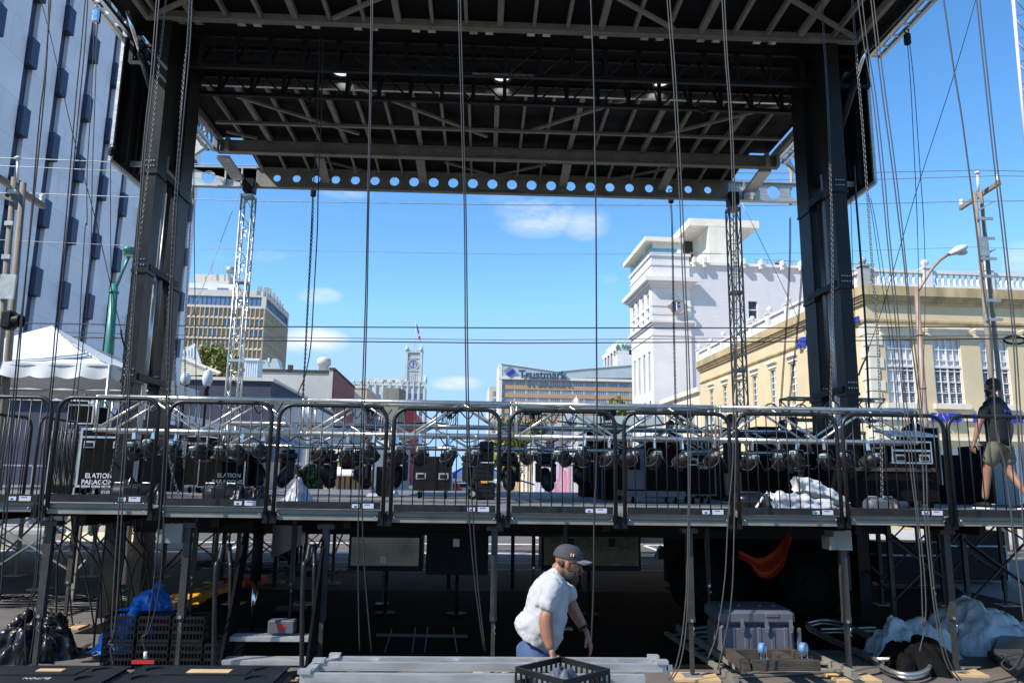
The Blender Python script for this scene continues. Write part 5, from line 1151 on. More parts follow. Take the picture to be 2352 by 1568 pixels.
    for p0, p1, hn in ((W(474, 336, y=16.7), W(430, 366, y=17.5), 2), (W(1797, 366, y=16.7), W(1850, 412, y=17.3), 3)):
        d = p1-p0; L_ = d.length; dn = d/L_; up_ = Vector((0, 0, 1)); gg = G(lambda x, y, z, p0=p0, dn=dn: p0+dn*x+Vector((0, y, 0))+Vector((0, 0, z)))
        platec(gg, 0, L_, -.0, .42, 0, .03, [((k+.5)*L_/hn, .21, .12) for k in range(hn)], 16); g2 = gg; g2.box(0, L_, -.05, .06, -.03, 0); g2.box(0, L_, -.05, .06, .42, .45); gg.obj('outrigger_beam', 'alu_mill', r)
    # black rigging trusses under the centre
    for (va, vb, nm, nb) in ((88, 155, 'a', 22), (155, 218, 'b', 22)):
        y = W(588, va, z=RZ).y; zb = W(588, vb, y=y).z; zt = RZ+.02; g = G()
        for yy in (y, y+.4): g.box(xl-.0, xr+.0, yy-.03, yy+.03, zt-.03, zt+.03)
        g.box(xl, xr, y-.04, y+.04, zb-.04, zb+.03); xw = (xr-xl)/nb
        for k in range(nb+1):
            x = xl+k*xw; g.bar((x, y, zb), (x, y, zt), .07, .05); g.bar((x, y, zb), (x, y+.4, zt), .035, .03)
            if k < nb: (g.bar((x, y, zt), (x+xw, y, zb), .028, .028) if x < .2 else g.bar((x, y, zb), (x+xw, y, zt), .028, .028))
        g.obj('rigging_truss', 'blk', r)
        if nm == 'a': text('2000# MAX LOAD EVENLY DISTRIBUTED', .06, 'rust', r, (-.32, y-.045, zb-.03), (1, 0, 0), (0, 0, 1), .002, 'load_marking')
    g = G()
    for u, v in ((954, 165), (660+50, 225), (1617, 252), (1173, 108), (1192, 165)):
        q = W(u, v, y=12.6); g.sph(q, (.09, .09, .07), 8, 6); g.tube([q, q+Vector((.04, 0, -.12)), q+Vector((-.02, 0, -.2))], .015, 5)
    g.obj('coiled_rope', 'blk', r)
m = mat('roof_light', (.85, .83, .78), .6); t_ = m.node_tree; tr = t_.nodes.new('ShaderNodeBsdfTranslucent'); tr.inputs[0].default_value = (.85, .83, .78, 1); t_.links.new(tr.outputs[0], t_.nodes['Material Output'].inputs[0])
roof()
# ---------------------------------------------------------------- lighting trusses laid on the deck
def box_truss(name, label, xa, xb, y, z0, z1, dep, seg, mt, nb=5, grp=None):
    r = T(name, label, 'lighting truss', ((xa+xb)/2, y, z0)); n = max(1, round((xb-xa)/seg)); L_ = (xb-xa)/n
    for k in range(n):
        a_, b_ = xa+k*L_+.04, xa+(k+1)*L_-.04; g = G()
        for yy in (y, y+dep):
            for zz in (z0, z1): g.tube([(a_, yy, zz), (b_, yy, zz)], .031, 8)
            for s in (a_, b_): g.tube([(s, yy, z0), (s, yy, z1)], .018, 6)
        for s in (a_, b_):
            for zz in (z0, z1): g.tube([(s, y, zz), (s, y+dep, zz)], .018, 6)
            for yy in (y, y+dep):
                for zz in (z0, z1): g.sph((s, yy, zz), .034, 6, 5)
        w_ = (b_-a_)/(nb-1)
        for yy in (y, y+dep):
            for j in range(nb-1):
                za, zb = (z0, z1) if j % 2 == 0 else (z1, z0); g.tube([(a_+j*w_, yy, za), (a_+(j+1)*w_, yy, zb)], .019, 6)
        for zz in (z0, z1):
            for j in range(nb-1): ya, yb = (y, y+dep) if j % 2 == 0 else (y+dep, y); g.tube([(a_+j*w_, ya, zz), (a_+(j+1)*w_, yb, zz)], .012, 5)
        g.obj('truss_section', mt, r)
    return r
yT = 11.0; zA, zB_ = W(1176, 1005, y=yT).z, W(1176, 930, y=yT).z
xa, xb = W(217, 925, y=yT).x, W(2105, 935, y=yT).x
box_truss('lighting_truss', 'long bright aluminium box truss hung with lamps, nearest the guard rails', xa, xb, yT, zA+.02, zB_+.02, .45, 3.03, 'alu')
y2 = 14.2; z2a, z2b = W(800, 1026, y=y2).z, W(800, 975, y=y2).z
box_truss('lighting_truss', 'second box truss with moving head lights, behind the first one', W(519, 968, y=y2).x, W(1990, 985, y=y2).x, y2, z2a, z2b, .45, 3.0, 'alu')
g = G(); y3 = 17.0
q0, q1 = W(1800, 915, y=14), W(2020, 912, y=14)
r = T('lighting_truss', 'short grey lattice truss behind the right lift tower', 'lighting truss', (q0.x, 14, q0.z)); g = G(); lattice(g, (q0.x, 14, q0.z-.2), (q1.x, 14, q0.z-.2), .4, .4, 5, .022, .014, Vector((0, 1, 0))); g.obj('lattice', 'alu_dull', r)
# ================================================================ ropes and chains
def smooth_path(P_, n=5):
    Q = []
    for i in range(len(P_)-1):
        p0 = P_[max(i-1, 0)]; p1 = P_[i]; p2 = P_[i+1]; p3 = P_[min(i+2, len(P_)-1)]
        for k in range(n):
            t = k/n; Q.append(.5*((2*p1)+(p2-p0)*t+(2*p0-5*p1+4*p2-p3)*t*t+(3*p1-p0-3*p2+p3)*t**3))
    Q.append(P_[-1]); return Q
def rope(label, pts, y=7.9, r=.0075, m='rope', ends=None, name='rope', cat='rope', grp='ropes hanging from the roof'):
    P_ = [W(q[0], q[1], y=(q[2] if len(q) > 2 else y)) for q in pts]
    for q in P_: q.z = max(q.z, r)
    g = G(); g.tube(smooth_path(P_, 4), r, 6); o = g.obj(name, m); tag(o, label, cat, grp); return o
def chain(label, pts, y, pitch=.036, r=.0046, m='chainm'):
    P_ = smooth_path([W(u, v, y=y) for u, v in pts], 6); g = G(); seg = []; L_ = 0
    for i in range(len(P_)-1): l = (P_[i+1]-P_[i]).length; seg.append((L_, l, P_[i], P_[i+1])); L_ += l
    n = int(L_/pitch); j = 0
    for k in range(n):
        s = (k+.5)*pitch
        while j < len(seg)-1 and s > seg[j][0]+seg[j][1]: j += 1
        c = seg[j][2].lerp(seg[j][3], (s-seg[j][0])/max(seg[j][1], 1e-6)); t = (seg[j][3]-seg[j][2]).normalized(); sd = t.cross(Vector((0, 1, 0) if k % 2 else (.8, .6, 0))).normalized()
        h = pitch*.66; w_ = pitch*.32; pp = [c+t*h*.6-sd*w_, c+t*h+sd*0, c+t*h*.6+sd*w_, c-t*h*.6+sd*w_, c-t*h, c-t*h*.6-sd*w_, c+t*h*.6-sd*w_]; g.tube(pp, r, 4, False)
    o = g.obj('chain', m); tag(o, label, 'chain', 'hoist chains'); return o
def pulley(label, u, v, y, m='steel', s=1.0):
    c = W(u, v, y=y); r = T('pulley', label, 'pulley', c); g = G(); g.bbox(c.x-.045*s, c.x+.045*s, y-.04*s, y+.04*s, c.z-.10*s, c.z+.09*s, .02*s); g.obj('housing', m, r); g = G(); g.torus(c+Vector((0, 0, .13*s)), .035*s, .01*s, (0, 1, 0), 10); g.obj('hook', m, r)
    g = G(); g.cyl(c+Vector((0, -.05*s, 0)), c+Vector((0, .05*s, 0)), .03*s, n=10); g.obj('sheave', 'chrome' if m == 'steel' else m, r)
def ropes():
    up0 = -30
    rope('thick black rope at the far left before the marble tower, right one of a pair', [(119, up0), (110, 80), (101, 187), (91, 267), (74, 467), (52, 720), (45, 810), (36, 915), (30, 974), (14, 1200), (0, 1380)], 7.6, .008)
    rope('thick black rope at the far left before the marble tower, left one of a pair', [(113, up0), (104, 187), (70, 530), (40, 810), (25, 974), (8, 1180), (-10, 1350)], 7.6, .008)
    rope('black rope crossing the tent peak and knotted above the black tarp, left of two', [(198, up0), (187, 100), (174, 230), (150, 520), (129, 732), (117, 879), (104, 1000), (90, 1177), (80, 1330), (71, 1365), (58, 1430), (60, 1530)], 7.9)
    rope('black rope crossing the tent peak and knotted above the black tarp, right of two', [(203, up0), (195, 100), (180, 260), (156, 520), (136, 732), (122, 879), (110, 1000), (97, 1177), (82, 1345), (72, 1372), (80, 1430), (66, 1530)], 7.9)
    rope('thin strand from the shiny pulley at the upper left, outer one with a loop', [(217, 50), (211, 200), (200, 400), (200, 510), (196, 520), (188, 640), (180, 800), (168, 905), (160, 985)], 8.6, .006)
    rope('thin rope pair strand from the shiny pulley at the upper left, inner strand', [(223, 50), (219, 200), (212, 400), (208, 600), (192, 780), (177, 905), (170, 985)], 8.6, .006)
    rope('thin grey rope hanging beside the left side wall panel down behind the tent', [(254, 350), (254, 520), (256, 700), (257, 835)], 12.2, .007)
    pulley('shiny pulley block hanging from the left roof rail near the top edge', 222, 38, 9.0, 'chrome', 1.0)
    pulley('small dark shackle at the lower corner of the left side wall panel', 255, 348, 12.2, 'blk', .8)
    rope('steel guy wire slanting from the top left to the shackles on the left tower', [(85, up0), (120, 100), (165, 300), (222, 515), (262, 690), (278, 757)], 10.5, .006, 'blk', grp='guy wires')
    rope('shackle and turnbuckle assembly joining the left guy wire to the tower', [(278, 757), (280, 775), (290, 810), (299, 850)], 10.6, .014, 'blk', name='turnbuckle', cat='turnbuckle', grp=None)
    rope('shackle and turnbuckle assembly joining the right guy wire to the tower', [(1995, 795), (1992, 812), (1987, 825), (1978, 845), (1972, 862)], 10.6, .014, 'blk', name='turnbuckle', cat='turnbuckle', grp=None)
    rope('steel guy wire slanting across the sky to the shackles on the right tower', [(2250, up0), (2191, 173), (2114, 410), (2081, 520), (2028, 703), (1997, 795)], 10.5, .0055, 'blk', grp='guy wires')
    rope('pale rope running down the left tower face, left of two', [(362, up0), (347, 170), (333, 300), (323, 430), (310, 640), (296, 840), (288, 975), (272, 1180), (258, 1400), (256, 1465)], 7.8, .0075, 'rope_grey')
    rope('pale rope running down the left tower face, right of two', [(368, up0), (353, 170), (339, 300), (328, 430), (314, 640), (300, 840), (293, 975), (280, 1180), (268, 1395), (257, 1470)], 7.8, .0075, 'rope_grey')
    rope('knotted tail of the rope pair in front of the black crates', [(257, 1470), (250, 1478), (262, 1482), (255, 1490), (262, 1530)], 7.75, .013, 'rope', name='rope_knot')
    rope('rope with a white plug end hanging in front of the blue tarp, left strand', [(437, up0), (430, 100), (418, 250), (404, 420), (392, 640), (384, 850), (376, 1050), (368, 1177), (352, 1350), (336, 1450), (327, 1462), (332, 1490)], 7.8, .0075)
    rope('rope with a white plug end hanging in front of the blue tarp, right strand', [(443, up0), (437, 100), (424, 250), (410, 420), (398, 640), (390, 850), (384, 1050), (377, 1177), (368, 1340), (343, 1445), (328, 1462), (336, 1498)], 7.8, .0075)
    c = W(334, 1503, y=7.8); g = G(); g.tube([c+Vector((0, 0, .03)), c, c-Vector((-.005, 0, .035))], .018, 8); o = g.obj('rope_end_cap', 'whiteletter'); tag(o, 'white plug cap on the end of the rope by the black crates', 'plug')
    chain('long chain in front of the left tower, running down past the stencilled case', [(384, up0), (373, 83), (363, 167), (350, 300), (337, 417), (327, 500), (322, 542), (306, 690), (293, 820), (284, 908), (275, 984), (264, 1044), (250, 1100), (238, 1134)], 9.1)
    chain('chain right of the left tower columns ending at the silver hook by the hoist', [(441, up0), (433, 83), (423, 167), (415, 267), (408, 383), (399, 500), (395, 600), (388, 703), (385, 850), (384, 1000), (393, 1077), (412, 1138)], 9.1)
    chain('thin chain just right of the left tower, from the strap under the roof beam', [(441, 440), (437, 520), (432, 615), (426, 732), (425, 864), (425, 966), (422, 1080)], 13.5, .04, .006)
    chain('thin short chain strand beside the left tower, behind the truss', [(400, 715), (401, 800), (403, 880), (404, 966), (405, 1060)], 13.2, .04, .006)
    rope('thin black cable hanging from the roof beside the tan office block', [(445, 265), (446, 527), (448, 700), (451, 908)], 13.5, .008)
    rope('thin wire from the rear left mast head slanting down to the left', [(562, 412), (520, 520), (470, 650), (428, 745)], 18.5, .009, 'gal', grp='guy wires')
    rope('thin wire from the rear right mast head slanting down to the right', [(1702, 462), (1780, 620), (1862, 790), (1900, 850)], 18.5, .009, 'gal', grp='guy wires')
    rope('black rope pair strand left of centre ending at the hook under the rear beam', [(736, up0), (734, 133), (729, 267), (722, 400), (719, 436)], 12.0, .009)
    rope('black cable left of centre that loops out above the truss', [(743, up0), (741, 133), (738, 267), (731, 430), (729, 527), (721, 673), (714, 791), (702, 858), (692, 885), (684, 905), (687, 925), (700, 945)], 12.0, .010)
    rope('black rope left of centre running down beside the hoist chain to the truss', [(718, 450), (713, 560), (706, 700), (698, 870), (695, 960)], 12.6, .008)
    chain('hoist chain hanging left of centre from the holed rear beam', [(719, 455), (717, 527), (707, 703), (701, 820), (697, 890), (694, 975)], 18.5, .055, .010, 'rope_grey')
    pulley('black hoist hook hanging from the rear beam, left of centre', 720, 440, 18.6, 'blk', 1.5)
    pulley('black hoist hook hanging from the rear beam, right of centre', 1541, 455, 18.6, 'blk', 1.5)
    chain('hoist chain hanging right of centre in front of the white corner building', [(1541, 470), (1544, 527), (1548, 761), (1552, 937), (1553, 1000)], 18.5, .055, .010, 'rope_grey')
    for k, (du, lab, pts) in enumerate([
        (0, 'black rope crossing the sky left of the clock tower, left one of a close pair', [(853, up0), (850, 200), (845, 433), (843, 527), (839, 703), (833, 879), (830, 966), (826, 1100), (823, 1177), (823, 1352), (826, 1494)]),
        (0, 'black rope crossing the sky left of the clock tower, right one of a close pair', [(857, up0), (853, 200), (848, 433), (846, 527), (843, 703), (838, 879), (835, 966), (833, 1100), (832, 1177), (837, 1302), (853, 1496)]),
        (0, 'black rope reaching the back of the bending man, left one of a pair', [(1052, up0), (1058, 200), (1064, 400), (1067, 527), (1069, 791), (1072, 966), (1074, 1100), (1077, 1177), (1091, 1339), (1112, 1494)]),
        (0, 'black rope reaching the back of the bending man, right one of a pair', [(1057, up0), (1063, 200), (1068, 400), (1071, 527), (1074, 791), (1077, 966), (1081, 1100), (1086, 1177), (1098, 1345), (1115, 1494)]),
        (0, 'single thick black rope right of centre, passing the hand of the bending man', [(1356, up0), (1364, 200), (1368, 450), (1369, 527), (1370, 750), (1371, 966), (1369, 1100), (1365, 1177), (1363, 1352), (1359, 1451), (1356, 1500)]),
        (0, 'black rope in front of the round F sign, left one of a pair', [(1530, up0), (1544, 150), (1553, 300), (1562, 480), (1568, 640), (1576, 791), (1580, 966), (1581, 1066), (1581, 1177), (1578, 1327), (1568, 1451), (1552, 1530), (1536, 1560)]),
        (0, 'black rope in front of the round F sign, right one of a pair', [(1536, up0), (1550, 150), (1559, 300), (1568, 480), (1574, 640), (1581, 791), (1586, 966), (1584, 1177), (1582, 1327), (1575, 1451), (1562, 1525), (1545, 1558)]),
        (0, 'black rope beside the right lattice mast ending by the aluminium ramps, left one', [(1657, up0), (1666, 133), (1676, 267), (1683, 450), (1686, 640), (1687, 791), (1684, 966), (1683, 1066), (1673, 1177), (1665, 1327), (1647, 1451), (1626, 1511)]),
        (0, 'black rope beside the right lattice mast ending by the aluminium ramps, right one', [(1663, up0), (1671, 133), (1681, 267), (1688, 450), (1691, 640), (1692, 791), (1690, 966), (1689, 1066), (1687, 1177), (1682, 1352), (1668, 1451), (1648, 1538)])]):
        rope(lab, pts, 7.7, .0085 if k == 4 else .0068, 'rope' if k < 5 else 'rope_grey')
    chain('thin chain hanging right of the right lattice mast, left one of two', [(1815, 500), (1814, 600), (1806, 750), (1797, 880), (1790, 984)], 16.5, .05, .008, 'rope_grey')
    chain('thin chain hanging right of the right lattice mast, right one of two', [(1848, 440), (1846, 550), (1834, 732), (1818, 880), (1805, 984)], 16.5, .05, .008, 'rope_grey')
    rope('tan lifting strap slung over the right end of the holed rear beam', [(1812, 385), (1818, 400), (1817, 430), (1812, 440), (1816, 470)], 19.15, .045, 'yellow_dk', name='strap', cat='strap', grp=None)
    rope('tan lifting strap slung over the left end of the holed rear beam', [(450, 385), (447, 400), (443, 420), (441, 440), (442, 455)], 19.15, .045, 'yellow_dk', name='strap', cat='strap', grp=None)
    chain('dark chain running down the right tower between its columns', [(1886, up0), (1892, 83), (1901, 233), (1907, 400), (1911, 527), (1912, 703), (1909, 879), (1906, 985)], 9.6)
    chain('bright chain right of the right tower reaching the grey chain hoist', [(1955, up0), (1969, 150), (1982, 300), (1997, 520), (2006, 644), (2013, 732), (2019, 850), (2023, 984), (2025, 1060), (2026, 1140)], 9.0)
    rope('thick black cable bundle right of the right tower', [(1962, 380), (1966, 450), (1972, 527), (1981, 644), (1987, 732), (1993, 860), (1998, 984)], 12.0, .020, 'cable')
    for k, (lab, pts, y_, rr) in enumerate([
        ('grey rope right of the right tower, left one of a pair knotted near the tarps', [(1967, up0), (1984, 100), (2004, 217), (2024, 400), (2035, 520), (2046, 630), (2056, 732), (2070, 879), (2080, 966), (2094, 1100), (2104, 1177), (2115, 1302), (2120, 1427), (2126, 1440), (2118, 1470), (2112, 1495)], 7.9, .007),
        ('grey rope right of the right tower, right one of a pair knotted near the tarps', [(1977, up0), (1992, 100), (2011, 217), (2031, 400), (2041, 520), (2052, 630), (2063, 732), (2077, 879), (2087, 966), (2100, 1100), (2108, 1177), (2122, 1302), (2127, 1400), (2121, 1436)], 7.9, .007),
        ('grey rope trailing onto the ground beside the bent tube frames', [(1997, up0), (2014, 117), (2031, 250), (2047, 367), (2066, 520), (2080, 640), (2090, 760), (2103, 860), (2114, 960), (2121, 1100), (2124, 1177), (2135, 1302), (2147, 1402), (2170, 1514), (2200, 1563)], 7.8, .008),
        ('grey rope close to the one trailing onto the ground, ending on the asphalt', [(2003, up0), (2021, 117), (2038, 250), (2054, 367), (2072, 520), (2092, 720), (2110, 870), (2126, 1040), (2131, 1177), (2141, 1302), (2153, 1402), (2178, 1514), (2208, 1562)], 7.8, .007),
        ('thin line from the small pulley under the right roof rail, left strand', [(2084, 97), (2092, 200), (2102, 400), (2107, 520), (2110, 680), (2108, 940)], 10.0, .006),
        ('thin line from the small pulley under the right roof rail, right strand', [(2089, 97), (2100, 200), (2114, 400), (2122, 520), (2125, 680), (2118, 940)], 10.0, .006),
        ('thick grey rope at the right crossing the utility pole and the standing man', [(2163, up0), (2191, 160), (2211, 283), (2241, 513), (2262, 688), (2277, 776), (2288, 984), (2307, 1063), (2322, 1177), (2337, 1302), (2352, 1427)], 7.4, .009),
        ('grey rope near the right edge, left one of a pair', [(2240, up0), (2264, 200), (2286, 400), (2300, 520), (2317, 673), (2328, 791), (2337, 966), (2345, 1120), (2352, 1250)], 7.4, .0075),
        ('grey rope near the right edge, right one of a pair', [(2247, up0), (2271, 200), (2293, 400), (2307, 520), (2323, 673), (2334, 791), (2345, 966), (2354, 1120), (2362, 1250)], 7.4, .0075),
        ('thin double line descending from the right side wall panel, left strand', [(1994, 443), (2007, 520), (2030, 680), (2049, 820), (2060, 937)], 12.4, .006),
        ('thin double line descending from the right side wall panel, right strand', [(2000, 455), (2014, 527), (2038, 680), (2056, 820), (2066, 937)], 12.4, .006),
        ('thin line close beside the right tower column', [(1954, 450), (1957, 560), (1962, 680), (1966, 820)], 12.2, .006)]):
        rope(lab, pts, y_, rr, 'rope_grey')
    pulley('small dark pulley under the right roof rail', 2084, 90, 10.0, 'blk', 1.0)
ropes()
# ================================================================ lamps on the trusses
def par():
    r = T('par_lamp', 'x', 'stage lamp', (0, 0, 0), 'round LED par lamps hanging from the front truss')
    g = G(); g.box(-.02, .02, -.02, .02, -.12, .03); g.torus((0, 0, 0), .034, .011, (1, 0, 0), 10); g.obj('clamp', 'chrome', r)
    g = G(); g.tube([(-.115, 0, -.3), (-.12, 0, -.2), (-.09, 0, -.13), (.09, 0, -.13), (.12, 0, -.2), (.115, 0, -.3)], .009, 5); g.cyl((-.135, 0, -.27), (-.1, 0, -.27), .022, n=8); g.cyl((.1, 0, -.27), (.135, 0, -.27), .022, n=8); g.obj('yoke', 'blk', r)
    g = G(); g.tube([(0, -.10, -.2), (0, -.06, -.24), (0, .05, -.30), (0, .10, -.34)], [.06, .098, .105, .1], 14); g.torus((0, .1, -.34), .1, .012, (0, 1, -.6), 14); g.obj('body', 'plastic', r)
    g = G(); g.bbox(-.055, .055, -.145, -.08, -.235, -.17, .012); b_ = g.obj('display_box', 'gal', r)
    g = G(); g.box(-.035, .035, -.149, -.1455, -.222, -.188); g.obj('screen', 'screen', b_)
    g = G()
    for s in (-1, 1): g.tube(smooth_path([Vector(q) for q in ((s*.03, -.15, -.23), (s*.05, -.2, -.3), (s*.12, -.17, -.38), (s*.2, -.1, -.385))], 4), .006, 5)
    g.tube([(.2, -.1, -.385), (.26, -.09, -.38)], .011, 6); g.obj('power_cable', 'cable', r)
    return r
pr = par(); y_ = yT
pu = [307, 353, 406, 452, 506, 556, 606, 737, 798, 858, 912, 965, 1029, 1092, 1224, 1288, 1345, 1398, 1448, 1503, 1565, 1640, 1727, 1787, 1832, 1892, 1940, 1992]
what = ['first of the row, beside the stencilled case', 'second of the row from the left', 'third of the row, by the hanging chain', 'fourth of the row, left of the roll shaped hoist', 'fifth of the row, above the roll shaped hoist', 'sixth of the row from the left', 'seventh of the row, left of the silver cloth', 'just right of the silver cloth', 'in front of the red brick building', 'left of the concrete pylon', 'between the pylon and the clock tower', 'left one above the black cabinet', 'right one above the black cabinet', 'in front of the ribbed speaker stack', 'left one in front of the mural', 'right one in front of the mural', 'at the left edge of the dark trailer', 'in front of the dark trailer opening', 'left one above the grey sided case', 'right one above the grey sided case', 'above the gap before the small stencilled case', 'above the small stencilled case', 'at the left of the black drum bag', 'above the black drum bag', 'above the white rolled tarps', 'left one by the right tower', 'right one by the right tower', 'last of the row, by the long black case']
for k, u in enumerate(pu):
    q = W(u, 1010, y=y_); l = 'round black par lamp, '+what[k]; rz = random.uniform(-.9, .9)
    if k == 0: pr.location = (q.x, y_, zA+.02); pr['label'] = l
    else: dp_ = dup(pr, (q.x, y_, zA+.02-random.uniform(0, .03)), rz, l); dp_.rotation_euler.x = random.uniform(-.35, .3)
def mover():
    r = T('moving_head', 'x', 'stage lamp', (0, 0, 0), 'moving head lights hanging from the rear truss')
    g = G(); g.bbox(-.16, .16, -.13, .13, -.22, -.1, .02); g.bbox(-.12, .12, -.1, .1, -.1, -.04, .02); g.obj('base', 'plastic', r)
    g = G()
    for s in (-1, 1): g.bbox(s*.17-.035, s*.17+.035, -.07, .07, -.58, -.24, .025)
    g.bbox(-.2, .2, -.09, .09, -.29, -.22, .025); g.obj('arm', 'plastic', r)
    g = G(); g.tube([(0, .12, -.35), (0, .09, -.38), (0, 0, -.5), (0, -.1, -.64), (0, -.14, -.69)], [.06, .12, .135, .115, .09], 14); g.obj('head', 'plastic', r)
    g = G(); g.cyl((0, -.135, -.683), (0, -.148, -.70), .075, n=14); g.obj('lens', 'lens', r)
    g = G(); g.box(-.1, -.06, -.02, .02, -.04, .03); g.box(.06, .1, -.02, .02, -.04, .03); g.torus((-.08, 0, .03), .03, .01, (1, 0, 0), 8); g.torus((.08, 0, .03), .03, .01, (1, 0, 0), 8); g.obj('clamp', 'steel', r)
    return r
mh = mover(); ws = [(597, .4, 'leftmost, above the roll shaped hoist'), (663, -.9, 'turned sideways above the silver cloth'), (754, 2.6, 'with a pale gap above its head, right of the silver cloth'), (835, 2.4, 'in front of the street buildings, left of the pylon'), (915, -.5, 'to the left of the black cabinet'), (1084, .9, 'half hidden by the ribbed speaker stack'), (1169, .1, 'facing forward against the green tree'), (1254, .5, 'pointing down left in front of the mural'), (1336, 2.0, 'in front of the dark trailer'), (1409, .2, 'deep in the shade left of the grey sided case'), (1690, -.4, 'in the shade beside the walking man'), (1850, .4, 'in the shade above the white tarps')]
for k, (u, rz, l) in enumerate(ws):
    q = W(u, 1026, y=y2); l = 'black moving head light '+l
    if k == 0: mh.location = (q.x, y2, z2a-.02); mh.rotation_euler = (0, 0, rz); mh['label'] = l
    else: dup(mh, (q.x, y2, z2a-.02), rz, l)
def blinder():
    r = T('stage_bar_light', 'x', 'stage lamp', (0, 0, 0), 'flat black light heads standing on the rear truss')
    g = G(); g.bbox(-.17, .17, -.1, .1, .24, .36, .015); g.obj('body', 'blk', r); g = G(); g.box(-.05, .05, -.08, .08, .16, .24); g.bar((-.12, 0, 0), (-.12, 0, .24), .02); g.bar((.12, 0, 0), (.12, 0, .24), .02); g.obj('stand', 'blk', r)
    g = G(); rnd = random.Random(2)
    for j in range(7): x = -.13+j*.042; g.tube(smooth_path([Vector(q) for q in ((x, -.09, .24), (x+.01, -.12, rnd.uniform(.05, .14)), (x-.02, -.1, rnd.uniform(0, .05)))], 3), .007, 4)
    g.obj('dangling_cable', 'cable', r); return r
bl = blinder()
for k, (u, l) in enumerate([(859, 'left of the concrete pylon'), (1032, 'against the sky above the black cabinet'), (1222, 'against the tan bank building'), (1394, 'in front of the dark trailer roof'), (1570, 'behind the leaning stage hand')]):
    q = W(u, 975, y=y2+.2); l = 'flat black light head on the rear truss, '+l
    if k == 0: bl.location = (q.x, y2+.2, z2b+.02); bl['label'] = l
    else: dup(bl, (q.x, y2+.2, z2b+.02), 0, l)
def loops():
    rnd = random.Random(11)
    for k, (u0, u1, v, y, lab) in enumerate([(240, 420, 948, 11.2, 'left end'), (500, 650, 950, 11.2, 'left part'), (770, 900, 962, 11.2, 'part left of the pylon'), (970, 1140, 966, 11.2, 'centre part'), (1170, 1330, 972, 11.2, 'part by the mural'), (1400, 1600, 975, 11.2, 'part before the dark trailer'), (1700, 1980, 950, 11.1, 'right part')]):
        n = 9; P_ = []
        for j in range(n): t = j/(n-1); P_.append(W(u0+(u1-u0)*t, v-26+26*(j % 2)+rnd.uniform(-5, 5), y=y+rnd.uniform(-.05, .15)))
        g = G(); g.tube(smooth_path(P_, 5), .011, 5); o = g.obj('cable', 'cable'); tag(o, 'black power cable draped along the front truss, '+lab, 'cable', 'cables draped along the trusses')
    for k, (u0, u1, lab) in enumerate([(330, 640, 'left end'), (640, 960, 'left of the pylon'), (960, 1290, 'middle'), (1290, 1620, 'before the trailer'), (1620, 1960, 'right end')]):
        n = 16; P_ = []
        for j in range(n): t = j/(n-1); P_.append(W(u0+(u1-u0)*t, (1020 if k == 0 else 1008)+10*math.sin(j*2.4)+rnd.uniform(-8, 12), y=11.25))
        g = G(); g.tube(smooth_path(P_, 5), .009, 5); o = g.obj('cable', 'cable'); tag(o, 'thin black lamp cable looping under the front truss, '+lab, 'cable', 'cables draped along the trusses')
    for k, (u0, u1, lab) in enumerate([(560, 870, 'left'), (880, 1260, 'centre'), (1280, 1700, 'right')]):
        n = 14; P_ = []
        for j in range(n): t = j/(n-1); P_.append(W(u0+(u1-u0)*t, 972+12*t+rnd.uniform(-7, 4), y=y2+.1))
        g = G(); g.tube(smooth_path(P_, 5), .015, 5); o = g.obj('cable', 'cable'); tag(o, 'black cable lying on top of the rear truss, %s stretch' % lab, 'cable', 'cables draped along the trusses')
loops()
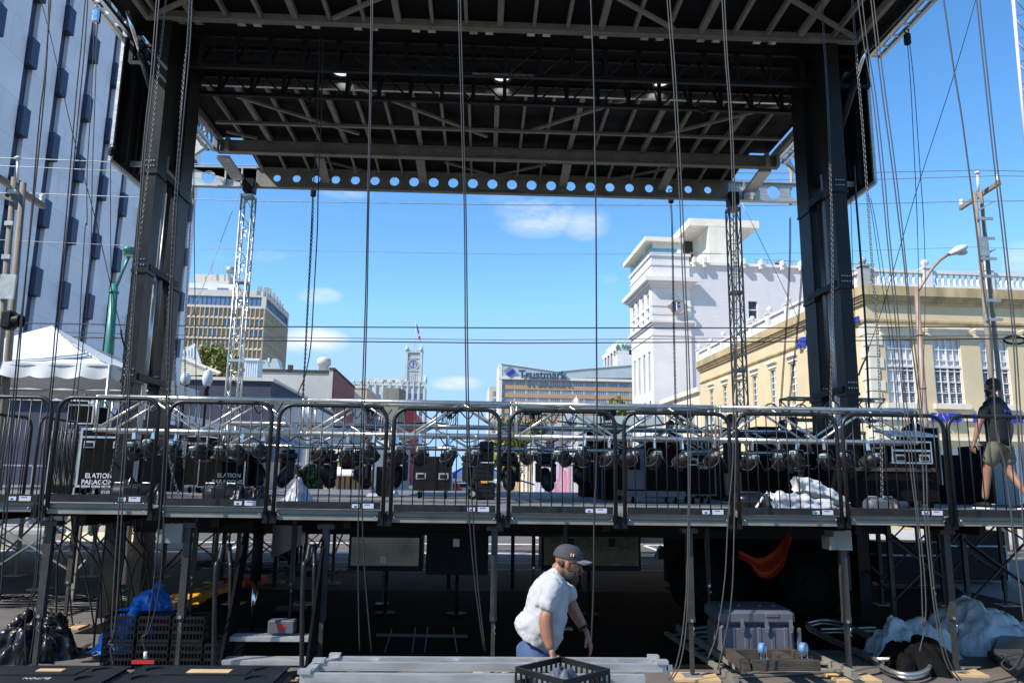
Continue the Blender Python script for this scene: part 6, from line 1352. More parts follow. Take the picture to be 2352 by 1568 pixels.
# ================================================================ cases and gear on the deck
def caster(par_, x, y, z, r=.055, m='rubber', blue=False):
    g = G(); g.cyl((x-.018, y, z+r), (x+.018, y, z+r), r, n=12); o = g.obj('caster', 'bluewheel' if blue else m, par_)
    g = G(); g.box(x-.03, x+.03, y-.03, y+.03, z+2*r+.005, z+2*r+.015); g.bar((x-.024, y, z+r), (x-.024, y, z+2*r+.01), .006, .03); g.bar((x+.024, y, z+r), (x+.024, y, z+2*r+.01), .006, .03); g.obj('fork', 'gal', o)
def flight(label, u0, u1, v0, v1, y, dep=.6, body='blk_matte', edge='alu', casters=True, handles=2, txt=None, lid=True, zb=None, ew=.022, zc=.13, name='flight_case', hz=.62):
    a_, b_ = W(u0, v0, y=y), W(u1, v1, y=y); z1 = a_.z; z0 = (DZ+zc if casters else DZ) if zb is None else zb; x0, x1 = a_.x, b_.x
    r = T(name, label, 'flight case', ((x0+x1)/2, y+dep/2, zb if zb is not None else DZ))
    g = G(); g.box(x0+.008, x1-.008, y+.006, y+dep-.006, z0+.006, z1-.006); g.obj('body', body, r)
    if edge:
        g = G(); e = ew
        for x in (x0, x1-e):
            for yy in (y, y+dep-e): g.box(x, x+e, yy, yy+e, z0+e+.001, z1-e-.001)
        for zz in (z0, z1-e):
            for yy in (y, y+dep-e): g.box(x0, x1, yy, yy+e, zz, zz+e)
            for x in (x0, x1-e): g.box(x, x+e, y+e+.001, y+dep-e-.001, zz, zz+e)
        if lid: zl = z1-.16; g.box(x0+e, x1-e, y+.001, y+.006+.002, zl, zl+.03)
        g.obj('edge_trim', edge, r)
    for k in range(handles):
        xx = x0+(x1-x0)*(.2 if handles == 2 and k == 0 else .8 if handles == 2 else .5); zz = z0+(z1-z0)*hz
        g = G(); g.box(xx-.085, xx+.085, y-.004, y+.005, zz-.055, zz+.055); h = g.obj('handle_plate', 'alu_mill', r)
        g = G(); g.box(xx-.06, xx+.06, y-.0075, y-.0045, zz-.035, zz+.03); g.tube([(xx-.055, y-.012, zz-.03), (xx-.055, y-.025, zz-.005), (xx+.055, y-.025, zz-.005), (xx+.055, y-.012, zz-.03)], .008, 5); g.obj('handle', 'blk', h)
    if casters:
        for x in (x0+.1, x1-.1):
            for yy in (y+.1, y+dep-.1): caster(r, x, yy, DZ)
    if txt:
        for t, sz, du, dzt, m in txt: text(t, sz, m, r, (x0+du, y+.004, z0+dzt), (1, 0, 0), (0, 0, 1), .004, 'stencil_lettering', .003)
    return r, x0, x1, z0, z1
r, x0, x1, z0, z1 = flight('black flight case with silver edges and white ELATION PARAGONS stencil, in the sun', 187, 286, 982, 1110, 12.4, .62, txt=[('ELATION', .105, .14, .15, 'greyletter'), ('PARAGONS', .105, .09, .05, 'greyletter')], ew=.035, hz=.72)
flight('black flight case with faint stencil lettering behind the roll shaped hoist', 459, 560, 1030, 1120, 13.6, .9, txt=[('ELATION', .10, .34, .18, 'steel'), ('PARAGONS', .10, .26, .07, 'steel')], handles=0)
flight('tall black case in the shade left of the lattice mast', 430, 468, 1000, 1112, 14.8, .6, handles=1)
flight('large black carpeted cabinet on casters with two recessed handles', 951, 1035, 1046, 1130, 13.1, .6, body='blk', edge=None, handles=2, lid=False, hz=.42)
r, x0, x1, z0, z1 = flight('dark amp rack with a grey side on a wheeled dolly, right of the trailer', 1440, 1569, 1026, 1124, 11.9, .8, edge=None, handles=0, lid=False, zc=.2)
g = G(); g.box(x0, x0+.27, 11.88, 11.9, z0+.02, z1-.02); o = g.obj('side_panel', 'case_grey', r); g = G(); g.box(x0+.02, x0+.2, 11.87, 11.879, z0+.32, z0+.55); g.obj('vent', 'blk_matte', o)
g = G(); g.box(x0-.03, x1+.03, 11.85, 12.75, z0-.09, z0-.002); g.obj('dolly', 'case_grey', r)
flight('small black flight case stencilled X40 in the shade', 1578, 1646, 1041, 1132, 12.1, .6, txt=[('X40', .085, .19, .42, 'stencil')], edge='case_grey', hz=.8)
flight('low black case in the shade between the trailer and the amp rack', 1382, 1430, 1044, 1140, 13.0, .6, edge='case_grey', handles=0, casters=False)
flight('wide dark case behind the black drum bag', 1716, 1860, 1052, 1140, 13.4, .7, edge=None, handles=0, lid=False)
flight('dark rounded case standing behind the walking crew', 1736, 1793, 978, 1050, 15.2, .5, edge=None, handles=0, lid=False, casters=False)
r, x0, x1, z0, z1 = flight('long black case with a wooden lid strip behind the grey chain hoist', 1935, 2161, 1062, 1142, 11.3, .7, edge=None, handles=0, lid=False, zc=.1)
g = G(); g.box(x0+.2, x1-.05, 11.29, 11.305, z1-.12, z1-.065); g.obj('lid_strip', 'wood_old', r)
flight('silver edged console case with two latches on top of the long black case', 2046, 2143, 1012, 1061, 11.5, .55, casters=False, zb=z1+.005, handles=2, hz=.25, lid=True)
flight('dark console case left of the silver edged one on the long black case', 1990, 2040, 1016, 1061, 11.6, .5, casters=False, zb=z1+.005, handles=1, edge='case_grey')
q = W(2100, 1005, y=11.5); g = G(); g.prism([(q.x-.38, 11.45, q.z+.01), (q.x+.35, 11.45, q.z+.01), (q.x+.42, 12.1, q.z+.12), (q.x-.32, 12.1, q.z+.12)], (0, 0, .03)); o = g.obj('mixing_console', 'greyletter'); tag(o, 'pale mixing console top lying on the silver edged case', 'mixing console')
g = G(); a_, b_ = W(2112, 980, y=12.2), W(2161, 1062, y=12.2)
r = T('monitor', 'black screen in a thin silver frame behind the console', 'screen', (b_.x, 12.2, b_.z)); g = G(); g.box(a_.x, b_.x, 12.2, 12.24, DZ+.35, a_.z); g.obj('screen', 'blk_gloss', r); g = G(); g.box(a_.x, b_.x, 12.18, 12.2, a_.z-.02, a_.z); g.box(b_.x-.02, b_.x, 12.18, 12.2, DZ+.35, a_.z-.021); g.obj('frame', 'gal', r)
flight('white sided case at the right edge of the deck', 2330, 2420, 1030, 1144, 12.6, .6, body='whitepanel', edge='alu', handles=1, casters=False)
for (u0, u1, v0, y, l) in ((2161, 2248, 1043, 13.6, 'low black draped case behind the standing man, left one'), (2250, 2330, 1022, 14.2, 'black draped case behind the standing man, right one'), (1655, 1712, 1050, 14.2, 'dark case behind the legs of the walking man'), (1860, 1930, 1040, 13.0, 'dark case beside the foot of the right tower')): flight(l, u0, u1, v0, 1140, y, .7, edge=None, handles=0, lid=False, casters=False)
for k, (u0, u1, v0, y, l) in enumerate(((1335, 1392, 1018, 15.6, 'dark case in the shade in front of the trailer opening'), (1480, 1560, 1000, 16.4, 'high dark case behind the amp rack'), (1598, 1650, 1008, 15.8, 'tall dark case behind the X40 case'), (1800, 1856, 1012, 15.9, 'dark case behind the white rolled tarps'), (1870, 1940, 1010, 15.4, 'tall dark case behind the foot of the right tower'), (1940, 1990, 1030, 13.8, 'narrow dark case left of the console cases'), (520, 566, 1040, 15.8, 'dark case to the right of the faintly stencilled case'), (340, 392, 1046, 15.4, 'dark case between the stencilled case and the lift tower'))): flight(l, u0, u1, v0, 1128, y, .6, edge='case_grey' if k % 2 else None, handles=k % 3, lid=False, casters=False)
# left pile of gear
flight('tall open rack of hanging cables behind the side rail at the left', 119, 172, 990, 1112, 12.9, .6, handles=0, edge='alu', casters=False)
flight('small silver framed box of dark gear on top of the cable rack', 158, 212, 928, 972, 13.1, .5, handles=0, edge='alu_mill', casters=False, zb=W(150, 973, y=13.1).z, lid=False)
g = G(); rnd = random.Random(5)
for k in range(16):
    u = 122+k*3.6; P_ = [W(u, 985+rnd.uniform(-8, 8), y=12.7), W(u-5, 1030, y=12.6), W(u-3+rnd.uniform(-6, 6), 1080, y=12.6), W(u+rnd.uniform(-4, 8), 1118, y=12.5)]; g.tube(smooth_path(P_, 4), .012, 5)
o = g.obj('cable_bundle', 'cable'); tag(o, 'thick bundle of black cables hanging over the rack at the left', 'cable bundle', None, 'stuff')
g = G(); P_ = [W(u, v, y=12.9) for u, v in ((150, 940), (158, 918), (172, 910), (184, 916), (196, 906), (200, 914))]; g.tube(smooth_path(P_, 5), .02, 6); o = g.obj('cable', 'cable'); tag(o, 'thick black cable arching over the silver framed box', 'cable')
# side rails of the platform
for k, (u0, v0, u1, v1, y0, y1, l) in enumerate([(-40, 935, 76, 955, 9.9, 10.7, 'lower black rail panel of the side platform at the far left'), (95, 954, 180, 976, 10.4, 11.6, 'lower black rail panel of the side platform left of the stencilled case')]):
    a_, b_ = W(u0, v0, y=y0), W(u1, v1, y=y1); r = T('guard_rail', l, 'guard rail', (a_.x, y0, DZ), 'low rail panels of the side platform'); d = (b_-a_); d.z = 0; L_ = d.length; d.normalize(); zt = min(a_.z, 2.82)
    fn = lambda s, z: Vector((a_.x+d.x*s, a_.y+d.y*s, z)); g = G(); g.tube([fn(0, DZ-.1), fn(0, zt-.12), fn(.04, zt-.04), fn(.12, zt), fn(L_-.12, zt), fn(L_-.04, zt-.04), fn(L_, zt-.12), fn(L_, DZ-.1)], .02, 8); g.obj('frame', 'rail_blk', r)
    g = G()
    for j in range(1, 9): g.tube([fn(L_*j/9, DZ), fn(L_*j/9, zt)], .007, 5)
    g.obj('bars', 'rail_blk', r); g = G(); g.bar(fn(0, DZ+.03), fn(L_, DZ+.03), .02, .08); g.obj('toe_board', 'rail_blk', r)
# ribbed speaker stack on a hand truck
def stack():
    y = 12.8; r = T('speaker_stack', 'tall stack of ribbed black boxes on a hand truck with an orange handle', 'speaker stack', W(1105, 1149, y=y)); 
    for k, (v0, v1, ua, ub) in enumerate([(1013, 1034, 1101, 1134), (1035, 1060, 1098, 1134), (1062, 1104, 1086, 1134), (1106, 1149, 1092, 1136)]):
        a_, b_ = W(ua, v0, y=y), W(ub, v1, y=y); g = G(); g.bbox(a_.x, b_.x, y, y+.45, max(b_.z, DZ+.005), a_.z, .02)
        for j in range(3): zz = b_.z+(a_.z-b_.z)*(j+.8)/4; g.box(a_.x+.05, b_.x-.05, y-.012, y-.001, zz, zz+.015)
        g.obj('speaker_box', 'plastic', r)
    c = W(1086, 1136, y=y); g = G(); g.cyl((c.x-.0, y-.06, DZ+.1), (c.x-.0, y-.02, DZ+.1), .1, n=18); g.cyl((c.x+.06, y+.3, DZ+.1), (c.x+.1, y+.3, DZ+.1), .1, n=18); w_ = g.obj('wheel', 'rubber', r)
    g = G(); g.cyl((c.x, y-.066, DZ+.1), (c.x, y-.061, DZ+.1), .045, n=10); g.obj('hub', 'gal', w_)
    a_, b_ = W(1105, 1104, y=y), W(1119, 1109, y=y); g = G(); g.box(a_.x, b_.x, y-.03, y-.001, b_.z, a_.z); g.obj('handle', 'orange', r)
stack()
# plain monitor boards
for (u0, u1, v0, v1, y, l, m) in ((786, 830, 1055, 1078, 14.6, 'thin black board hanging behind the lamps right of the silver cloth', 'blk'), (865, 896, 1071, 1128, 14.2, 'upright black board standing on the deck left of the cabinet', 'blk')):
    a_, b_ = W(u0, v0, y=y), W(u1, v1, y=y); g = G(); g.bbox(a_.x, b_.x, y, y+.06, DZ if v1 > 1100 else b_.z, a_.z, .01); g.box(a_.x+.04, a_.x+.06, y+.06, y+.3, (DZ if v1 > 1100 else b_.z), (DZ if v1 > 1100 else b_.z)+.02); o = g.obj('monitor_board', m); tag(o, l, 'board')
for (u, s, l) in ((862, -1, 'left'), (900, 1, 'right')):
    c = W(u, 1127, y=14.1); g = G(); g.poly([(c.x-s*.04, 14.15, DZ+.005), (c.x+s*.16, 14.0, DZ+.005), (c.x+s*.05, 14.3, DZ+.15)]); g.poly([(c.x-s*.04, 14.15, DZ+.004), (c.x+s*.05, 14.3, DZ+.15), (c.x-s*.1, 14.4, DZ+.005)]); o = g.obj('paper_sheet', 'whitepanel'); tag(o, 'white crumpled sheet on the deck at the %s foot of the upright board' % l, 'sheet')
# cloths and tarps: heaped sheets
def heap(g, cx, cy, rx, ry, h, seed, nu=34, nv=26, z0=DZ, fold=5., sharp=.5, zoff=.004, prof=None):
    rnd = random.Random(seed); ph = [rnd.uniform(0, 6.28) for _ in range(8)]; dr = [(rnd.uniform(-1, 1), rnd.uniform(-1, 1)) for _ in range(8)]
    def fn(s, t):
        x, y = 2*s-1, 2*t-1; e = 1-max(abs(x), abs(y))**2.2*.0; rr = min(1, math.hypot(x, y)); b_ = max(0, 1-rr**2)
        f = 0
        for k in range(8): f += abs(math.sin(fold*(x*dr[k][0]+y*dr[k][1])*(1+.25*k)+ph[k]))/(1+.35*k)
        f /= 4.2; edge = 1+.13*math.sin(5*math.atan2(y, x)+ph[0])+.07*math.sin(11*math.atan2(y, x)+ph[1])
        k_ = max(abs(x), abs(y)); n_ = rr/k_ if k_ > 1e-6 else 1; x2, y2_ = (x*k_/rr, y*k_/rr) if rr > 1e-6 else (0, 0)
        x2, y2_ = x2*edge, y2_*edge; r2 = min(1, math.hypot(x2, y2_)/edge) if edge else 0; b2 = max(0, 1-r2**2)
        pz = prof(x2, y2_) if prof else 1
        return (cx+x2*rx, cy+y2_*ry, z0+zoff+h*pz*(b2**.6)*((1-sharp)+sharp*f*1.6)+.01*f)
    g.grid(fn, nu, nv); return g
def cloth(name, label, cat, u0, u1, v0, y, ry, m, seed, z0=DZ, fold=5., sharp=.5, prof=None, nu=40, nv=30):
    a_, b_ = W(u0, v0, y=y), W(u1, v0, y=y); g = G(); heap(g, (a_.x+b_.x)/2, y, (b_.x-a_.x)/2, ry, a_.z-z0, seed, z0=z0, fold=fold, sharp=sharp, prof=prof, nu=nu, nv=nv); o = g.obj(name, m); crease(o, .11*min(1.3, max(.4, (b_.x-a_.x))), 3.2, seed); tag(o, label, cat); return o
cloth('silver_cloth', 'crumpled silver foil cloth heaped on the deck', 'cloth', 644, 733, 1098, 10.6, .35, 'silver_cloth', 3, fold=4, sharp=.45, prof=lambda x, y: max(.15, 1-abs(x+.02)*1.15))
cloth('dark_cloth', 'dark crumpled bag beside the roll shaped hoist', 'bag', 566, 622, 1118, 9.6, .25, 'blk_tarp', 8, fold=5)
# rolled white tarps
def rolltarp():
    for k, (pts, r0_, l) in enumerate([(((1762, 1141), (1800, 1128), (1855, 1133), (1910, 1150)), .15, 'white folded tarp roll lying flat on the deck, lower one of two'), (((1828, 1112), (1860, 1118), (1905, 1136), (1945, 1156)), .13, 'white folded tarp roll slanting down to the rail, upper one of two')]):
        y = 9.15+.25*k; P_ = [W(u, v, y=y) for u, v in pts]; P_ = smooth_path(P_, 6); rs = [r0_*(1-.45*(i/(len(P_)-1))**2)*(1+.05*math.sin(i*1.7)) for i in range(len(P_))]
        for q, rr in zip(P_, rs): q.z = max(q.z, DZ+rr*.7) if k else DZ+rr*.8
        g = G(); n = 22; rows = []; g.smooth = True
        for i, q in enumerate(P_): rows.append([g.P((q.x+.02*math.sin(j*2.1+i), q.y+rs[i]*math.cos(6.2832*j/n)*(1+.10*math.sin(5*6.2832*j/n+i*.2)), q.z+rs[i]*.85*math.sin(6.2832*j/n)*(1+.10*math.sin(7*6.2832*j/n+i*.3)))) for j in range(n)])
        for i in range(len(rows)-1):
            for j in range(n): g.face(rows[i][j], rows[i][(j+1) % n], rows[i+1][(j+1) % n], rows[i+1][j])
        g.face(*rows[0]); g.face(*rows[-1][::-1]); o = crease(crinkle(g.obj('rolled_tarp', 'white_tarp'), .004, 5, k, 1), .07, 3.5, k); tag(o, l, 'tarp')
rolltarp()
# chain hoists lying on the deck
def hoist(label, u, v, y, L_=.5, rad=.12, rz=0, m='blk', bag='blk_tarp', seed=1):
    c = W(u, v, y=y); c.z = DZ; r = T('chain_hoist', label, 'chain hoist', c, 'chain hoists lying on the deck'); rnd = random.Random(seed); c_, s_ = math.cos(rz), math.sin(rz)
    fr = lambda x, yy, z: Vector((c.x+x*c_-yy*s_, c.y+x*s_+yy*c_, DZ+z))
    g = G(fr); g.tube([(-L_/2, 0, rad), (-L_/2+.04, 0, rad), (L_/2-.04, 0, rad), (L_/2, 0, rad)], [rad*.75, rad, rad, rad*.75], 14); g.bbox(-.1, .1, -rad, rad, rad*.4, rad*1.75, .02); g.obj('motor', m, r)
    g = G(fr); 
    for s in (-1, 1): g.tube([(s*L_*.32-.05, -rad*.6, rad*1.8), (s*L_*.32-.05, -rad*.5, rad*2.1), (s*L_*.32+.06, -rad*.5, rad*2.1), (s*L_*.32+.06, -rad*.6, rad*1.8)], .008, 5)
    g.obj('handle', 'steel', r)
    g = G(fr)
    for k in range(60): x, yy, z = rnd.uniform(-L_*.3, L_*.55), rnd.uniform(-rad*1.7, -rad*.9), .012+abs(rnd.gauss(0, .012)); g.torus((x, yy, z), .014, .004, (rnd.uniform(-1, 1), rnd.uniform(-1, 1), rnd.uniform(-1, 1)), 6, 4)
    g.obj('chain_pile', 'steel', r)
    g = G(); q = fr(L_*.55, -.02, 0); heap(g, q.x, q.y, .13, .14, rad*1.7, seed+2, 18, 14, fold=6); g.obj('chain_bag', bag, r)
hoist('black hoist with a leather like bag standing on end, before the stencilled case', 308, 1125, 9.5, .48, .12, .1, 'blk', 'blk_tarp', 4)
g = G(); c = W(300, 1100, y=9.7); heap(g, c.x-.0, 9.7, .15, .13, .3, 9, 20, 16, fold=4); o = g.obj('leather_bag', 'blk_tarp'); tag(o, 'brownish black leather like bag standing behind the left hoist', 'bag')
hoist('roll shaped black hoist with a round end cap and chain pile', 512, 1130, 9.3, .42, .125, -.15, 'blk_gloss', 'blk_tarp', 5)
hoist('boxy hoist in a grey canvas bag with a bright chain on it', 2015, 1145, 9.1, .3, .1, .05, 'case_grey', 'leg_brown', 6)
c = W(1724, 1137, y=9.0); r = T('drum_bag', 'glossy black drum shaped bag with a white printed label', 'bag', (c.x, 9, DZ)); g = G(); g.tube([(c.x-.16, 9.1, DZ+.125), (c.x-.13, 9.08, DZ+.125), (c.x+.12, 9.0, DZ+.125), (c.x+.16, 8.98, DZ+.125)], [.09, .125, .125, .09], 18); g.obj('body', 'blk_gloss', r)
g = G(); g.bar((c.x+.02, 8.89, DZ+.07), (c.x+.1, 8.87, DZ+.19), .012, .045, (0, 1, 0)); g.obj('label_strip', 'whiteletter', r)
# ================================================================ under and in front of the stage
def chassis():
    r = T('stage_trailer_chassis', 'dark trailer chassis under the deck with tool boxes and wheels', 'trailer', (.2, 13, 0))
    g = G(); g.box(-5.3, 5.9, 12.0, 12.25, 1.2, 1.5); g.box(-5.3, 5.9, 13.6, 13.85, 1.2, 1.5); 
    for k in range(12): g.box(-5.2+k, -5.08+k, 12.25, 13.6, 1.25, 1.45)
    g.box(-5.6, 6.2, 11.6, 11.72, 1.32, 1.52); g.obj('frame', 'blk', r)
    for (u0, u1, v0, v1, m, nm) in ((808, 961, 1233, 1299, 'tool_polish', 'polished'), (986, 1115, 1230, 1308, 'blk', 'black'), (1250, 1467, 1231, 1299, 'diamond', 'diamond plate')):
        y = 11.9; a_, b_ = W(u0, v0, y=y), W(u1, v1, y=y); g = G(); g.box(a_.x-.04, b_.x+.04, y+.02, y+.6, b_.z-.08, a_.z+.05); bx = g.obj('tool_box', 'blk', r); bx['label'] = nm+' tool box under the trailer'
        g = G(); g.box(a_.x, b_.x, y, y+.02, b_.z, a_.z); d = g.obj('door', m, bx)
        for t in ((.48,) if nm != 'diamond plate' else (.28, .72)):
            xx = a_.x+(b_.x-a_.x)*t; zz = b_.z+(a_.z-b_.z)*(.2 if nm == 'polished' else .78); g = G(); g.bbox(xx-.05, xx+.05, y-.015, y-.001, zz-.05, zz+.07, .004); g.box(xx-.03, xx+.03, y-.02, y-.0155, zz-.02, zz+.03); g.obj('latch', 'steel' if nm != 'diamond plate' else 'blk', bx)
        g = G(); xx = (a_.x+b_.x)/2; g.cyl((xx, y+.3, .02), (xx, y+.3, b_.z-.08), .03); g.cyl((xx, y+.3, .0), (xx, y+.3, .03), .16); g.obj('jack', 'blk', bx)
    for (u, v) in ((1625, 1300), (1870, 1300)):
        c = W(u, v, y=11.8); g = G(); g.torus((c.x, 12.0, .55), .4, .15, (0, 1, 0), 28, 12); tw = g.obj('wheel', 'blk_matte', r)
        g = G(); g.cyl((c.x, 11.92, .55), (c.x, 12.05, .55), .3, n=24); g.cyl((c.x, 11.86, .55), (c.x, 11.92, .55), .12, n=16)
        for k in range(10): an = k*.628; g.cyl((c.x+.2*math.cos(an), 11.9, .55+.2*math.sin(an)), (c.x+.2*math.cos(an), 11.925, .55+.2*math.sin(an)), .02, n=6)
        g.obj('rim', 'rubber', tw)
    for (u, v0, v1, y, rr) in ((596, 1200, 1375, 10.6, .045), (678, 1215, 1312, 12.4, .05)):
        a_, b_ = W(u, v0, y=y), W(u, v1, y=y); g = G(); g.cyl((a_.x, y, .05), (a_.x, y, .75), rr*.75, n=12); o = g.obj('outrigger_jack', 'chrome', r); g = G(); g.cyl((a_.x, y, .7), (a_.x, y, 1.5), rr*1.6, n=12); g.obj('sleeve', 'blk', o); g = G(); g.box(a_.x-.22, a_.x+.22, y-.2, y+.2, .01, .05); g.obj('base_plate', 'blk', o)
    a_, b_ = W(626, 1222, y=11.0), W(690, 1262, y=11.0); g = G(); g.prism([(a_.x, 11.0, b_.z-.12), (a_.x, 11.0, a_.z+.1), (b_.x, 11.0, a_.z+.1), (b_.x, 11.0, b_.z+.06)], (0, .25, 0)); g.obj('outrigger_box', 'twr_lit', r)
    for k, x in enumerate((-4.9, -3.9, -.6, .62, 1.9, 3.9, 5.2)): g = G(); g.box(x-.035, x+.035, 15.0, 15.07, 0, 1.5); g.obj('rear_leg', 'blk', r)
chassis()
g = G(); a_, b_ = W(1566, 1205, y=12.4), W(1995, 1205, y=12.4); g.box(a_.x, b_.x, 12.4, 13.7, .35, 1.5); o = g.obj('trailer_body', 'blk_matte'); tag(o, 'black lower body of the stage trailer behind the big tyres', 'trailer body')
def scaffold(label, xs, ys, m='alu_dull', ztop=1.62, grp=None):
    r = T('scaffold', label, 'scaffold', (sum(xs)/len(xs), sum(ys)/len(ys), 0), grp)
    for x in xs:
        for y in ys:
            g = G(); g.box(x-.03, x+.03, y-.03, y+.03, .25, ztop); g.box(x-.02, x+.02, y-.02, y+.02, .04, .25); g.box(x-.08, x+.08, y-.08, y+.08, .028, .04); g.obj('post', m, r)
            g = G(); g.box(x-.16, x+.16, y-.14, y+.14, .003, .027); o = g.obj('plywood_base', 'ply', r)
    for i in range(len(xs)-1):
        for y in ys: g = G(); g.bar((xs[i], y-.04, .45), (xs[i+1], y-.04, 1.45), .035, .02); g.bar((xs[i], y-.045, 1.3), (xs[i+1], y-.045, .5), .03, .02); g.obj('brace', m, r)
    for x in xs:
        for i in range(len(ys)-1): g = G(); g.bar((x, ys[i], .5), (x, ys[i+1], 1.4), .03, .02); g.obj('brace', m, r)
scaffold('pale aluminium scaffold frame of crossing braces under the side platform at the left', (-11.2, -9.4, -7.9, -6.5), (12.8, 14.4, 16.2))
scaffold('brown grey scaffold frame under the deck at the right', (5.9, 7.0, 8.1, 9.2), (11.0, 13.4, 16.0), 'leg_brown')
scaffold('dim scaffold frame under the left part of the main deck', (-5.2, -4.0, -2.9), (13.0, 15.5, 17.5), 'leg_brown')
def cables():
    rnd = random.Random(21)
    g = G()
    for (cu, cv, n) in ((38, 1385, 16), (215, 1392, 20), (120, 1380, 14)):
        c = W(cu, cv, z=0)
        for k in range(n):
            R_ = rnd.uniform(.25, .62); ox, oy = rnd.uniform(-.1, .1), rnd.uniform(-.1, .1); st = rnd.uniform(0, 6.28); P_ = [(c.x+ox+R_*1.3*math.cos(st+t*.4), c.y+oy+R_*.75*math.sin(st+t*.4), .015+.008*k*.5+.01*math.sin(t*1.3+k)) for t in range(17)]; g.tube(P_, .012, 5)
    o = g.obj('cable_coils', 'cable'); tag(o, 'heap of coiled black cables on the asphalt under the left platform', 'cables', None, 'stuff')
    for k in range(13):
        u = 128+k*19+rnd.uniform(-6, 6); y = rnd.uniform(9.2, 11.2); bu = u+rnd.uniform(-70, 90); P_ = [W(u, 1165, y=y), W(u+rnd.uniform(-14, 14), 1230, y=y), W((u+bu)/2+rnd.uniform(-20, 20), 1300, y=y+.2), W(bu, 1372+rnd.uniform(-8, 14), y=y+.3), W(bu+rnd.uniform(-50, 50), 1385, y=y+.4)]
        for q in P_[-2:]: q.z = .03
        g = G(); g.tube(smooth_path(P_, 6), .012, 5); o = g.obj('hanging_cable', 'cable'); tag(o, 'black cable sagging from the platform edge to the coils, %s from the left' % ORD[k], 'cable', 'cables sagging from the left platform')
    g = G(); P_ = [W(u, v, z=.02) for u, v in ((108, 1386), (120, 1405), (150, 1412), (185, 1402), (225, 1388))]; g.tube(smooth_path(P_, 6), .014, 6); o = g.obj('cable', 'cable'); tag(o, 'single black cable curving over the sunlit asphalt before the coils', 'cable')
    g = G()
    for k in range(20):
        c = W(rnd.uniform(430, 760), rnd.uniform(1290, 1325), z=0); R_ = rnd.uniform(.15, .4); P_ = [(c.x+R_*1.4*math.cos(t*.5), c.y+R_*.8*math.sin(t*.5), .02+.01*(k % 4)) for t in range(13)]; g.tube(P_, .013, 5)
    o = g.obj('cable_heap', 'cable'); tag(o, 'long heap of dark cables on the ground behind the steps', 'cables', None, 'stuff')
cables()
# black tarp bundle lower left, blue tarp, crates
q = W(75, 1520, z=0); g = G(); heap(g, q.x-.12, q.y+.25, .42, .38, .45, 12, 44, 36, z0=0, fold=4.5, sharp=.6); o = crease(crinkle(g.obj('black_tarp_bundle', 'blk_tarp'), .006, 4, 3, 1), .14, 3.5, 2); tag(o, 'shiny black tarp bundle on the asphalt at the lower left', 'tarp')
q = W(330, 1445, z=0); c = W(325, 1440, y=9.4); g = G(); heap(g, c.x+.0, 9.35, .42, .4, .72, 17, 44, 36, z0=.12, fold=2.6, sharp=.3, prof=lambda x, y: max(.4, 1-.55*abs(x-.3))); o = crease(crinkle(g.obj('blue_tarp', 'blue_tarp'), .006, 5, 2, 1), .13, 3, 5); tag(o, 'bright blue tarp draped over a heap beside the black crates', 'tarp')
g = G(); g.bbox(c.x-.3, c.x+.3, 9.15, 9.6, .0, .3, .03); o = g.obj('covered_crate', 'blk'); tag(o, 'dark crate under the blue tarp', 'crate')
def crate(label, x, y, z, s=.33, h=.27, m='blk', grp='black crates below the blue tarp', rz=0.):
    r = T('milk_crate', label, 'crate', (x, y, z), grp); c_, s_ = math.cos(rz), math.sin(rz); fr = lambda a_, b_, c: Vector((x+a_*c_-b_*s_, y+a_*s_+b_*c_, z+c)); g = G(fr); t = .012; H_ = s/2
    for zz in (0, h*.33, h*.62, h-.03):
        for sx in (-1, 1): g.box(sx*H_-t/2, sx*H_+t/2, -H_, H_, zz, zz+.03); g.box(-H_, H_, sx*H_-t/2, sx*H_+t/2, zz, zz+.03)
    n = 9
    for k in range(n+1):
        p_ = -H_+s*k/n
        for sx in (-1, 1): g.box(sx*H_-t*.4, sx*H_+t*.4, p_-.005, p_+.005, 0, h-.03); g.box(p_-.005, p_+.005, sx*H_-t*.4, sx*H_+t*.4, 0, h-.03)
    g.obj('lattice', m, r); g = G(fr); g.box(-H_, H_, -H_, H_, .001, .01); g.obj('bottom', m, r); return r
k = 0
for (u, z_) in ((292, 0), (345, 0), (398, 0), (450, 0), (292, .28), (345, .28), (398, .28)):
    q = W(u, 1522, z=0); q.x = -3.92+.37*((u-292)/53); crate('black milk crate in the dark stack by the steps, '+('bottom row, far left', 'bottom row, second', 'bottom row, third', 'bottom row, far right', 'top row, left', 'top row, middle', 'top row, right')[k], q.x, 8.95, z_); k += 1
g = G(); q = W(322, 1517, y=8.7); g.box(q.x-.12, q.x+.12, 8.77, 8.775, .06, .10); o = g.obj('red_tag', 'redm'); tag(o, 'small red label low on the black crates', 'label')
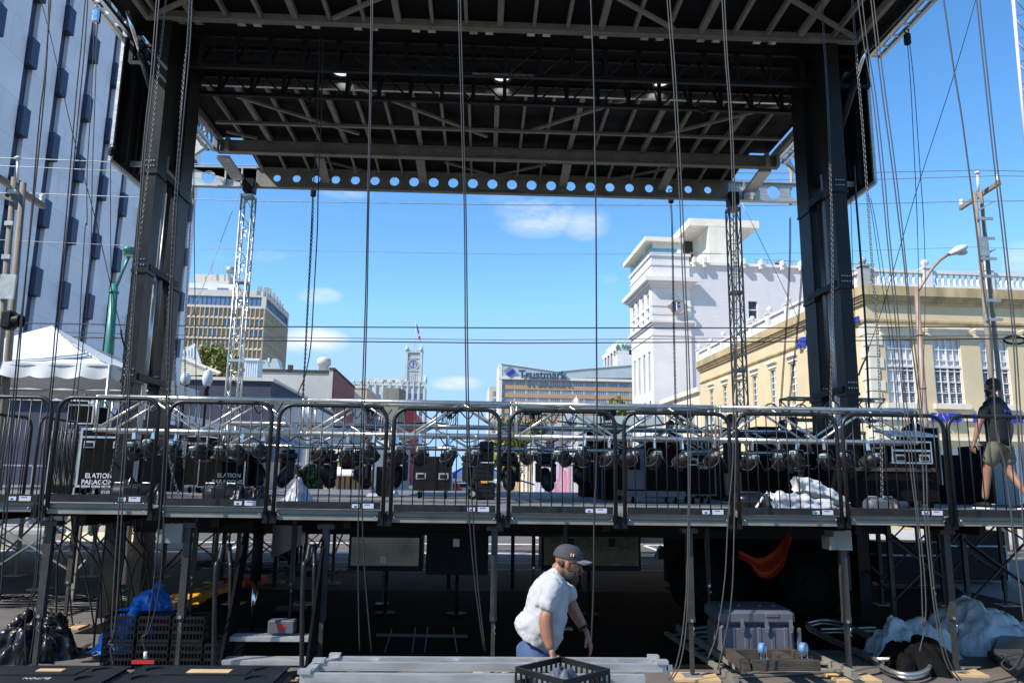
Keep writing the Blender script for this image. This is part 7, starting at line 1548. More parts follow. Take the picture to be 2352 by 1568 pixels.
def ladder():
    r = T('orange_ladder', 'orange fibreglass ladder lying on the ground beside the blue tarp', 'ladder', W(470, 1370, z=0)); a_, b_ = W(398, 1392, z=.1), W(560, 1340, z=.1); d = (b_-a_).normalized(); n_ = Vector((-d.y, d.x, 0))*.4
    for s in (0, 1): g = G(); g.bar(a_+n_*s, b_+n_*s, .03, .09); g.obj('side_rail', 'orange', r)
    g = G(); L_ = (b_-a_).length
    for k in range(9): p_ = a_+d*L_*(k+.5)/9; g.bar(p_, p_+n_, .03)
    g.obj('rung', 'alu', r)
    q = W(428, 1388, z=0); t = T('yellow_tub', 'small yellow plastic tub beside the orange ladder', 'tub', (q.x, q.y, 0)); g = G(); g.prism([(q.x-.2, q.y, .01), (q.x+.2, q.y, .01), (q.x+.24, q.y, .16), (q.x-.24, q.y, .16)], (0, .3, 0)); g.obj('body', 'yellowf', t)
    q = W(540, 1350, z=0); t = T('red_crate', 'long dark red tray behind the orange ladder', 'tray', (q.x, q.y, 0)); g = G(); g.box(q.x-.5, q.x+.4, q.y+.3, q.y+.7, .01, .16); g.obj('body', 'redm', t)
ladder()
def steps():
    y = 8.0; r = T('access_steps', 'black framed steps with ribbed aluminium treads and tube handrails', 'steps', (-2.7, 8.1, 0))
    x0, x1 = W(510, 1500, y=y).x, W(702, 1500, y=y).x
    for (v, z, yy) in ((1524, W(600, 1517, y=8.0).z, 8.0), (1468, W(600, 1463, y=8.2).z, 8.2)):
        g = G(); g.box(x0, x1, yy, yy+.2, z-.04, z)
        for k in range(7): g.box(x0, x1, yy+.01+k*.027, yy+.022+k*.027, z+.001, z+.006)
        g.obj('tread', 'alu_mill', r)
    g = G()
    for x in (x0-.03, x1+.0): g.prism([(x, 7.9, .01), (x, 8.35, .01), (x, 8.6, 1.5), (x, 8.5, 1.5)], (.03, 0, 0))
    g.obj('side_plate', 'blk_matte', r)
    for (ub, ut, y0) in ((495, 512, 7.9), (530, 527, 8.4), (696, 712, 7.9), (722, 722, 8.4)):
        P_ = [W(ub, 1530, y=y0), W(ub, 1320, y=y0), W((ub+ut)/2, 1290, y=y0+.05), W(ut, 1250, y=y0+.12)]; P_[0].z = 0; g = G(); g.tube(smooth_path(P_, 5), .024, 8); g.obj('handrail', 'rail_blk', r)
    q0, q1 = W(613, 1424, y=8.2), W(672, 1456, y=8.2); b_ = T('ammo_box', 'small dark box with a red diamond sticker on the upper tread', 'box', ((q0.x+q1.x)/2, 8.25, .43)); g = G(); g.bbox(q0.x, q1.x, 8.24, 8.38, W(600, 1455, y=8.24).z, W(600, 1424, y=8.24).z, .012); g.obj('box', 'case_grey', b_)
    c = (q0.x+q1.x)/2+.005; zc_ = W(600, 1438, y=8.236).z; g = G(); g.prism([(c, 8.236, zc_-.045), (c+.05, 8.236, zc_), (c, 8.236, zc_+.045), (c-.05, 8.236, zc_)], (0, .003, 0)); g.obj('diamond_sticker', 'redm', b_)
steps()
def roadcases():
    z = .78
    for k, (ul, ur, lab) in enumerate(((-70, 312, 'black plastic road case with round recesses in its lid, lower left corner'), (322, 674, 'black plastic road case with a tan paper label on its lid'))):
        a_, b_ = W(ul, 1527, z=z), W(ur, 1527, z=z); yb = a_.y; y0 = yb-1.0; r = T('road_case', lab, 'road case', ((a_.x+b_.x)/2, yb-.5, 0), 'black road cases at the lower left')
        g = G(); g.bbox(a_.x, b_.x, y0, yb, .15, z-.012, .03)
        cs = [((b_.x-.14), yb-.1), ((b_.x-.14), yb-.32), (a_.x+.14, yb-.1), (a_.x+.14, yb-.32)]; g.obj('body', 'plastic', r)
        # lid slab with round wells: ring cells
        gg = G(lambda x, yy, zz: Vector((x, zz, z-.012+yy))); y_c = [c for c in cs]
        for yc in (yb-.1, yb-.32): platec(gg, a_.x+.02, b_.x-.02, yc-.11, yc+.11, 0, .012, [(a_.x+.16, yc, .075), (b_.x-.16, yc, .075)], 20)
        g2 = gg; g2.fr = None; g2.box(a_.x+.02, b_.x-.02, y0, yb-.431, z-.012, z); g2.obj('lid', 'plastic', r)
        g = G(); xm = (a_.x+b_.x)/2; g.box(xm-.28, xm+.28, yb-.26, yb-.06, z+.001, z+.006); g.obj('lid_panel', 'plastic', r)
        if k == 0: text('ELITON', .05, 'greyletter', r, (W(112, 1560, z=z).x, W(70, 1558, z=z).y+.02, z+.002), (-1, 0, 0), (0, -1, 0), .002, 'lid_lettering'); c = W(118, 1541, z=z); g = G(); g.box(c.x-.09, c.x+.08, c.y-.03, c.y+.03, z+.007, z+.012); g.obj('cardboard_scrap', 'ply', r)
        else: c = W(488, 1543, z=z); g = G(); g.box(c.x-.16, c.x+.12, c.y-.045, c.y+.045, z+.007, z+.010); g.obj('paper_label', 'ply', r)
        for x in (a_.x+.15, b_.x-.15):
            for yy in (y0+.12, yb-.12): caster(r, x, yy, 0, .06)
roadcases()
def frames():
    # stacked aluminium roof frames resting on a dolly in front of the man
    r = T('aluminium_frame_stack', 'stack of bright aluminium truss frames lying flat in front of the bending man', 'truss frames', (0, 5, 0))
    zt = .93; yr = 5.25; L0, R0 = W(770, 1499, y=yr).x, W(1500, 1493, y=yr).x
    g = G(); g.box(L0, R0, yr-.02, yr+.02, zt-.042, zt-.0); g.obj('long_rail', 'alu_mill', r)
    ym_ = 4.75; L1, R1 = W(733, 1523, y=ym_).x, W(1520, 1517, y=ym_).x; zm_ = W(1100, 1521, y=ym_).z; g = G(); g.box(L1, R1, ym_-.02, ym_+.02, zm_-.045, zm_); g.obj('long_rail', 'alu_mill', r)
    yf = 4.45; L2, R2 = W(700, 1548, y=yf).x, W(1480, 1548, y=yf).x; zf_ = W(1000, 1546, y=yf).z; g = G(); g.box(L2, R2, yf-.02, yf+.02, zf_-.045, zf_); g.obj('long_rail', 'alu_mill', r)
    g = G(); g.bar((L0, yr, zt-.028), (L1-.02, ym_, zm_-.028), .055, .05); g.bar((L1-.02, ym_, zm_-.03), (L2-.0, yf, zf_-.028), .055, .05); g.obj('end_rail', 'alu_mill', r)
    g = G(); g.bar((R0, yr, zt-.028), (R1, ym_, zm_-.03), .055, .05); g.obj('end_rail', 'alu_mill', r)
    g = G(); n = 4
    for k in range(n):
        xa, xb = L0+(R0-L0)*k/n, L0+(R0-L0)*(k+1)/n; xm = (xa+xb)/2; g.bar((xa, ym_+.03, zm_-.03), (xm, yr-.03, zt-.03), .035, .03); g.bar((xm, yr-.03, zt-.03), (xb, ym_+.03, zm_-.03), .035, .03)
    g.obj('lacing', 'alu', r)
    g = G()
    for x, yy, z_ in ((L0, yr, zt), (R0, yr, zt), (L1, ym_, zm_), (R1, ym_, zm_), (L2, yf, zf_)): g.box(x-.035, x+.035, yy-.03, yy+.03, z_+.001, z_+.02)
    g.obj('corner_plate', 'alu_mill', r)
    for x, yy in ((L2+.02, yf-.05), (R1-.1, ym_-.3)):
        g = G(); g.cyl((x, yy-.05, .66), (x, yy-.05, .71), .07, n=18); w_ = g.obj('caster', 'bluewheel', r); g = G(); g.box(x-.05, x+.06, yy-.08, yy+.04, .712, .76); g.cyl((x, yy-.05, .71), (x, yy-.05, .73), .035, n=10); g.obj('fork', 'gal', w_)
    g = G(); g.box(L2+.1, R2-.1, yf+.04, yr+.1, .3, .45); g.obj('lower_dolly', 'blk_matte', r)
    for x in (L2+.3, R2-.3):
        for yy in (yf+.2, yr-.1): g = G(); g.cyl((x-.03, yy, .15), (x+.03, yy, .15), .15, n=16); g.obj('wheel', 'rubber', r)
    c = crate('black milk crate holding grey work gloves, front centre', W(1292, 1545, y=4.35).x, 4.35, W(1292, 1532, y=4.35).z-.27, .36, .27, 'plastic', None, .72)
    g = G(); q = c.location
    for k, (ox, oy) in enumerate(((-.03, .03), (.08, .05))): pass
    heap(g, q.x, q.y+.02, .13, .12, .2, 31, 22, 18, z0=q.z+.04, fold=6); o = g.obj('work_gloves', 'case_grey'); tag(o, 'crumpled grey work gloves inside the milk crate', 'gloves')
frames()
def rightside():
    # grey plastic case
    y = 8.75; a_, b_ = W(1652, 1384, y=y), W(1830, 1488, y=y); x0, x1 = a_.x, b_.x; z0 = .17; zt = z0+.5
    r = T('plastic_case', 'large grey moulded plastic case with three silver latches', 'case', ((x0+x1)/2, y+.3, z0)); g = G(); g.bbox(x0+.02, x1-.01, y, y+.6, z0, zt-.17, .04)
    for k in range(6): xx = x0+.12+k*.15; g.bbox(xx, xx+.05, y-.008, y+.02, z0+.02, zt-.19, .008)
    g.obj('body', 'case_grey', r); g = G(); g.bbox(x0, x1, y-.025, y+.63, zt-.165, zt, .04); g.bbox(x0+.5, x0+.68, y-.035, y+.1, zt-.09, zt-.02, .02)
    for xx in (x0+.08, x0+.3, x0+.55, x1-.15): g.sph((xx, y+.25, zt), (.025, .025, .02), 8, 4)
    g.obj('lid', 'case_grey', r)
    for t in (.28, .6, .92): xx = x0+(x1-x0)*t; g = G(); g.box(xx-.02, xx+.02, y-.042, y-.026, zt-.235, zt-.1); g.box(xx-.025, xx+.025, y-.05, y-.0425, zt-.2, zt-.16); g.obj('latch', 'steel', r)
    # aluminium ramps (ladder like)
    for k, (z, l, du) in enumerate(((.10, 'upper aluminium ladder ramp lying under the grey case', 0), (.02, 'lower aluminium ladder ramp under the other one', 26))):
        A0, A1 = W(1703-du*.6, 1535+du, z=z), W(1556-du, 1440+du*.6, z=z); B0, B1 = W(1960-du, 1548, z=z), W(1700, 1425, z=z)
        t = T('aluminium_ramp', l, 'ramp', A0, 'aluminium ladder ramps')
        for p0, p1 in ((A0, A1), (B0, B1)): g = G(); g.bar(p0, p1, .05, .08); g.obj('side_rail', 'alu_dull', t); g = G(); d = (p0-p1).normalized(); g.bar(p0, p0+d*.05, .052, .082); g.obj('end_cap', 'alu', t)
        g = G()
        for j in range(9): p_, q_ = A0.lerp(A1, (j+.5)/9), B0.lerp(B1, (j+.5)/9); g.bar(p_, q_, .07, .02)
        g.obj('rung', 'alu_dull', t)
    # wooden dolly upside down
    y = 8.0; a_, b_ = W(1700, 1512, y=y), W(1885, 1527, y=y); z = .2; r = T('wooden_dolly', 'worn wooden dolly turned upside down with blue casters up', 'dolly', ((a_.x+b_.x)/2, y+.25, z-.05)); x0, x1 = a_.x+.02, b_.x
    g = G(); g.box(x0+.1, x1, y, y+.05, z, z+.1); g.box(x0+.06, x1-.05, y+.5, y+.55, z, z+.1); g.box(x0, x0+.07, y-.02, y+.56, z-.005, z+.1); g.box(x1-.1, x1-.04, y+.051, y+.499, z, z+.1); g.box(x0+.5, x0+.6, y+.051, y+.499, z, z+.09); g.obj('frame', 'wood_old', r)
    for (u, yy) in ((1752, y+.08), (1846, y+.1)):
        c = W(u, 1495, y=yy); g = G(); g.cyl((c.x-.02, yy+.02, z+.2), (c.x+.02, yy-.02, z+.2), .055, n=18); w_ = g.obj('caster', 'bluewheel', r); g = G(); g.box(c.x-.05, c.x+.05, yy-.04, yy+.04, z+.1, z+.11); g.bar((c.x-.03, yy, z+.11), (c.x-.03, yy, z+.2), .006, .035); g.bar((c.x+.03, yy, z+.11), (c.x+.03, yy, z+.2), .006, .035); g.obj('fork', 'chrome', w_); g = G(); g.cyl((c.x-.023, yy+.023, z+.2), (c.x+.023, yy-.023, z+.2), .03, n=12); g.obj('hub', 'greyletter', w_)
    # bent tube frames
    for k, z in enumerate((.03, .10)):
        P_ = [(1853, 1432), (1875, 1450), (2005, 1512), (2030, 1534), (2075, 1549), (2115, 1546), (2136, 1532), (2122, 1518), (2090, 1512), (1962, 1442), (1930, 1430), (1890, 1425), (1853, 1432)]
        Q = [W(u, v+6-8*k, z=z) for u, v in P_]; t = T('bent_tube_frame', ('lower' if k == 0 else 'upper')+' of the bent silver tube frames lying on the asphalt', 'tube frame', Q[5], 'bent tube frames'); g = G(); g.tube(smooth_path(Q, 6), .024, 8, False); g.obj('tube', 'alu', t)
        g = G(); g.tube([W(2008, 1515+6-8*k, z=z), W(2175, 1514+6-8*k, z=z)], .024, 8); g.tube([W(1885, 1446+6-8*k, z=z), W(2010, 1445+4-8*k, z=z)], .022, 8); g.obj('cross_tube', 'alu', t)
    # tarps
    q = W(2080, 1450, z=0)
    cloth('pale_tarp', 'pale crumpled tarp piled on the ground, lower left part of the tarp heap', 'tarp', 1998, 2175, 1425, 9.6, .4, 'white_tarp', 40, z0=0, fold=3.2, sharp=.5, nu=56, nv=40)
    cloth('pale_tarp', 'bigger pale folded tarp piled high at the right', 'tarp', 2110, 2420, 1372, 10.2, .6, 'white_tarp', 43, z0=0, fold=3.0, sharp=.45, nu=70, nv=50, prof=lambda x, y: max(.2, (1-.55*abs(x+.25)-.25*max(0, x))))
    cloth('dark_blanket', 'black blanket spread before the pale tarp heap', 'blanket', 2030, 2180, 1470, 9.0, .4, 'blk_matte', 44, z0=0, fold=3, sharp=.4)
    for k in range(4):
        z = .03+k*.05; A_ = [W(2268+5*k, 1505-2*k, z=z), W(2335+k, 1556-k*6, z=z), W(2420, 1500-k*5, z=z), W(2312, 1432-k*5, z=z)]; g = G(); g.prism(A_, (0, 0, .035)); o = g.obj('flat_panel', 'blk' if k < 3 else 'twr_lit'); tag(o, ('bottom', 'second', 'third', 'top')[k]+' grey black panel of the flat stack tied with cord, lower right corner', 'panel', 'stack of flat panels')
    g = G(); g.tube(smooth_path([W(u, v, z=.24) for u, v in ((2290, 1500), (2310, 1508), (2300, 1525), (2325, 1535), (2352, 1490))], 5), .008, 5); o = g.obj('cord', 'rope_grey'); tag(o, 'grey cord wound round the stack of flat panels', 'cord')
    # red cloth slung like a hammock
    y = 10.2; r_ = [((1692, 1277), (1700, 1262)), ((1722, 1292), (1718, 1272)), ((1745, 1324), (1738, 1280)), ((1775, 1326), (1760, 1278)), ((1800, 1300), (1785, 1258)), ((1811, 1262), (1801, 1236)), ((1815, 1225), (1812, 1222))]
    lo = smooth_path([W(*a_, y=y) for a_, b_ in r_], 5); hi = smooth_path([W(*b_, y=y+.25) for a_, b_ in r_], 5); g = G()
    def fn(s, t): i = min(int(s*(len(lo)-1)), len(lo)-2); f = s*(len(lo)-1)-i; p_ = lo[i].lerp(lo[i+1], f); q_ = hi[i].lerp(hi[i+1], f); return p_.lerp(q_, t)+Vector((.012*math.sin(t*30), .05*math.sin(t*math.pi*3), -.05*math.sin(t*math.pi)))
    g.grid(fn, 36, 14); o = g.obj('red_cloth', 'red_cloth'); tag(o, 'bright red cloth slung like a hammock under the deck', 'cloth')
    g = G(); g.tube([W(1812, 1222, y=y+.1), W(1818, 1205, y=y+.1)], .006, 4); o = g.obj('cord', 'rope_grey'); tag(o, 'cord holding up the red cloth', 'cord')
    # thin trolley frame in the dark
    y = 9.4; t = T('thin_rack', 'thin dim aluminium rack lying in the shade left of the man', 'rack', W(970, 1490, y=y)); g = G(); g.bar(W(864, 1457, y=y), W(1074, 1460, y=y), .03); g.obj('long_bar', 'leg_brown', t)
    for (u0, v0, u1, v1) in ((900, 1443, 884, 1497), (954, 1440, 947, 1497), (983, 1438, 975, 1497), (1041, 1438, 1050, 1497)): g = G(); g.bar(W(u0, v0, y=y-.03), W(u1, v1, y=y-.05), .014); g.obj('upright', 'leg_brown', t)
    for (u, v, l) in ((652, 1272, 'grey cable bundle on the street seen under the deck, left of the polished tool box'), (1520, 1268, 'dark bag with cables on the street, right of the diamond plate box')):
        q = W(u, v+14, z=0); g = G(); heap(g, q.x, q.y, .17, .17, .3, 50+u, 18, 14, z0=0, fold=7); o = g.obj('gear_bag', 'blk_tarp'); tag(o, l, 'bag')
    q = W(1478, 1280, z=0); g = G(); g.box(q.x-.5, q.x+.35, q.y-.1, q.y+.9, .004, .03); o = g.obj('plywood_sheet', 'ply'); tag(o, 'pale plywood sheet on the street beneath the dark bag', 'plywood')
rightside()
for k, (x, y, w_, h, l) in enumerate(((5.6, 15.6, 1.3, .95, 'left one'), (7.2, 15.9, 1.2, 1.15, 'middle one'), (8.8, 15.5, 1.4, .9, 'right one'), (10.6, 16.2, 1.3, 1.1, 'last one by the right edge'))):  # black boxes added to darken the view under the deck, right side
    r = T('dark_filler_box', 'black box added to darken ground behind the right scaffold, '+l, 'trunk', (x, y, 0), 'dark boxes added behind the right scaffold')
    g = G(); g.bbox(x-w_/2, x+w_/2, y, y+.7, .08, h, .02); g.obj('body', 'blk', r); g = G(); g.box(x-w_/2-.005, x+w_/2+.005, y-.006, y+.706, h*.7, h*.7+.03); g.box(x-w_/2-.006, x-w_/2+.03, y-.007, y+.03, .081, h*.7); g.box(x+w_/2-.03, x+w_/2+.006, y-.007, y+.03, .081, h*.7); g.obj('edge_trim', 'gal', r)
g = G(); g.box(-5.3, 3.6, 10.6, 14.6, .006, .012); g.box(-3.0, 3.6, 8.9, 10.6, .006, .012); o = g.obj('shade_sheet', 'blk_matte'); tag(o, 'flat black sheet added to darken the ground under the middle of the stage', 'shade sheet')  # black sheet added on the asphalt to deepen the shade under the deck
g = G(); g.box(3.65, 9.6, 9.9, 15.4, .005, .011); o = g.obj('shade_sheet', 'blk_matte'); tag(o, 'flat black sheet added to darken the ground under the right part of the stage', 'shade sheet')  # second added sheet, deepens the shade under the right side
# ================================================================ people
def skinmesh(name, joints, edges, m, par=None, sub=2, root=0):
    """joints: list of (pos, radius or (rx, ry)); grown with the Skin modifier, then baked"""
    me = bpy.data.meshes.new(name); me.from_pydata([tuple(j[0]) for j in joints], edges, []); o = bpy.data.objects.new(name, me); COL.objects.link(o)
    md = o.modifiers.new('s', 'SKIN'); md.use_smooth_shade = True; sv = me.skin_vertices[0].data
    for i, j in enumerate(joints): sv[i].radius = j[1] if isinstance(j[1], tuple) else (j[1], j[1]); sv[i].use_root = (i == root)
    ms = o.modifiers.new('b', 'SUBSURF'); ms.levels = sub; ms.render_levels = sub
    dg = bpy.context.evaluated_depsgraph_get(); nm = bpy.data.meshes.new_from_object(o.evaluated_get(dg)); bpy.data.objects.remove(o)
    for q in nm.polygons: q.use_smooth = True
    nm.materials.clear(); nm.materials.append(MT[m]); o = bpy.data.objects.new(name, nm); COL.objects.link(o)
    if par is not None:
        o.parent = par
        if par.type == 'EMPTY': o.matrix_parent_inverse = Matrix.Translation(-par.location)
    return o
def chainj(pts): return [(Vector(p_), r_) for p_, r_ in pts], [(i, i+1) for i in range(len(pts)-1)]
def join(*cs):
    J, E_ = [], []
    for j, e in cs:
        o = len(J); J += j; E_ += [(a_+o, b_+o) for a_, b_ in e]
    return J, E_
def head(par_, c, fwd, upv, s=1., skin='skin_man', hair='hair', beard=True, cap=False, glasses=False, haircut=True):
    """head with a face: c centre, fwd facing, upv up. Unit head 0.23 tall"""
    c = Vector(c); f = Vector(fwd).normalized(); u = Vector(upv); u = (u-f*u.dot(f)).normalized(); l = u.cross(f)
    fr = lambda x, y, z: c+(l*x+f*y+u*z)*s                     # x left, y forward, z up
    prof = [(-.118, .018, .030, .035), (-.10, .040, .045, .026), (-.075, .054, .062, .014), (-.045, .062, .078, .004), (-.015, .070, .088, .0), (.02, .075, .095, -.004), (.055, .075, .096, -.008), (.085, .064, .085, -.010), (.105, .042, .06, -.012), (.116, .012, .02, -.012)]
    g = G(fr); g.smooth = True; n = 20; rows = []
    for z, rx, ry, oy in prof:
        row = []
        for j in range(n):
            an = 6.2832*j/n; x, y = rx*math.cos(an), oy+ry*math.sin(an)
            if y > 0 and abs(x) < .03:
                if -.04 < z < .03: y += .006*(1-abs(x)/.03)
                if z == -.015: y -= .004*(abs(x) > .012)
            if y > 0 and .01 < abs(x) < .045 and z == .02: y -= .010
            row.append(g.P((x, y, z)))
        rows.append(row)
    for i in range(len(rows)-1):
        for j in range(n): g.face(rows[i][j], rows[i][(j+1) % n], rows[i+1][(j+1) % n], rows[i+1][j])
    g.face(*rows[0][::-1]); g.face(*rows[-1])
    g.grid(lambda a_, b_: (( b_-.5)*2*(.006+.012*a_), .086+.026*a_-.012*abs(b_-.5)*2*a_-.005, .018-.052*a_), 5, 6)      # nose
    g.tube([(-.012, .098, -.036), (0, .104, -.037), (.012, .098, -.036)], .009, 6)
    for sx in (-1, 1):
        g.sph((sx*.074, -.008, -.005), (.009, .018, .030), 8, 6)
    o = g.obj('head', skin, par_)
    g = G(fr); g.tube([(-.022, .079, -.062), (0, .090, -.060), (.022, .079, -.062)], .0055, 5); g.obj('mouth', 'ink', o)
    g = G(fr)
    for sx in (-1, 1): g.sph((sx*.031, .079, .014), (.012, .010, .008), 8, 6)
    g.obj('eyes', 'lens' if glasses else 'ink', o)
    if haircut:
        g = G(fr); g.smooth = True; zl = -.035
        g.grid(lambda a_, b_: (.083*math.sin(math.pi*b_-math.pi/2)*math.sin(a_*1.9)*1., -.012-.104*math.cos(math.pi*b_-math.pi/2)*math.sin(a_*1.9), .0+.128*math.cos(a_*1.9)+.004*math.sin(a_*40+b_*50)), 12, 16)
        g.sph((0, -.02, .045), (.082, .100, .082), 16, 10); g.obj('hair', hair, o)
    if beard:
        g = G(fr); g.smooth = True
        g.sph((0, .045, -.10), (.045, .045, .042), 14, 8)
        for sx in (-1, 1): g.sph((sx*.045, .022, -.07), (.022, .045, .042), 10, 7)
        g.tube([(-.03, .085, -.05), (0, .1, -.047), (.03, .085, -.05)], .010, 6); g.obj('beard', hair, o)
    if cap:
        g = G(fr); g.smooth = True; g.grid(lambda a_, b_: (.087*math.cos(6.2832*b_)*math.sin(a_*1.57)**.8, -.010+.107*math.sin(6.2832*b_)*math.sin(a_*1.57)**.8, .040+.092*math.cos(a_*1.57)), 10, 24); cp = g.obj('cap', 'cap', o)
        g = G(fr); g.smooth = True; g.grid(lambda a_, b_: ((b_-.5)*.155*(1-.25*a_*a_), .082+.085*a_-.03*abs(2*b_-1)**2*(1+a_), .047-.012*a_-.022*abs(2*b_-1)**2), 8, 12); g.grid(lambda a_, b_: ((b_-.5)*.155*(1-.25*a_*a_), .082+.085*a_-.03*abs(2*b_-1)**2*(1+a_), .043-.012*a_-.022*abs(2*b_-1)**2), 8, 12); g.obj('cap_brim', 'cap_brim', cp)
        g = G(fr)
        for k, mm in enumerate((0, 1, 2)): g.mi = mm; g.box(-.089, -.084, .004+k*.009, .011+k*.009, .058, .078)
        g.obj('cap_patch', ['yellowf', 'redm', 'greyletter'], cp)
    if glasses:
        g = G(fr)
        for sx in (-1, 1): g.sph((sx*.032, .089, .014), (.024, .008, .016), 10, 6); g.bar((sx*.055, .082, .02), (sx*.076, -.005, .008), .004, .006)
        g.bar((-.02, .094, .017), (.02, .094, .017), .005); g.obj('sunglasses', 'blk_gloss', o)
    return o, fr
def hand(par_, wrist, d, palm, side, skin, curl=.6, s=1.):
    """five separate fingers; d along the hand, palm = palm normal, side +1 thumb towards d x palm"""
    w_ = Vector(wrist); d = Vector(d).normalized(); n = Vector(palm); n = (n-d*n.dot(d)).normalized(); x = d.cross(n)*side
    fr = lambda a_, b_, c: w_+(x*a_+d*b_+n*c)*s
    J, E_ = chainj([(fr(0, -.03, 0), .024*s), (fr(0, .0, 0), (.026*s, .020*s)), (fr(0, .045, .004), (.038*s, .017*s)), (fr(0, .085, .006), (.040*s, .014*s))]); cs = [(J, E_)]
    o = skinmesh('palm', J, E_, skin, par_, 2)
    for k, (fx, L_, sp) in enumerate(((.030, .070, .10), (.010, .078, .02), (-.010, .073, -.05), (-.029, .058, -.14))):
        p_ = Vector((fx*.8, .07, .005)); a_ = .15; pts = [(fr(*p_), .0095*s)]; q = Vector((fx, .088, .006)); pts.append((fr(*q), .0095*s)); ang = curl*(.35+.08*k)
        for seg, rr in ((.45, .0088), (.32, .0082), (.23, .0068)):
            q = q+Vector((math.sin(sp)*seg*L_, math.cos(ang)*seg*L_, math.sin(ang)*seg*L_)); ang += curl*(.55+.07*k); pts.append((fr(*q), rr*s))
        J, E_ = chainj(pts); skinmesh('finger', J, E_, skin, o, 1)
    J, E_ = chainj([(fr(.018, .02, .005), .013*s), (fr(.040, .042, .012), .012*s), (fr(.056, .066, .022), .0105*s), (fr(.060, .090, .034), .0085*s)]); skinmesh('thumb', J, E_, skin, o, 1)
    return o
# ---------------------------------------------------------------- the bending man in front
def bending_man():
    y = 5.55; q = lambda u, v, dy=0.: W(u, v, y=y+dy)
    r = T('person', 'person in a grey t-shirt, jeans and dark cap bending forward to the right', 'person', (q(1230, 1500).x, y, 0))
    hip = q(1222, 1496); waist = q(1222, 1455); ch = q(1250, 1385); sh = q(1272, 1320); nk = q(1281, 1290); hd = q(1309, 1289)
    x0 = hip.x
    # trousers and legs
    J = [((x0+.02, y, hip.z-.02), (.155, .14)), ((x0+.0, y, hip.z+.13), (.15, .125)), ((x0+.03, y-.10, hip.z-.12), .105), ((x0+.12, y-.12, .46), .072), ((x0+.04, y-.12, .12), .055), ((x0+.0, y+.10, hip.z-.12), .105), ((x0-.06, y+.12, .46), .072), ((x0-.2, y+.13, .12), .055)]
    J[1] = ((x0-.01, y, hip.z+.1), (.13, .115)); skinmesh('jeans', J, [(0, 1), (0, 2), (2, 3), (3, 4), (0, 5), (5, 6), (6, 7)], 'denim', r, 2)
    for (xx, yy) in ((x0+.04, y-.12), (x0-.2, y+.13)): g = G(); g.tube([(xx-.08, yy, .05), (xx, yy, .07), (xx+.1, yy, .055), (xx+.19, yy, .04)], [.045, .058, .05, .035], 10); g.obj('boot', 'blk', r)
    # torso shirt: loft of ellipses along the bent spine (side view outline)
    st = [(q(1182, 1446), q(1262, 1500)), (q(1179, 1430), q(1279, 1489)), (q(1184, 1417), q(1292, 1462)), (q(1199, 1402), q(1300, 1432)), (q(1206, 1388), q(1304, 1407)), (q(1212, 1366), q(1308, 1382)), (q(1220, 1349), q(1309, 1362)), (q(1234, 1329), q(1307, 1348)), (q(1250, 1315), q(1303, 1337)), (q(1264, 1306), q(1297, 1326)), (q(1272, 1300), q(1291, 1315))]
    wd = [.165, .17, .172, .172, .175, .18, .19, .195, .165, .115, .072]
    fs, fwd_ = [], []
    for i in range(len(st)-1):
        for t in (0, .25, .5, .75): fs.append((st[i][0].lerp(st[i+1][0], t), st[i][1].lerp(st[i+1][1], t))); fwd_.append(wd[i]+(wd[i+1]-wd[i])*t)
    fs.append(st[-1]); fwd_.append(wd[-1]); st, wd = fs, fwd_
    g = G(); g.smooth = True; n = 64; rows = []
    for i, ((a_, b_), w_) in enumerate(zip(st, wd)):
        c = (a_+b_)/2; h = (b_-a_)/2; row = []
        for j in range(n):
            an = 6.2832*j/n; k_ = .010*math.sin(3*an+i*.22)+.007*math.sin(8*an+i*.35)
            row.append(g.P(c+h*(math.cos(an)*(1+k_))+Vector((0, w_*math.sin(an)*(1+k_*1.5), 0))))
        rows.append(row)
    for i in range(len(rows)-1):
        for j in range(n): g.face(rows[i][j], rows[i+1][j], rows[i+1][(j+1) % n], rows[i][(j+1) % n])
    g.face(*rows[0]); g.face(*rows[-1][::-1]); sh_o = crinkle(g.obj('t_shirt', 'tee', r), .012, 9, 1); crinkle(sh_o, .006, 22, 2)
    # near arm (his right, camera side): shoulder -> elbow -> wrist hanging straight down
    ya = -.235
    ya = -.2
    J, E_ = chainj([(q(1276, 1336, ya+.07), .062), (q(1268, 1352, ya+.01), .074), (q(1260, 1378, ya), .069), (q(1254, 1407, ya-.02), (.068, .062))]); crinkle(skinmesh('sleeve', J, E_, 'tee', sh_o, 3), .010, 14, 4)
    J, E_ = chainj([(q(1257, 1396, ya-.02), .048), (q(1253, 1425, ya-.02), .052), (q(1255, 1446, ya-.03), .050), (q(1260, 1470, ya-.04), .043), (q(1267, 1495, ya-.06), .030)]); arm = skinmesh('arm', J, E_, 'skin_man', r, 2)
    hand(arm, q(1269, 1500, ya-.07), (.3, -.2, -1), (0, 1, 0), 1, 'skin_man', .8)
    # far arm reaching right
    yb = .2
    J, E_ = chainj([(q(1296, 1345, yb-.06), .062), (q(1304, 1358, yb), .068), (q(1311, 1382, yb+.01), (.064, .058))]); crinkle(skinmesh('sleeve', J, E_, 'tee', sh_o, 3), .009, 14, 5)
    J, E_ = chainj([(q(1308, 1372, yb), .046), (q(1315, 1396, yb), .050), (q(1324, 1413, yb+.01), .047), (q(1335, 1430, yb+.01), .040), (q(1345, 1448, yb+.0), .028)]); arm2 = skinmesh('arm', J, E_, 'skin_man', r, 2)
    hand(arm2, q(1348, 1452, yb), (.38, -.1, -1), (-.8, .3, -.2), -1, 'skin_man', .55)
    g = G(); a_ = q(1338, 1436, yb+.01); b_ = q(1343, 1445, yb); d = (b_-a_); g.tube([a_, a_+d*.9], .037, 12, False); g.obj('wrist_band', 'blk', arm2)
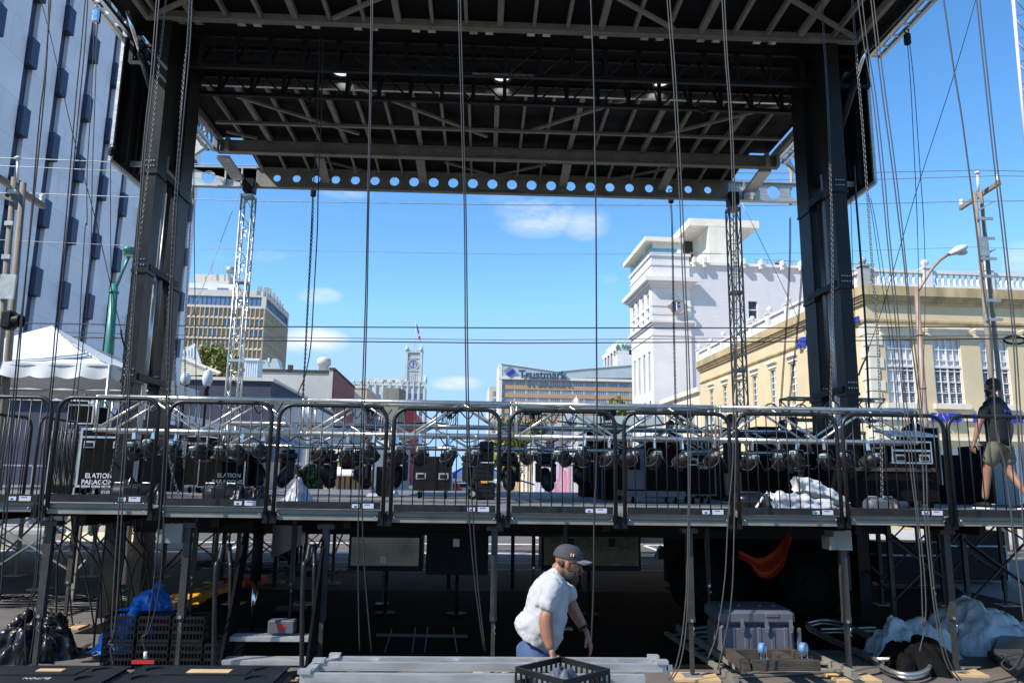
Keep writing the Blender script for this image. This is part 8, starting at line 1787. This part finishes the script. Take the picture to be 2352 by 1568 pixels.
    def on_surface(name, o, spots, m, par_):
        from mathutils.bvhtree import BVHTree
        bt = BVHTree.FromPolygons([v.co.copy() for v in o.data.vertices], [tuple(f.vertices) for f in o.data.polygons]); g = G()
        for c, sz, dr in spots:
            hit, n_, _, _ = bt.find_nearest(c)
            if hit is None: continue
            t_ = (Vector(dr)-n_*Vector(dr).dot(n_)).normalized(); b2 = n_.cross(t_); w_, h_ = sz; k_ = hit+n_*.0015; g.quad(k_-t_*w_-b2*h_, k_+t_*w_-b2*h_, k_+t_*w_+b2*h_, k_-t_*w_+b2*h_)
        g.obj(name, m, par_)
    rnd = random.Random(8); on_surface('tattoo', arm2, [(q(1311+k*2.1+rnd.uniform(-4, 4), 1396+k*3.4, yb-.1), (.004, rnd.uniform(.004, .011)), (1, 0, -.6)) for k in range(14)], 'ink', arm2)
    # neck and head
    J, E_ = chainj([(q(1277, 1316), .070), (q(1286, 1306), .062), (q(1297, 1298), .058)]); skinmesh('neck', J, E_, 'skin_man', r, 2)
    head(r, q(1306, 1293), (1, -.12, -.14), (.12, 0, 1), 1.0, cap=True, glasses=True, haircut=False)
    g = G(); c = q(1291, 1291, 0); g.sph(c, (.040, .074, .045), 14, 8); g.obj('hair', 'hair', r)
    on_surface('back_print', sh_o, [(q(1222-k*2.0, 1350+k*7, -.3+.01*k), (.010, .006+.002*(k % 3)), (.3, 0, 1)) for k in range(8)], 'navyletter', sh_o)
    on_surface('chest_print', sh_o, [(q(1303, 1362+k*5, -.12), (.006, .012-.002*k), (0, 0, 1)) for k in range(3)], 'navyletter', sh_o)
bending_man()
# ---------------------------------------------------------------- crew on the stage
def standing(label, u, vt, y, facing, m_top='tee_blk', m_leg='khaki', lean=0., stride=.12, skin='skin_dim', z0=DZ, H_=1.8, arm=None, hair='hair_dk', beard=True, print_=None, haircut=True):
    x = W(u, vt, y=y).x; zt = min(W(u, vt, y=y).z, z0+2.1); r = T('person', label, 'person', (x, y, z0)); F_ = Vector((math.cos(facing), math.sin(facing), 0)); Lf = Vector((-F_.y, F_.x, 0)); s = (zt-z0)/1.8
    P = lambda f, l, z: Vector((x, y, z0))+(F_*f+Lf*l)*s+Vector((0, 0, z*s))
    ln = lean
    leg = [(P(0, 0, .93), (.14*s, .11*s)), (P(.02, .1, .82), .095*s), (P(.04+stride*.4, .11, .5), .06*s), (P(stride*.9, .11, .12), .042*s), (P(.0, -.1, .82), .095*s), (P(-stride*.2, -.11, .5), .06*s), (P(-stride*1.3, -.11, .14), .042*s)]
    skinmesh('legs', leg, [(0, 1), (1, 2), (2, 3), (0, 4), (4, 5), (5, 6)], skin, r, 2)
    sh = [(P(0, 0, .97), (.165*s, .125*s)), (P(.01, .1, .82), (.125*s, .12*s)), (P(.03+stride*.3, .115, .58), .105*s), (P(0, -.1, .82), (.125*s, .12*s)), (P(-.02-stride*.12, -.115, .58), .105*s)]
    skinmesh('shorts', sh, [(0, 1), (1, 2), (0, 3), (3, 4)], m_leg, r, 2)
    g = G(); g.smooth = True; n = 24; rows = []
    for z, w_, d_ in ((.88, .185, .125), (.95, .19, .13), (1.1, .185, .13), (1.25, .2, .135), (1.38, .215, .13), (1.45, .19, .11), (1.50, .11, .085), (1.53, .07, .065)):
        t = (z-.9)/.6; c = P(ln*t*t, 0, z-.12*ln*t)
        rows.append([g.P(c+(Lf*w_*math.cos(6.2832*j/n)+F_*d_*math.sin(6.2832*j/n))*s*(1+.02*math.sin(3*6.2832*j/n+z*9))) for j in range(n)])
    for i in range(len(rows)-1):
        for j in range(n): g.face(rows[i][j], rows[i][(j+1) % n], rows[i+1][(j+1) % n], rows[i+1][j])
    g.face(*rows[0][::-1]); g.face(*rows[-1]); shirt = g.obj('t_shirt', m_top, r)
    for sl in (-1, 1):
        a_ = arm[0 if sl < 0 else 1] if arm else ((.05, .30, 1.12), (.12, .30, .88)); top = P(ln*.8, sl*.19, 1.40-.1*ln)
        el = P(a_[0][0]+ln*.6, sl*a_[0][1], a_[0][2]); wr = P(a_[1][0]+ln*.6, sl*a_[1][1], a_[1][2]); mid = top.lerp(el, .55)
        J, E_ = chainj([(top, .075*s), (top.lerp(el, .3), .072*s), (top.lerp(el, .72), .066*s)]); skinmesh('sleeve', J, E_, m_top, shirt, 2)
        J, E_ = chainj([(mid, .047*s), (el, .042*s), (el.lerp(wr, .4), .040*s), (wr, .027*s)]); am = skinmesh('arm', J, E_, skin, r, 2); hand(am, wr, wr-el, Lf*(-sl), sl, skin, .7, s)
    hc = P(ln*1.15+.02, 0, 1.675-.16*ln); J, E_ = chainj([(P(ln*.98, 0, 1.48-.12*ln), .06*s), (hc-Vector((0, 0, .08*s)), .056*s)]); skinmesh('neck', J, E_, skin, r, 2)
    head(r, hc, F_+Vector((0, 0, -ln*.6)), (0, 0, 1), s*1.02, skin, hair, beard, haircut=haircut)
    for (fa, fl, zz) in ((stride*.9, .11, 0), (-stride*1.3, -.11, .03)): g = G(); c = P(fa, fl, 0); g.tube([c+F_*-.07*s+Vector((0, 0, .045+zz)), c+Vector((0, 0, .06+zz*.7)), c+F_*.1*s+Vector((0, 0, .045)), c+F_*.18*s+Vector((0, 0, .03))], [.035*s, .048*s, .042*s, .028*s], 10); sh_ = g.obj('shoe', 'blk', r); g = G(); g.bar(c+F_*-.08*s+Vector((0, 0, .012+zz)), c+F_*.19*s+Vector((0, 0, .012)), .08*s, .02); g.obj('sole', 'whiteletter', sh_)
    if print_:
        c = P(ln-.135, 0, 1.30); 
    return r, P, shirt
r, P, shirt = standing('person in a dark polo with a bow shaped back print, standing with back turned', 2279, 868, 11.3, math.radians(112), stride=.22, arm=(((-.0, .30, 1.12), (.06, .30, .88)), ((.03, .33, 1.14), (.10, .36, .90))), hair='hair_dk')
g = G(); c = P(-.148, -.02, 1.33); U_ = (P(0, -1, 0)-P(0, 0, 0)).normalized()
for sx in (-1, 1): g.prism([c, c+U_*sx*.075+Vector((0, 0, .03)), c+U_*sx*.065, c+U_*sx*.075-Vector((0, 0, .03))], (P(-1, 0, 0)-P(0, 0, 0)).normalized()*.004)
g.bar(c+U_*-.07-Vector((0, 0, .075)), c+U_*.08-Vector((0, 0, .078)), .003, .006); g.obj('shirt_print', 'blueletter', shirt)
r, P, sh1 = standing('person in a black t-shirt with white chest lettering leaning over behind the rear truss', 1567, 962, 15.6, math.radians(200), lean=.28, stride=.05, m_leg='tee_blk', beard=False)
q = W(1537, 981, y=15.3); text('Headliner', .10, 'whiteletter', sh1, (q.x, q.y, q.z), (1, 0, 0), (0, 0, 1), .004, 'shirt_lettering')
standing('person in black seen from behind with bare calves, beside the X40 case', 1678, 950, 12.9, math.radians(95), stride=.06, m_leg='tee_blk', arm=(((.1, .34, 1.25), (.3, .3, 1.3)), ((.02, .30, 1.12), (.12, .28, .9))))
standing('person half hidden behind the rounded dark case, only head and shoulder showing', 1795, 966, 14.6, math.radians(20), stride=.05, m_leg='tee_blk')
standing('person in black with grey shorts standing behind the white rolled tarps', 1822, 957, 13.4, math.radians(60), stride=.05, m_leg='khaki')
standing('bald person in black leaning over the mixing console', 2088, 938, 13.0, math.radians(250), lean=.3, stride=.05, m_leg='tee_blk', haircut=False, beard=True)
